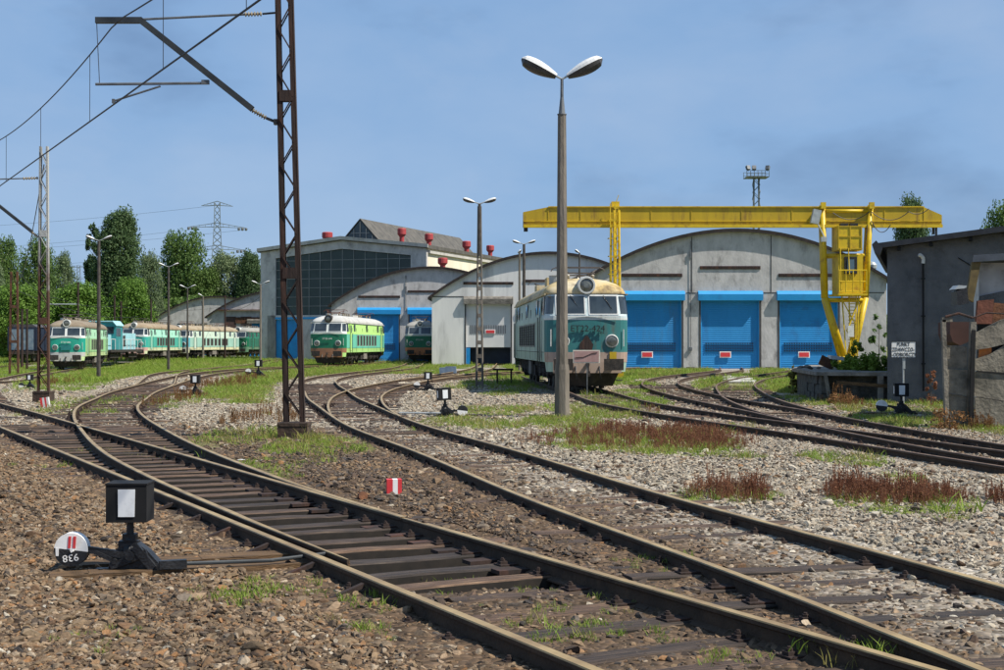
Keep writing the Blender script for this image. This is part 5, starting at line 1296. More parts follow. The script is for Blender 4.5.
for s_ in (-1, 1):
    for y in (-4.2, -3.3, -2.7)[:2]: MB().bb((s_ * 1.42, y - .3, 2.6), (s_ * 1.44, y + .5, 3.4)).part('window', M['cab_glass'], cb2)
    MB().bb((s_ * .3, -4.66, 2.85), (s_ * 1.2, -4.61, 3.5)).part('window', M['cab_glass'], cb2)
    for k in range(5): MB().bb((s_ * .952, -1.2 + k * 1.4, 1.6), (s_ * .97, -.2 + k * 1.4, 2.7)).part('hood_door', M['grille'] if k == 1 else lb, hd_)
    mb = MB()
    for k in range(9): mb.tube((s_ * 1.4, -6.4 + k * 1.6, 1.3), (s_ * 1.4, -6.4 + k * 1.6, 2.3), .03, n=5)
    mb.tube((s_ * 1.4, -6.4, 2.3), (s_ * 1.4, -4.7, 2.3), .03, n=5); mb.tube((s_ * 1.4, -1.9, 2.3), (s_ * 1.4, 6.4, 2.3), .03, n=5); mb.part('railing', M['white_dull'], sh)
    for y in (-5.0, -2.6, 2.6, 5.0): MB().lathe((s_ * .8, y, .65), (s_, 0, 0), [(.5, -.08), (.5, .06), (.2, .06), (.12, .1)], 18).part('wheel', M['wheel'], sh)
    for e in (-1, 1):
        b_ = MB().tube((s_ * .88, e * 6.6, 1.1), (s_ * .88, e * 7.05, 1.1), .1, n=10).part('buffer', M['underframe'], sh); 
    mb = MB()
    for y in (-3.8, 3.8): mb.bb((s_ * .98, y - 1.8, .5), (s_ * 1.12, y + 1.8, .9))
    mb.part('bogie_frame', M['underframe'], sh)

# wagons behind the left row
def wagon(label, x, y, rz, c, cend, L=12):
    t = thing('goods_wagon', label, 'wagon', (x, y, ground_h(x, y)), rz, 'goods wagons on the far left track')
    b = MB().bb((-1.4, -L/2, 1.2), (1.4, L/2, 3.6)).part('body', c, t)
    mb = MB(); n = 6
    for s_ in (-1, 1):
        for k in range(n + 1): mb.bb((s_ * 1.402, -L/2 + k * L/n - .06 + (.06 if k == 0 else 0) - (.06 if k == n else 0), 1.2), (s_ * 1.48, -L/2 + k * L/n + .06, 3.6))
    mb.part('side_post', c, b)
    for q in (-.8, 0, .8): MB().bb((q - .35, -L/2 - .05, 1.3), (q + .35, -L/2 - .005, 3.4)).part('end_panel', cend, b)
    MB().prism([(-1.5, 3.6), (1.5, 3.6), (1.0, 3.9), (-1.0, 3.9)], -L/2, L/2).part('roof', M['roof_dark'], t)
    MB().bb((-1.2, -L/2 - .3, .85), (1.2, L/2 + .3, 1.19)).part('underframe', M['underframe'], t)
    for yy in (-L/2 + 1.3, -L/2 + 3, L/2 - 3, L/2 - 1.3):
        for s_ in (-1, 1): MB().lathe((s_ * .8, yy, .6), (s_, 0, 0), [(.46, -.07), (.46, .06), (.15, .08)], 14).part('wheel', M['wheel'], t)
    return t
wagon('navy goods wagon with white and blue end panels left of the lead locomotive', -49.0, 146, R(2), M['navy'], mat('wagon_end', (.06, .11, .17), (.22, .27, .30), .7, 1.5), 9)
wagon('plain dark navy goods wagon behind the one with pale end panels', -49.3, 158, R(1), M['navy'], M['navy'])
#PART3
M['pole_dark'] = mat('pole_dark', (.035, .03, .027), (.085, .075, .066), .9, 4)
M['steel_blue'] = mat('steel_blue', (.10, .15, .22), (.16, .22, .3), .6, 3)
M['scrap_brown'] = mat('scrap_brown', (.045, .022, .018), (.085, .04, .03), .85, 2)
M['cream_paint'] = mat('cream_paint', (.62, .56, .46), (.7, .65, .56), .7, 5, dirt=(.3, .2, .12), dirt_amt=.5, dscale=4)
M['faded_red'] = mat('faded_red', (.34, .20, .18), (.42, .27, .25), .7, 3)
M['roof_slab'] = mat('roof_slab', (.035, .045, .06), (.06, .075, .1), .8, 4)
M['verge_wood'] = mat('verge_wood', (.07, .05, .02), (.15, .11, .04), .8, 5)
M['peeling'] = mat('peeling', (.30, .30, .31), (.42, .42, .43), .9, 2, dirt=(.14, .14, .145), dirt_amt=.95, dscale=1.4)
M['steel_dark'] = mat('steel_dark', (.018, .022, .026), (.04, .047, .052), .6, 4)
# ------------------------------------------------------------------ foreground switch stands
def rot_upright(txt): return txt
def switch_stand(label, x, y, rz, side=-1, upright=True, s=1.0, number=None, plank=2.0, tilt=0.0):
    """lantern on a spindle, throw lever with a round weight; side -1 = weight to the left"""
    t = thing('switch_stand', label, 'switch stand', (x, y, ground_h(x, y) + .012), rz, 'switch stands beside the tracks'); t.scale = (s, s, s)
    ln = MB().box((0, 0, .565), (.30, .26, .285)).part('lantern', M['black_matt'], t); 
    if tilt: ln.rotation_euler = (0, tilt, .25)
    mb = MB(); mb.v = []
    mb.prism([(-.058, .465), (.062, .465), (.066, .668), (-.060, .668)], -.137, -.131); mb.part('signal_pane', M['pane_white'], ln)
    mb = MB(); mb.prism([(-.058, .465), (.062, .465), (.066, .668), (-.060, .668)], .131, .137); mb.part('signal_pane', M['pane_white'], ln)
    mb = MB(); mb.bb((-.153, -.05, .48), (-.151, .05, .65)); mb.part('side_pane', M['pane_white'], ln)
    mb = MB(); mb.bb((-.155, -.135, .700), (.155, .135, .712)); mb.part('lid', M['black_matt'], ln)
    mb = MB(); mb.lathe((0, 0, .16), (0, 0, 1), [(.075, 0), (.07, .06), (.045, .09), (.05, .12), (.03, .16), (.026, .27)], 12)
    mb.box((0, 0, .30), (.10, .08, .05)); mb.box((-.01, .02, .235), (.15, .07, .07)); mb.part('spindle', M['black_paint'], t)
    mb = MB()
    mb.prism([(-.16, .045), (.20, .045), (.23, .10), (.14, .20), (.06, .26), (-.05, .26), (-.12, .17)], -.05, .07)
    mb.bar((-.13, -.06, .09), (.14, -.06, .19), .05, .05); mb.tube((.02, -.11, .17), (.02, .11, .17), .035, n=10); mb.tube((-.10, -.09, .13), (-.10, .1, .13), .022, n=8)
    mb.bar((.05, -.07, .24), (.19, -.07, .07), .04, .06); mb.box((.24, -.03, .075), (.12, .08, .06)); mb.box((-.02, 0, .045), (.5, .22, .02))
    for q in (-.2, .2): mb.tube((q, -.07, .045), (q, -.07, .075), .018, n=6)
    mb.part('lever_box', M['black_paint'], t)
    c = Vector((side * .42, -.03, .215 if upright else .17))
    mb = MB(); mb.bar((side * .02, -.05, .17 if side < 0 else .15), (c.x - side * .08, -.05, c.z + .005), .035, .05); mb.bar((side * .12, -.055, .14), (side * .24, -.055, .195), .05, .03); mb.part('lever_arm', M['black_paint'], t)
    # round weight facing the camera: two half discs
    w_ = bpy.data.objects.new('weight', None); 
    rr, n = .125, 24
    def half(a0, a1, m, nm):
        mb = MB(); k = 14; pts = [(rr * math.cos(a0 + (a1 - a0) * i / k), rr * math.sin(a0 + (a1 - a0) * i / k)) for i in range(k + 1)]
        mb.prism([(c.x + p[0], c.z + p[1]) for p in pts], c.y - .045, c.y + .045)
        return mb.part(nm, m, t)
    wt = half(-.12, math.pi - .12, M['weight_white'] if upright else M['black_paint'], 'weight_upper_half')
    wl = half(math.pi - .12, 2 * math.pi - .12, M['black_paint'] if upright else M['weight_white'], 'weight_lower_half')
    if upright and number:
        for dx in (-.018, .018):
            mb = MB(); a, b = c.x + dx + .006, c.z
            mb.prism([(a - .010, b + .012), (a + .010, b + .012), (a + .016, b + .100), (a - .004, b + .100)], c.y - .049, c.y - .046); mb.part('red_stripe', M['sign_red'], wt)
        text(number, .075, M['weight_white'], wl, (c.x - .002, c.y - .0465, c.z - .058), (R(90), R(180 - 7), 0), ext=.0015, sx=1.1)
        MB().prism([(c.x - .110, c.z - .045), (c.x - .090, c.z - .045), (c.x - .088, c.z + .015), (c.x - .112, c.z + .015)], c.y - .0495, c.y - .0465).part('white_mark', M['weight_white'], wl)
        mb = MB(); mb.bar((c.x + .0, c.y - .05, c.z - .012), (c.x + .02, c.y - .05, c.z - .002), .012, .018); mb.part('weight_bolt', M['weight_white'], wt)
    return t
M['pane_white'] = mat('pane_white', (.72, .74, .76), (.80, .82, .83), .4, 8, dirt=(.4, .4, .4), dirt_amt=.3, dscale=14)
M['weight_white'] = mat('weight_white', (.78, .77, .74), (.85, .84, .82), .55, 10, dirt=(.45, .4, .34), dirt_amt=.4, dscale=12)
ns = switch_stand('large near switch stand with black lantern and white half weight marked 938 upside down', -2.79, 10.44, R(2), -1, True, 1.0, '938')
# long timbers under the near stand, reaching under the rails
tt = thing('switch_timber', 'brown timber pair carrying the near switch stand', 'timber', (-2.79, 10.5, .032), R(20))
for dy, x0, x1 in ((-.13, -.60, 1.62), (.33, -.45, 1.55)):
    mb = MB(); n = 8; rs = random.Random(int(dy * 100))
    for i in range(n):
        xa, xb = x0 + (x1 - x0) * i / n, x0 + (x1 - x0) * (i + 1) / n
        z = .045 + rs.uniform(-.004, .004); mb.bb((xa, dy - .12, -.12), (xb, dy + .12, z))
    mb.part('beam', M['oak'], tt)
MB().tube((.30, -.26, .09), (1.0, -.24, .075), .015, n=8).tube((1.0, -.24, .075), (1.45, -.14, .09), .015, n=8).part('throw_rod', M['steel_dark'], tt)
MB().box((.27, -.26, .09), (.2, .06, .06)).part('rod_joint', M['black_paint'], tt)
def at(px, py, h=0):
    Z = F * (EYE - h) / (py - HOR); return (px - 502) / F * Z, Z
x_, y_ = at(445, 418); switch_stand('switch stand with its round weight to the right, left of the slim lattice lamp post', x_, y_, R(2), 1, False, 1.0, tilt=-.05)
x_, y_ = at(428, 391); switch_stand('small switch stand near the curved middle rails, weight to the left', x_, y_, 0, -1, True, 1.0)
x_, y_ = at(195.5, 396); switch_stand('switch stand at the inner side of the left curve beside brown weeds', x_, y_, 0, -1, True, 1.0)
x_, y_ = at(258.5, 377); switch_stand('distant switch stand in front of the tall hall corner', x_, y_, 0, -1, True, 1.3)
x_, y_ = at(901, 416); switch_stand('switch stand in the shade below the white inscribed sign', x_, y_, R(-8), -1, True, 1.12)
x_, y_ = at(30, 389); switch_stand('low dark switch stand by the left mast block', x_, y_, 0, -1, False, .8)
for px, py, rz in ((445, 418, 0), (428, 391, 0), (195.5, 396, .1), (901, 416, -.1)):
    x_, y_ = at(px, py); t = thing('switch_timber', {445: 'timber under the stand with the weight to the right', 428: 'timber under the small stand near the curved middle rails', 195.5: 'timber under the stand by the brown weeds', 901: 'timber under the stand below the white sign'}[px], 'timber', (x_, y_ + .1, ground_h(x_, y_) + .045), rz)
    s_ = 1 if px == 445 else -1
    MB().bb((-.2 if s_ > 0 else -.9, -.12, -.1), (.9 if s_ > 0 else .4, .12, .04)).part('beam', M['sleeper'], t)
    if px == 445: MB().tube((-.1, -.2, .08), (-1.1, -.1, .08), .02, n=6).part('throw_rod', M['galv'], t)

# ------------------------------------------------------------------ marker stones, litter
x_, y_ = at(394, 498)
t = thing('clearance_marker', 'short red and white striped marker block between the two near tracks', 'marker', (x_, y_, .03), R(10))
for i, (m, a, b) in enumerate((('sign_red', -.085, -.018), ('white_paint', -.0178, .038), ('sign_red', .0382, .085))):
    MB().bb((a, -.06, 0), (b, .06, .19)).part('stripe', M[m], t)
x_, y_ = at(46.5, 409)
t = thing('clearance_marker', 'leaning faded red and white marker post before the left mast block', 'marker', (x_, y_, -.02), R(0)); t.rotation_euler = (0, R(-8), 0)
for m, a, b in (('sign_red', -.12, -.06), ('white_dull', -.0598, 0), ('sign_red', .0002, .05), ('white_dull', .0502, .11)): MB().bb((a, -.05, 0), (b, .05, .34)).part('stripe', M[m], t)
x_, y_ = at(362, 503); t = tag(MB().lathe((0, 0, 0), (.25, -1, .35), [(.055, 0), (.06, .06), (.05, .10)], 12).part('pipe_end', M['rust']), 'rusty pipe stub poking from the ballast left of the marker block', 'pipe'); t.location = (x_, y_, .06)
def litter(nm, label, px, py, s, m, seed=1):
    x_, y_ = at(px, py); me = stone_proto(seed); me.materials.append(M[m]); o = link(nm, me); o.location = (x_, y_, s * .5); o.scale = (s, s * .7, s * .6); tag(o, label, 'litter')
M['pink'] = mat('pink', (.42, .22, .16), (.5, .3, .22), .9, 8)
M['purple'] = mat('purple', (.17, .07, .09), (.24, .11, .13), .9, 8)
litter('loose_stone', 'pinkish loose stone right of the marker block', 448, 495, .07, 'pink', 3)
litter('plastic_scrap', 'crumpled white plastic scrap among the red sorrel', 653, 446, .13, 'white_paint', 4)
litter('plastic_scrap', 'small white plastic scrap beside the diverging rail at left', 243, 463, .07, 'white_paint', 5)
litter('loose_stone', 'dusky purple flat stone at the bottom left picture corner', 11, 662, .075, 'purple', 6)
# ------------------------------------------------------------------ lamp posts
def lamp_head(t, base, tip, L=.85, wd=.28, n=12):
    base, tip = Vector(base), Vector(tip); d = (tip - base).normalized(); side = Vector((0, 1, 0)); up = side.cross(d).normalized()
    if up.z < 0: up = -up
    def shell(f0, f1, zf, m, nm):
        mb = MB(); k = 10; vs = []
        for i in range(k + 1):
            u = i / k; r = (wd / 2) * (math.sin(math.pi * min(1, .12 + .80 * u)) ** .6) * (.55 + .45 * u)
            if i == k: r *= .35
            c = tip - d * L * (1 - u)
            for j in range(n // 2 + 1):
                a = math.pi * j / (n // 2); vs.append(c + side * math.cos(a) * r + up * zf * math.sin(a) * r * .85)
        q = n // 2 + 1; fs = []
        for i in range(k):
            for j in range(q - 1): fs.append((i*q+j, i*q+j+1, (i+1)*q+j+1, (i+1)*q+j))
            fs.append((i*q+q-1, i*q, (i+1)*q, (i+1)*q+q-1))
        fs.append(tuple(range(q))); fs.append(tuple(k*q + j for j in range(q - 1, -1, -1)))
        mb.add(vs, fs); return mb.part(nm, m, t, smooth=False)
    h = shell(0, 1, 1.0, M['lamp_shell'], 'lamp_head')
    t2 = t; mb = shell(0, 1, -1.25, M['lamp_glass'], 'lamp_bowl')
def lamp_post(name, label, px, Z, top, kind='round', heads=2, r0=.14, r1=.08, spread=.9, rise=.32, L=.7, rz=0, step=None, wd=.24):
    X = (px - 502) / F * Z
    t = thing(name, label, 'lamp post', (X, Z, ground_h(X, Z) - .05), rz, 'lamp posts around the yard')
    if kind == 'octagon':
        mb = MB(); mb.tube((0, 0, 0), (0, 0, step), r0, r0 * .95, 8); mb.tube((0, 0, step), (0, 0, step + .12), r0 * .95, r0 * .88, 8); mb.tube((0, 0, step + .12), (0, 0, top - .9), r0 * .80, r1, 8); mb.part('pole', M['pole_concrete'], t)
        mb = MB(); mb.tube((0, 0, top - .9), (0, 0, top - .88), r1 * 1.1, r1 * 1.1, 12); mb.lathe((0, 0, top - .9), (0, 0, 1), [(r1 * .78, 0), (.04, .42), (.035, .85)], 12); mb.part('pole_cap', M['steel_grey'], t)
        c0 = (0, 0, top - .05)
    elif kind == 'slotted':
        for dx in (-.1, .1): MB().tube((dx * 1.25, 0, 0), (dx * .55, 0, top - .1), .055, .035, 6).part('leg', M['pole_concrete'], t)
        mb = MB()
        for k in range(int(top / .55)):
            z = .25 + k * .55; w_ = .25 - .14 * z / top
            mb.box((0, 0, z), (w_, .09, .16))
        mb.part('web', M['pole_concrete'], t)['kind'] = 'stuff'
        MB().tube((0, 0, top * .72), (0, 0, top), .075, .065, 8).part('upper_pole', M['pole_dark'], t); c0 = (0, 0, top)
    else:
        MB().tube((0, 0, 0), (0, 0, top), r0, r1, 8).part('pole', M['pole_concrete' if kind != 'dark' else 'pole_dark'], t); c0 = (0, 0, top)
    for s_ in ((-1, 1) if heads == 2 else (heads if heads in (-1, 1) else -1,)):
        tip = Vector((s_ * (spread), 0, top + rise)); b = Vector(c0); st = tip - (tip - b).normalized() * L
        MB().tube(b, st + (tip - st) * .15, .025, n=6).part('arm', M['galv'], t)
        lamp_head(t, b, tip, L, wd)
    return t
lamp_post('lamp_post', 'tall near concrete lamp post with two lamp heads before the teal locomotive', 562, 32.9, 8.15, 'octagon', 2, .19, .105, .95, .44, .92, step=1.22, wd=.46)
lamp_post('lamp_post', 'slim lattice style lamp post standing left of the teal locomotive', 479.5, 56.6, 7.55, 'slotted', 2, spread=.68, rise=.22, L=.5)
lamp_post('lamp_post', 'lamp post right of the lead locomotive of the left row', 98.7, 85, 8.45, 'dark', 2, .13, .085, .8, .3, .55)
lamp_post('lamp_post', 'lamp post in front of the mint locomotive in the row', 168.5, 110, 8.3, 'dark', 2, .12, .075, .8, .3, .5)
lamp_post('lamp_post', 'small distant lamp post before the far arched sheds', 187.5, 154, 8.1, 'dark', 2, .12, .08, .9, .35, .6)
lamp_post('lamp_post', 'pale lamp post at the left corner of the tall hall', 260.5, 138, 8.0, 'round', 2, .13, .09, .9, .35, .6)
lamp_post('lamp_post', 'lamp post rising behind the roof of the teal locomotive', 524, 87, 8.1, 'dark', 2, .13, .09, .72, .25, .5)
lamp_post('lamp_post', 'single headed thin post beside the dark post behind the locomotive', 519.5, 92, 8.0, 'round', -1, .10, .07, -.1, .1, .3)
lamp_post('lamp_post', 'single lamp head post showing above the locomotive pantograph', 579.5, 95, 8.1, 'dark', -1, .09, .06, .3, .22, .35)
lamp_post('lamp_post', 'thin single headed post left of the middle locomotive row', 203, 165, 7.6, 'round', -1, .14, .09, .6, .3, .5)

# ------------------------------------------------------------------ lattice masts with overhead wire
def lattice_mast(label, x, y, h, w0, w1, block, lean=0.0, rz=0, m='rust_dark', ch=.075, pan=.55):
    t = thing('lattice_mast', label, 'catenary mast', (x, y, ground_h(x, y)), rz, 'steel masts for the overhead wires')
    if block: 
        mb = MB(); bw, bh = block; mb.bb((-bw/2, -bw/2, -.1), (bw/2, bw/2, bh)); mb.bb((-bw/2 - .01, -bw/2 - .01, bh - .06), (bw/2 + .01, bw/2 + .01, bh - .003)); mb.part('foundation_block', M['rusty_concrete'], t)
    z0 = block[1] if block else 0
    L = lambda z: lean * z / h
    W = lambda z: w0 + (w1 - w0) * z / h
    for s_ in (-1, 1):
        mb = MB(); mb.bar((s_ * w0/2, -.06, z0 - .02), (s_ * w1/2 + lean, -.06, h), ch, .02); mb.bar((s_ * w0/2 + s_ * ch/2, 0, z0 - .02), (s_ * w1/2 + s_ * ch/2 + lean, 0, h), .016, .14); mb.bar((s_ * w0/2, .06, z0 - .02), (s_ * w1/2 + lean, .06, h), ch, .02)
        mb.part('chord', M[m], t)
    z = z0 + .1; k = 0
    while z + pan < h:
        a, b = (-1, 1) if k % 2 else (1, -1)
        for yy in (-.075, .075):
            mb = MB(); mb.bar((a * W(z)/2 + L(z), yy, z), (b * W(z + pan)/2 + L(z + pan), yy, z + pan), .022, .022) ; mb.part('lattice_bar', M[m], t)
        z += pan; k += 1
    for zz in (h * .32, h * .66):
        mb = MB(); mb.bb((-W(zz)/2 + L(zz), -.085, zz - .1), (W(zz)/2 + L(zz), .085, zz + .1)); mb.part('batten_plate', M[m], t)
    return t
M['rusty_concrete'] = mat('rusty_concrete', (.03, .02, .015), (.075, .052, .038), .95, 3, bump=.5, bscale=12, dirt=(.07, .035, .02), dirt_amt=.8, dscale=3)
m1 = lattice_mast('rusty lattice mast on a concrete block carrying the long wire bracket', -3.82, 25.6, 9.6, .29, .22, (.54, .33), lean=-.23, ch=.085, pan=.42)
def insul(p, q, t, n=6, r=.05):
    p, q = Vector(p), Vector(q); d = q - p; L = d.length; prof = []
    for i in range(n): prof += [(.022, L * (i + .1) / n), (r, L * (i + .4) / n), (r * .8, L * (i + .6) / n), (.018, L * (i + .8) / n)]
    MB().lathe(p, d, prof, 10).part('insulator', M['insulator'], t)
# bracket coordinates relative to the mast foot (metres)
def mp_(px, py): return ((px - 502) / F * 25.6 + 3.82, 0, EYE - (py - HOR) / F * 25.6)
a = mp_(276, 122); b = mp_(252, 109); c = mp_(140, 20); d = mp_(95, 20)
MB().bar(b, c, .10, .11).bar((c[0] + .03, 0, c[2]), d, .09, .11).part('bracket_arm', M['steel_dark'] if 'steel_dark' in M else M['steel_grey'], m1)
MB().bar(a, mp_(266, 118), .05, .05).box(mp_(277, 122), (.12, .12, .1)).part('bracket_hinge', M['black_paint'], m1)
insul(mp_(252, 110), mp_(266, 118), m1)
MB().tube(mp_(142, 19), mp_(244, 14), .022, n=6).part('tie_rod', M['steel_grey'], m1)
insul(mp_(244, 14), mp_(262, 13.5), m1); MB().tube(mp_(262, 13.5), mp_(280, 12), .02, n=6).part('tie_clevis', M['black_paint'], m1)
MB().tube(mp_(95, 84), mp_(205, 83), .026, n=6).box(mp_(205, 82), (.14, .06, .08)).part('registration_tube', M['steel_grey'], m1)
MB().tube(mp_(160, 86), mp_(113, 101), .019, n=6).box(mp_(113, 101), (.05, .05, .08)).part('registration_arm', M['steel_grey'], m1)
MB().tube(mp_(96, 22), mp_(99, 83), .007, n=5).part('drop_wire', M['wire'], m1)
m2 = lattice_mast('second lattice mast on a low block beside the green verge at left', -13.85, 42.0, 7.75, .30, .19, (.5, .36), lean=.0, pan=.42, m='mast_paint', ch=.045)
def mq(px, py): return ((px - 502) / F * 42 + 13.85, 0, EYE - (py - HOR) / F * 42)
MB().tube(mq(37, 178), mq(-30, 180), .02, n=6).part('tie_rod', M['steel_grey'], m2); insul(mq(38, 178), mq(22, 178.5), m2)
MB().bar(mq(32, 232), mq(-40, 175), .09, .09).part('bracket_arm', M['steel_dark'], m2); insul(mq(38, 237), mq(30, 231), m2)
# wires following the straight foreground track
ow = thing('overhead_wire', 'contact wire, carrier wire and droppers sloping across the upper left sky', 'overhead wire', (0, 0, 0))
def wxy(y): return -3.2 - .521 * (y - 18.1)
def wire(zf, y0, y1, dx=0, r=.010, name='contact_wire', n=40):
    MB().path([(wxy(y0 + (y1 - y0) * i / n) + dx, y0 + (y1 - y0) * i / n, zf(y0 + (y1 - y0) * i / n)) for i in range(n + 1)], r, 5).part(name, M['wire'], ow)
wire(lambda y: 6.22, 5, 75, 0, .016)
def zc(y):
    t_ = (y - 25.6) / 16.4 if y > 25.6 else (25.6 - y) / 40
    t_ = t_ % 1.0
    return 7.72 - (0.35 if y > 25.6 else .9) * 4 * t_ * (1 - t_)
wire(zc, 5, 75, 0, .014, 'carrier_wire', 80)
for y in (14.5, 18.5, 22.5, 27.8, 33, 38, 45, 52, 60): MB().tube((wxy(y), y, 6.22), (wxy(y), y, zc(y)), .007, n=4).part('dropper', M['wire'], ow)
# other posts at left
def post(label, px, Z, top_py, w=.35, m='rust', lat=True):
    X = (px - 502) / F * Z; h = EYE - (top_py - HOR) / F * Z
    if lat: return lattice_mast(label, X, Z, h, w, w * .7, None, m=m, ch=.12, pan=1.0)
    t = thing('post', label, 'post', (X, Z, ground_h(X, Z)), 0, 'plain posts behind the left row'); MB().tube((0, 0, 0), (0, 0, h), w * .5, w * .38, 8).part('shaft', M[m], t); MB().box((0, 0, h), (w * 1.2, .12, .12)).part('cap', M[m], t); return t
post('rust orange lattice mast at the left edge among the trees', 14, 98, 267, .6, 'rust')
post('thin rusty post between the two left lattice masts', 27, 118, 306, .2, 'rust_dark', False)
post('dark thin post left of the lead locomotive', 22, 124, 306, .25, 'rust_dark', False)
t = post('rusty round post rising behind the roof of the lead locomotive', 78, 134, 280, .22, 'rust_dark', False)
MB().tube((-3.0, 0, 6.0), (.1, 0, 6.0), .05, n=6).part('side_arm', M['galv'], t)
post('dark thin post behind the shunter, left one of two', 114.5, 158, 296, .24, 'rust_dark', False)
post('dark thin post behind the shunter, right one of two', 121, 160, 302, .24, 'rust_dark', False)
post('dark post between shunter and mint locomotive', 151, 172, 300, .24, 'rust_dark', False)
t = post('brown post with cross bar before the old arched shed', 225, 178, 296, .26, 'rust_dark', False)
post('brown twin post before the pale arched shed', 202.5, 180, 302, .26, 'rust_dark', False)
fw = thing('yard_wires', 'thin wires strung between the posts over the left locomotive row', 'wires', (0, 0, 0))
for (x0, y0, z0), (x1, y1, z1), sg in (((-34.2, 98, 7.0), (-43, 134, 6.3), .5), ((-43, 134, 6.3), (-44, 158, 6.2), .4), ((-44, 158, 6.2), (-36, 178, 6.6), .5), ((-36, 178, 6.6), (-24, 138, 6.6), .8), ((-34.2, 98, 5.6), (-45, 172, 5.3), .8), ((-13.85, 42, 7.2), (-34, 98, 6.4), .6)):
    MB().path(sag((x0, y0, z0), (x1, y1, z1), sg, 14), .02, 4).part('wire', M['wire'], fw)

# ------------------------------------------------------------------ power pylons, floodlight tower
def pylon(label, px, Z, top_py, s):
    X = (px - 502) / F * Z; H = EYE - (top_py - HOR) / F * Z
    t = thing('power_pylon', label, 'pylon', (X, Z, 0), R(12), 'high voltage pylons')
    W = lambda z: s * (6.0 * (1 - z / H) ** 1.6 + 1.3) / 2
    mb = MB(); n = 22
    for sx in (-1, 1):
        for sy in (-1, 1):
            for k in range(n):
                z0, z1 = H * k / n, H * (k + 1) / n
                mb.bar((sx * W(z0), sy * W(z0), z0), (sx * W(z1), sy * W(z1), z1), .16 * s, .16 * s)
                if sy < 0: mb.bar((sx * W(z0), -W(z0), z0), (-sx * W(z1), -W(z1), z1), .1 * s, .1 * s); mb.bar((sx * W(z0), W(z0), z0), (-sx * W(z1), W(z1), z1), .1 * s, .1 * s)
    mb.part('tower', M['galv_far'], t)
    for zf, hw in ((.985, 3.9), (.84, 7.3), (.69, 7.0), (.57, 6.8)):
        z = H * zf; mb = MB(); hw *= s
        for sx in (-1, 1):
            for yy in (-.5, .5):
                mb.bar((0, yy * s, z), (sx * hw, 0, z - .2), .11 * s, .11 * s); mb.bar((0, yy * s, z + 1.0 * s), (sx * hw, 0, z - .2), .1 * s, .1 * s)
            for q in range(1, 5): mb.bar((sx * hw * q / 5, 0, z), (sx * hw * q / 5, 0, z + 1.0 * s * (1 - q / 5)), .08, .08)
        mb.part('cross_arm', M['galv_far'], t)
        if .6 < zf < .9:
            mb = MB()
            for sx in (-1, 1):
                for k in range(3): mb.lathe((sx * (hw - .2 - k * .9), 0, z - .9), (.2, 0, 1), [(.1, 0), (.34, .2), (.34, .6), (.1, .8)], 8)
            mb.part('insulator_string', M['steel_grey'], t)
    return t, X, H
M['galv_far'] = mat('galv_far', (.10, .13, .14), (.16, .19, .20), .7, 1)
p1, PX1, H1 = pylon('tall grey power pylon above the trees left of the hall', 217, 350, 203, 1.0)
p2, PX2, H2 = pylon('tiny distant pylon between the left trees', 78.5, 640, 266, 1.0)
pw = thing('power_lines', 'faint high voltage lines running left from the tall pylon', 'power lines', (0, 0, 0))
for zf, dx in ((.82, -7), (.82, 7), (.67, -6.8), (.67, 6.8), (.985, 0)):
    MB().path(sag((PX1 + dx, 350, H1 * zf), (PX1 - 240 + dx, 420, H1 * zf + 4), 6, 20), .035, 4).part('cable', M['galv_far'], pw)
t = thing('floodlight_tower', 'lattice floodlight tower with railed platform behind the crane beam', 'floodlight tower', ((756.5 - 502) / F * 150, 150, 0))
H = EYE + (345 - 178) / F * 150
mb = MB()
for sx in (-1, 1):
    for sy in (-1, 1): mb.bar((sx * .38, sy * .38, 0), (sx * .26, sy * .26, H), .09, .09)
for k in range(26):
    z0, z1 = H * k / 26, H * (k + 1) / 26
    for sy in (-1, 1):
        sx = 1 if k % 2 else -1
        mb.bar((sx * .36, sy * .36, z0), (-sx * .34, sy * .34, z1), .05, .05); mb.bar((sy * .36, sx * .36, z0), (sy * .34, -sx * .34, z1), .05, .05)
mb.part('tower', M['galv_far'], t)
pl = MB().bb((-1.2, -1.0, H), (1.2, 1.0, H + .08)).part('platform', M['galv_far'], t)
mb = MB()
for z in (.35, .7): 
    for y in (-1, 1): mb.bar((-1.2, y, H + z), (1.2, y, H + z), .05, .05)
for k in range(7):
    for y in (-1, 1): mb.bar((-1.2 + k * .4, y, H), (-1.2 + k * .4, y, H + .7), .05, .05)
mb.part('railing', M['galv_far'], pl)
for dx, rz in ((-1.05, .5), (-.4, 0), (1.05, -.6)):
    mb = MB(); mb.box((dx, -.9, H + 1.0), (.42, .3, .42), rx=-.4, rz=rz); mb.bar((dx, -.9, H + .6), (dx, -.9, H + .9), .06, .06); mb.part('floodlight', M['steel_grey'], t)

# ------------------------------------------------------------------ grey building at the right
gb = thing('grey_building', 'dark grey rendered building with overhanging sloped roof at right', 'building', (11.42, 41.2, 0), R(-17))
mb = MB(); GWd, GDp = 10.0, 11.0
gz = lambda x: 4.62 + x * .115
mb.prism([(0, -.3), (GWd, -.3), (GWd, gz(GWd)), (0, gz(0))], 0, GDp); mb.part('wall', M['grey_wall'], gb)
mb = MB(); mb.prism([(-.28, gz(-.28) + .01), (GWd + .3, gz(GWd + .3) + .01), (GWd + .3, gz(GWd + .3) + .2), (-.28, gz(-.28) + .16)], -.4, GDp + .3); rf = mb.part('roof', M['roof_dark'], gb)
mb = MB(); mb.prism([(-.34, gz(-.3) - .14), (-.20, gz(-.3) - .20), (-.12, gz(-.3) + .02), (-.30, gz(-.3) + .24), (-.42, gz(-.3) + .12)], -.46, GDp); mb.part('gutter', M['roof_dark'], rf)
mb = MB()
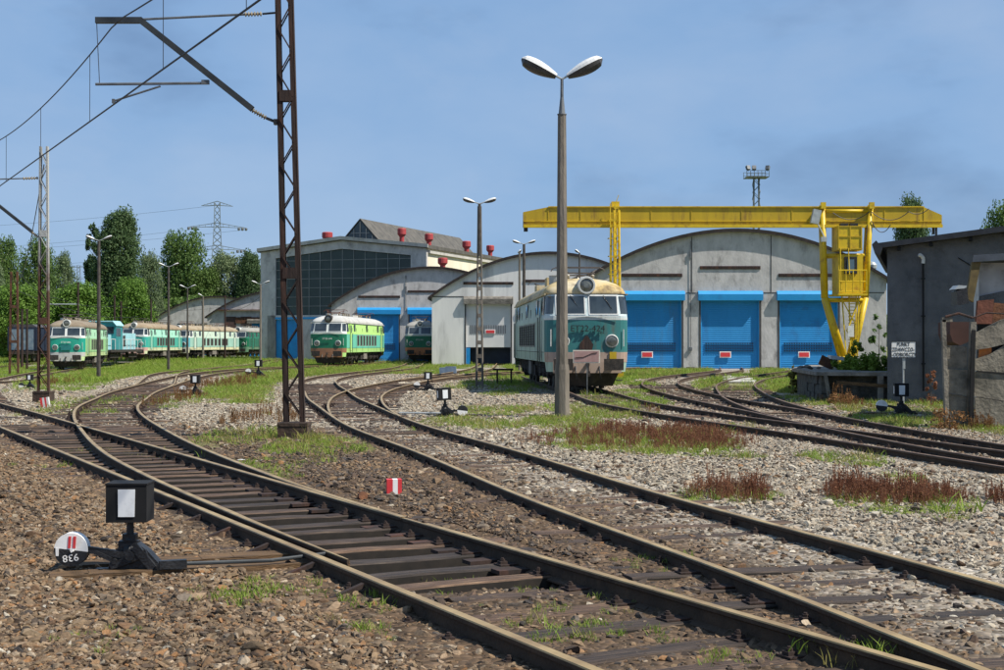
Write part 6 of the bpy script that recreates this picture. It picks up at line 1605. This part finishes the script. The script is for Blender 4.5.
for x in (.3, 1.2, 2.3, 3.3): mb.bb((x, -.3, gz(x) - .12), (x + .09, -.003, gz(x) + .005))
mb.part('rafter_end', M['black_matt'], rf)
mb = MB(); mb.tube((1.02, -.09, .4), (1.02, -.09, 4.15), .032, n=8)
for z in (1.2, 2.6, 3.7): mb.box((1.02, -.05, z), (.12, .08, .04))
mb.part('vent_pipe', M['black_matt'], gb)
mb = MB(); mb.path([(1.02, -.10, 4.15), (1.03, -.12, 4.28), (.98, -.16, 4.36), (.90, -.2, 4.40)], .055, 8); mb.part('pipe_elbow', M['white_dull'], gb)
MB().path([(2.0, -.02, 4.3), (2.45, -.02, 4.0), (2.9, -.02, 4.1), (2.75, -.02, 3.2)], .014, 5).part('wall_cable', M['black_matt'], gb)
# sign
sx_, sy_ = 11.1 + .35, 39.4
sx_ = (903.5 - 502) / F * 39.4
sg = thing('notice_sign', 'white sign on a thin post reading PUNKT ZDAWCZO-ODBIORCZY', 'sign', (sx_, sy_, 0), R(-3))
kk = sy_ / F
sz0, sz1 = EYE - (357.5 - HOR) * kk, EYE - (341.5 - HOR) * kk
MB().bb((-.345, -.012, sz0), (.345, .012, sz1)).part('board', M['white_paint'], sg)
mb = MB()
for a, b in (((-.35, sz0 - .005), (.35, sz0 + .01)), ((-.35, sz1 - .01), (.35, sz1 + .005)), ((-.35, sz0), (-.335, sz1)), ((.335, sz0), (.35, sz1))): mb.bb((a[0], -.02, a[1]), (b[0], -.013, b[1]))
mb.part('board_rim', M['black_paint'], sg)
for i, tx in enumerate(('PUNKT', 'ZDAWCZO-', '-ODBIORCZY')): text(tx, .15, M['black_matt'], sg, (-.005 + (.02 if i == 2 else 0), -.016, sz1 - .085 - i * .145), sx=.74)
MB().tube((0, .03, 0), (0, .03, sz0 + .05), .025, n=8).part('sign_post', M['galv'], sg)
MB().bb((-.02, -.0, sz0 - .32), (.05, .02, sz0 - .01)).part('post_bracket', M['galv'], sg)

# ------------------------------------------------------------------ loading platform (stone ramp)
lp = thing('loading_platform', 'old stone and concrete loading platform beside the yellow crane leg', 'platform', (0, 0, 0))
PL = [(10.42, 49.2), (9.98, 45.5), (9.72, 42.4), (11.75, 41.75), (16, 44), (16, 56), (12.5, 57)]
zt = .93
mb = MB()
inner = [(10.62, 49.1), (10.2, 45.5), (9.98, 42.75), (11.75, 42.1), (16, 44), (16, 56), (12.5, 57)]
n = len(inner); mb.add([(x, y, -.2) for x, y in inner] + [(x, y, zt - .08) for x, y in inner], [tuple(range(n-1, -1, -1)), tuple(range(n, 2*n))] + [(i, (i+1) % n, n + (i+1) % n, n + i) for i in range(n)])
mb.part('core', M['rubble'], lp)
rs = random.Random(5)
def along(a, b, u): return (a[0] + (b[0]-a[0])*u, a[1] + (b[1]-a[1])*u)
for (a, b, k) in ((PL[0], PL[1], 5), (PL[1], PL[2], 4)):
    for i in range(k):
        p, q = along(a, b, (i + .02) / k), along(a, b, (i + .97) / k)
        d = Vector((q[0]-p[0], q[1]-p[1])); L = d.length; mid = ((p[0]+q[0])/2 + .1, (p[1]+q[1])/2)
        ang = math.atan2(d.y, d.x); rows = 1 if (a is PL[0]) else 3
        for r_i in range(rows):
            h = (zt - .1) / rows
            o = MB().box((0, 0, 0), (L * rs.uniform(.94, .985), .16, h * .965)).part('wall_stone' if rows > 1 else 'wall_slab', M['rubble'], lp)
            o.location = (mid[0] + rs.uniform(-.03, .02), mid[1], h * (r_i + .5) - .02); o.rotation_euler = (rs.uniform(-.05, .05), rs.uniform(-.02, .02), ang + rs.uniform(-.03, .03))
cap = [(10.30, 49.4), (9.86, 45.5), (9.58, 42.25), (11.8, 41.6), (16.1, 43.8), (16.1, 56.1), (12.5, 57.2)]
mb = MB(); n = len(cap); mb.add([(x, y, zt - .11) for x, y in cap] + [(x, y, zt) for x, y in cap], [tuple(range(n-1, -1, -1)), tuple(range(n, 2*n))] + [(i, (i+1) % n, n + (i+1) % n, n + i) for i in range(n)]); mb.part('cap_slab', M['old_concrete'], lp)
mb = MB(); mb.bar((9.95, 42.15, .02), (9.82, 42.2, .83), .10, .08); mb.part('prop', M['panel_concrete'], lp)
MB().bar((10.1, 41.95, .62), (11.8, 41.55, .50), .07, .10).part('timber_rail', M['oak'], lp)
MB().bar((11.35, 41.7, .0), (11.35, 41.7, .83), .16, .10).part('prop', M['old_concrete'], lp)
# debris pile on the platform
db = thing('debris_pile', 'tilted boards and rubble heap on the platform by the crane leg', 'debris', (0, 0, 0))
kz = 47 / F
def dq(px, py, Z=47): return ((px - 502) / F * Z, Z, EYE - (py - HOR) / F * Z)
mb = MB(); a = dq(829, 357); b = dq(845, 359); mb.bar(a, b, .5, .12); mb.part('board', M['white_dull'], db)
mb = MB(); mb.bar(dq(825, 367), dq(829, 358), .1, .5); mb.part('board', M['rust'], db); mb = MB(); mb.bar(dq(834, 367), dq(836, 359), .06, .3); mb.part('board', M['old_concrete'], db)
for i, (px, py, s_) in enumerate(((800, 367.5, .10), (806, 367, .12), (811, 368, .08), (818, 368, .07), (842, 366, .1))):
    me = stone_proto(30 + i); me.materials.append(M['old_concrete']); o = link('rubble_piece', me, db); o.location = dq(px, py, 46.5); o.scale = (s_ * 1.3, s_, s_)

# ------------------------------------------------------------------ concrete panel fence and shed with scrap
cf = thing('concrete_fence', 'crooked fence of weathered concrete panels at the right edge', 'fence', (0, 0, 0))
ZF = 28.8
def fp(px, py, Z=ZF): return ((px - 502) / F * Z, EYE - (py - HOR) / F * Z)
def fpanel(quad, th=.07, Z=ZF, m='panel_concrete', dz=0, nm='panel'):
    pts = [fp(*q, Z) for q in quad]; mb = MB()
    a = [(x, Z + dz + .02 * i, z) for i, (x, z) in enumerate(pts)]; mb = MB()
    a = [(x, Z + dz, z) for x, z in pts]; b = [(x + .01, Z + dz + th, z) for x, z in pts]; n = len(a)
    mb.add(a + b, [tuple(range(n)), tuple(range(2*n-1, n-1, -1))] + [((i+1) % n, i, n+i, n+(i+1) % n) for i in range(n)])
    return mb.part(nm, M[m], cf)
fpanel([(944, 421), (966, 425), (967, 396.5), (945.5, 393)], dz=.03)
fpanel([(944.5, 392), (967, 396), (967.5, 370), (945, 369)], dz=-.02)
fpanel([(943.5, 368.5), (967.5, 369), (968, 347), (945.5, 345)], dz=.04)
fpanel([(975, 438), (1012, 444), (1012, 427), (975, 424)], dz=.02)
fpanel([(974.5, 423), (1012, 427), (1012, 403), (974.5, 397)], dz=-.03)
fpanel([(974.5, 396.3), (1012, 402), (1012, 376), (974.5, 371.5)], dz=.02)
fpanel([(974.5, 370.5), (1012, 373), (1012, 341), (1003, 346), (990, 354), (975, 359)], dz=-.02)
fpanel([(974.5, 350), (988, 348), (1012, 342), (1012, 316), (1000, 320), (990, 325), (974.5, 333)], dz=-.05)
for q in (((944, 427), (948, 427), (944.5, 320), (940.5, 320)), ((965.5, 428), (971.5, 428), (975, 322), (969.5, 322)), ((941, 322), (951, 322), (951, 317.5), (941, 317.5))):
    fpanel(list(q), th=.14, dz=-.10, m='panel_concrete', nm='fence_post')
fpanel([(966.5, 428), (970.5, 428), (973, 330), (969, 330)], th=.05, dz=-.17, m='black_matt', nm='steel_strip')
fpanel([(980, 349), (992, 347.5), (992, 357), (979, 360)], dz=.03, m='orange', nm='orange_scrap')
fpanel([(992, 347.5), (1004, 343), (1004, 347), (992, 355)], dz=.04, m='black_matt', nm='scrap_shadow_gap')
mb = MB(); pts = [fp(*q, 29.3) for q in ((947, 322), (968, 322), (968, 334), (965, 342), (957, 345.5), (950, 342), (947, 334))]
mb.prism(pts, 29.1, 29.9); t = mb.part('scrap_drum', M['scrap_brown']); tag(t, 'rusty brown curved trough behind the fence panels', 'scrap')
mb = MB(); mb.path([(fp(944, 320)[0], 28.7, fp(944, 317)[1]), (fp(957, 312)[0], 28.7, fp(957, 313.5)[1]), (fp(971, 318)[0], 28.7, fp(971, 318)[1])], .025, 6); mb.path([(fp(971, 318)[0], 28.7, fp(971, 318)[1]), (fp(985, 312)[0], 28.7, fp(985, 313)[1]), (fp(1003, 316)[0], 28.7, fp(1003, 314)[1])], .015, 6)
t = mb.part('barbed_cable', M['rust_dark'], cf)
ws = thing('scrap_shed', 'small peeling white shed with dark roof edge behind the fence', 'shed', (0, 0, 0))
Zs = 31.5
mb = MB(); mb.prism([fp(974, 440, Zs), fp(1040, 440, Zs), fp(1040, 262, Zs), fp(974, 263, Zs)], Zs, Zs + 3); mb.v = [(x + (y - Zs) * .38, y, z) for x, y, z in mb.v]; mb.part('wall', M['peeling'], ws)
mb = MB(); mb.prism([fp(964.5, 263.5, Zs), fp(1040, 258.5, Zs), fp(1040, 252.5, Zs), fp(965.5, 256.5, Zs)], Zs - .55, Zs + 3.2); mb.v = [(x + (y - Zs + .55) * .38, y, z) for x, y, z in mb.v]; mb.part('roof', M['roof_slab'], ws)
mb = MB()
q = [fp(965, 263.5, Zs), fp(973.5, 263.5, Zs), fp(966, 303, Zs), fp(959.5, 299, Zs)]
mb.prism(q, Zs - .5, Zs - .4); mb.part('verge_board', M['verge_wood'], ws)
MB().prism([fp(974, 268, Zs), fp(978, 268, Zs), fp(978, 318, Zs), fp(974, 318, Zs)], Zs - .06, Zs - .004).part('corner_post', M['white_dull'], ws)
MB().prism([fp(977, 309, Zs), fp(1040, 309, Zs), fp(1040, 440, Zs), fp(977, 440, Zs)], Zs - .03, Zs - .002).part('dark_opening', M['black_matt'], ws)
MB().prism([fp(980, 296, Zs), fp(1004, 291, Zs), fp(1040, 290, Zs), fp(1040, 309, Zs), fp(977, 309, Zs)], Zs - .02, Zs - .001).part('bare_render', M['grey_wall'], ws)
t = MB().prism([fp(975, 301, 30.6), fp(991, 299.5, 30.6), (fp(989, 324, 30.6)), fp(973, 324, 30.6)], 30.4, 30.5).part('rusty_sheet', M['rust_red']); tag(t, 'upright rust red steel sheet leaning in the scrap shed opening', 'scrap')
t = MB().prism([fp(991, 303, 30.9), fp(1030, 306, 30.9), (fp(1030, 326, 30.9)), fp(989, 326, 30.9)], 30.7, 30.8).part('rusty_sheet', M['rust']); tag(t, 'dull brown steel sheet behind the brighter rusty one', 'scrap')
t = thing('wall_lamp', 'black floodlight box with pale cap on the shed eaves', 'lamp', (0, 0, 0))
MB().prism([fp(951, 292, 30.8), fp(961, 288, 30.8), fp(963, 304, 30.8), fp(951.5, 306, 30.8)], 30.4, 30.8).part('housing', M['black_paint'], t)
MB().prism([fp(949, 290, 30.8), fp(953, 286, 30.8), fp(961, 286.5, 30.8), fp(960, 289, 30.8)], 30.4, 30.8).part('cap', M['galv'], t)

# ------------------------------------------------------------------ small yard things
t = thing('crossing_slabs', 'pale concrete slabs laid between rails in front of the blue doors', 'paving slabs', (0, 0, 0))
for x, y in ((12.3, 74), (11.6, 69.5), (11.0, 65.2)):
    for dx in (-.45, .0, .45): MB().box((x + dx * 1.0 + .2, y, .0), (.43, 3.6, .16), rz=-.22).part('slab', M['concrete_warm'], t)
t = thing('apron_slabs', 'pale concrete slabs at the thresholds of the blue doors', 'paving slabs', (17, 99.6, 0))
for x in (-6.1, -.42, 5.3): MB().box((x, 0, -.02), (4.4, 2.2, .1)).part('slab', M['concrete_warm'], t)
t = thing('trestle', 'low rusty trestle bench left of the parked teal locomotive', 'trestle', ((504 - 502) / F * 62, 62, 0))
MB().bb((-.5, -.25, .62), (.42, .25, .7)).part('board', M['rust_dark'], t)
for x in (-.3, .32): MB().bb((x - .04, -.2, 0), (x + .04, .2, .62)).part('leg', M['rust_dark'], t)
x_, y_ = at(448, 374); t = thing('cable_box', 'small blue grey metal box on the ground by the white shed', 'box', (x_, y_, 0)); MB().box((0, 0, .22), (1.0, .6, .4), ry=-.08).part('body', M['steel_blue'], t); MB().box((.1, 0, .44), (.5, .5, .06)).part('lid', M['steel_grey'], t)
# sign board on a rod standing before the locomotive
t = thing('track_sign', 'framed faded red panel on a rod in front of the teal locomotive', 'sign', ((586.5 - 502) / F * 47.3, 47.3, 0), R(-3))
kz = 47.3 / F; z0, z1 = EYE - (363 - HOR) * kz, EYE - (350 - HOR) * kz
MB().bb((-.46, -.02, z0), (.46, .02, z1)).part('frame', M['cream_paint'], t)
MB().bb((-.42, -.028, z0 + .035), (.42, -.021, z1 - .035)).part('panel', M['faded_red'], t)
MB().path([(-.38, -.033, z0 + .18), (-.1, -.033, z0 + .20), (.2, -.033, z0 + .33), (.36, -.033, z0 + .35)], .012, 5).part('shadow_line', M['rust_dark'], t)  # dark line modelled for the shadow scribbled across the panel
MB().tube((.02, .03, 0), (.02, .03, z0 + .1), .02, n=6).part('rod', M['steel_grey'], t)

# ------------------------------------------------------------------ trees
def crown_mesh(name, m, H, Wd, nl, leaves, ls, seed, shape='round', base=.15):
    if H > 9: nl = int(nl * 1.9); leaves = int(leaves * 1.7); ls *= .72
    rs = np.random.RandomState(seed)
    lobes = []
    for i in range(nl):
        t_ = rs.uniform(base, 1.0)
        if shape == 'poplar': env = (math.sin(math.pi * min(1, .10 + .80 * (t_ - base) / (1 - base))) ** .8)
        else: env = math.sqrt(max(0.02, 1 - ((t_ - .55) / .52) ** 2))
        a = rs.uniform(0, 6.28); r = Wd / 2 * env * math.sqrt(rs.uniform(.15, 1)) * .80
        lr = Wd * rs.uniform(.05, .15) * (0.6 + .5 * env)
        lobes.append((r * math.cos(a), r * math.sin(a), t_ * H - lr * .3, lr))
    vol = np.array([l[3] ** 2 for l in lobes]); vol /= vol.sum()
    idx = rs.choice(nl, leaves, p=vol); Lb = np.array(lobes)[idx]
    d = rs.normal(size=(leaves, 3)); d /= np.linalg.norm(d, axis=1)[:, None]
    rr = Lb[:, 3:4] * rs.uniform(.45, 1.35, (leaves, 1)); c = Lb[:, :3] + d * rr * np.array([1, 1, 1.15])
    u = rs.normal(size=(leaves, 3)); u /= np.linalg.norm(u, axis=1)[:, None]; nn = d + rs.normal(size=(leaves, 3)) * .7
    v = np.cross(nn, u); v /= np.linalg.norm(v, axis=1)[:, None]; u = np.cross(v, nn); u /= np.linalg.norm(u, axis=1)[:, None]
    s = ls * rs.uniform(.5, 1.3, (leaves, 1))
    P = np.stack([c - u * s, c + v * s * .5, c + u * s, c - v * s * .5], 1).reshape(-1, 3)
    me = bpy.data.meshes.new(name); me.vertices.add(leaves * 4); me.vertices.foreach_set('co', P.astype(np.float32).ravel())
    me.loops.add(leaves * 4); me.loops.foreach_set('vertex_index', np.arange(leaves * 4, dtype=np.int32)); me.polygons.add(leaves)
    me.polygons.foreach_set('loop_start', np.arange(0, leaves * 4, 4, dtype=np.int32)); me.update(calc_edges=True); me.validate(); me.materials.append(m)
    tr = MB(); rs2 = random.Random(seed)
    tr.tube((0, 0, 0), (0, 0, H * .5), Wd * .035, Wd * .02, 8); tr.tube((0, 0, H * .5), (0, 0, H * .9), Wd * .02, Wd * .006, 6)
    for l in lobes[::2]: 
        z = max(H * .12, l[2] - l[3] * 1.6 - math.hypot(l[0], l[1]) * .5); tr.tube((0, 0, z), l[:3], Wd * .010, Wd * .003, 5)
    return me, tr.mesh('trunk', M['bark'])
KIND = {
 'poplar': crown_mesh('crown', M['leaf_dark'], 20, 9.4, 150, 26000, .30, 1, 'poplar', .06),
 'round': crown_mesh('crown', M['leaf_mid'], 14, 10, 80, 17000, .29, 2, 'round', .12),
 'grey': crown_mesh('crown', M['leaf_grey'], 13, 9, 70, 13000, .27, 3, 'round', .12),
 'bright': crown_mesh('crown', M['leaf_bright'], 10, 9, 70, 14000, .27, 4, 'round', .02),
 'narrow': crown_mesh('crown', M['leaf_dark'], 18, 3.6, 45, 4500, .34, 5, 'poplar', .06),
}
NAMEK = {'poplar': 20, 'round': 14, 'grey': 13, 'bright': 10, 'narrow': 18}; WK = {'poplar': 9.4, 'round': 10, 'grey': 9, 'bright': 9, 'narrow': 3.6}
def tree(kind, label, px, Z, top_py, wpx, rz=None):
    X = (px - 502) / F * Z; h = EYE + (HOR - top_py) / F * Z; w_ = wpx / F * Z
    t = thing('poplar_tree' if kind in ('poplar', 'narrow') else 'broadleaf_tree', label, 'tree', (X, Z, -.1), rz if rz is not None else rnd.uniform(0, 6.28), 'trees around the yard')
    c = link('crown', KIND[kind][0], t); k = link('trunk', KIND[kind][1], t)
    for o in (c, k): o.scale = (w_ / WK[kind], w_ / WK[kind], h / NAMEK[kind])
tree('poplar', 'tall dark poplar, the highest tree at left', 119, 200, 212, 56, 1.0)
tree('narrow', 'narrow dark poplar touching the left side of the highest tree', 93, 205, 222, 20)
tree('round', 'tall mid green tree left of the narrow poplar', 36, 215, 240, 44, 2)
tree('grey', 'loose grey green tree between the two left masts', 62, 225, 256, 34, .4)
tree('round', 'large green tree at the far left picture edge', 2, 190, 238, 44, 4)
tree('round', 'rounded tall tree below the pylon, left of it', 182, 262, 234, 60, .7)
tree('grey', 'light grey green tree right of the pylon', 228, 265, 256, 56, 3)
tree('poplar', 'dark tree top beside the left corner of the hall', 250, 262, 253, 34, 3.3)
tree('grey', 'pale airy tree between the poplar and the pylon tree', 149, 245, 256, 36, 1.1)
tree('bright', 'bright green bush like tree behind the lead locomotive', 78, 175, 286, 66, 1.7)
tree('bright', 'light green tree at the foot of the highest poplar', 130, 195, 281, 50, 2.9)
tree('bright', 'broad low tree behind the rusty left lattice mast', 20, 170, 288, 66, .2)
tree('round', 'dense tree behind the shunter and dark posts', 104, 210, 290, 46, 5)
tree('round', 'low dark green tree beyond the far left wagons', 52, 185, 292, 40, 3.8)
tree('grey', 'grey green tree low at the far left edge', -14, 180, 262, 50, 1.2)
tree('round', 'mid green tree right of the pale shed roof', 205, 262, 268, 46, 2.2)
tree('poplar', 'dark tree showing over the grey building roof by the crane end', 911, 120, 199, 44, 2.4)
tree('round', 'tree top over the roof at the upper right edge', 1002, 95, 205, 54, .9)
# wood behind everything at left
def mass(name, label, x0, x1, y0, y1, h, m, n, seed):
    rs = np.random.RandomState(seed); P = []
    N = n; x = rs.uniform(x0, x1, N); y = rs.uniform(y0, y1, N); hh = h * (.55 + .45 * vnoise(x, y, 9, seed) + .25 * (vnoise(x, y, 3, seed + 1) - .5))
    z = hh * np.sqrt(rs.uniform(0, 1, N)); c = np.stack([x, y, z], 1)
    u = rs.normal(size=(N, 3)); u /= np.linalg.norm(u, axis=1)[:, None]; v = np.cross(u, rs.normal(size=(N, 3))); v /= np.linalg.norm(v, axis=1)[:, None]; s = .5 * rs.uniform(.5, 1.3, (N, 1))
    Q = np.stack([c - u*s, c + v*s*.5, c + u*s, c - v*s*.5], 1).reshape(-1, 3)
    me = bpy.data.meshes.new(name); me.vertices.add(N * 4); me.vertices.foreach_set('co', Q.astype(np.float32).ravel()); me.loops.add(N * 4); me.loops.foreach_set('vertex_index', np.arange(N * 4, dtype=np.int32)); me.polygons.add(N)
    me.polygons.foreach_set('loop_start', np.arange(0, N * 4, 4, dtype=np.int32)); me.update(calc_edges=True); me.materials.append(m); o = link(name, me); tag(o, label, 'woodland', None, 'stuff')
mass('woodland', 'dense green wood closing the view behind the left locomotive row', -150, -38, 248, 262, 11.5, M['leaf_mid'], 42000, 1)
mass('woodland', 'strip of green scrub beyond the right hand buildings', 40, 190, 250, 262, 9, M['leaf_mid'], 26000, 2)
mass('hedge_growth', 'low scrub at the foot of the trees behind the wagons', -95, -40, 176, 186, 3.6, M['leaf_mid'], 14000, 4)
# shrubs on the platform and the vine at the shed wall
def shrub(label, x, y, z, w_, h, m, seed, n=1500, ls=.10, cat='shrub', name='shrub', grp='shrubs by the loading platform'):
    me, tr = crown_mesh('foliage', m, h, w_, 16, n, ls, seed, 'round', .05)
    t = thing(name, label, cat, (x, y, z), 0, grp); link('foliage', me, t); link('stem', tr, t)
shrub('taller dark green shrub on the platform beside the crane foot', (857 - 502) / F * 45.5, 45.5, .9, .6, .95, M['grass'], 11, 520, .07)
shrub('wide bright shrub on the platform close to the crane foot', (846 - 502) / F * 46, 46, .9, 1.1, .45, M['grass'], 12, 2200, .06)
shrub('broad low shrub at the platform end by the grey wall', (874 - 502) / F * 44.5, 44.5, .9, 1.5, .42, M['grass'], 13, 2200, .06)
shrub('sparse dark climbing plant in front of the shed wall', (879 - 502) / F * 60, 60, 0, .9, 3.0, M['leaf_mid'], 15, 260, .12)
shrub('yellow green shrub at the left end of the platform wall', (793 - 502) / F * 49.5, 49.5, 0, .55, 1.0, M['grass_dry'], 16, 800, .07)
shrub('red brown dead dock heap at the foot of the platform', (838 - 502) / F * 40.5, 40.5, -.05, 1.1, .32, M['sorrel_brown'], 19, 900, .045)
shrub('thin rust coloured dead plant against the grey wall', (931 - 502) / F * 38, 38, -.05, .35, 1.25, M['sorrel'], 20, 260, .05)
shrub('dry weeds at the foot of the concrete fence', (950 - 502) / F * 28.2, 28.2, -.05, .8, .5, M['sorrel_brown'], 21, 500, .04)
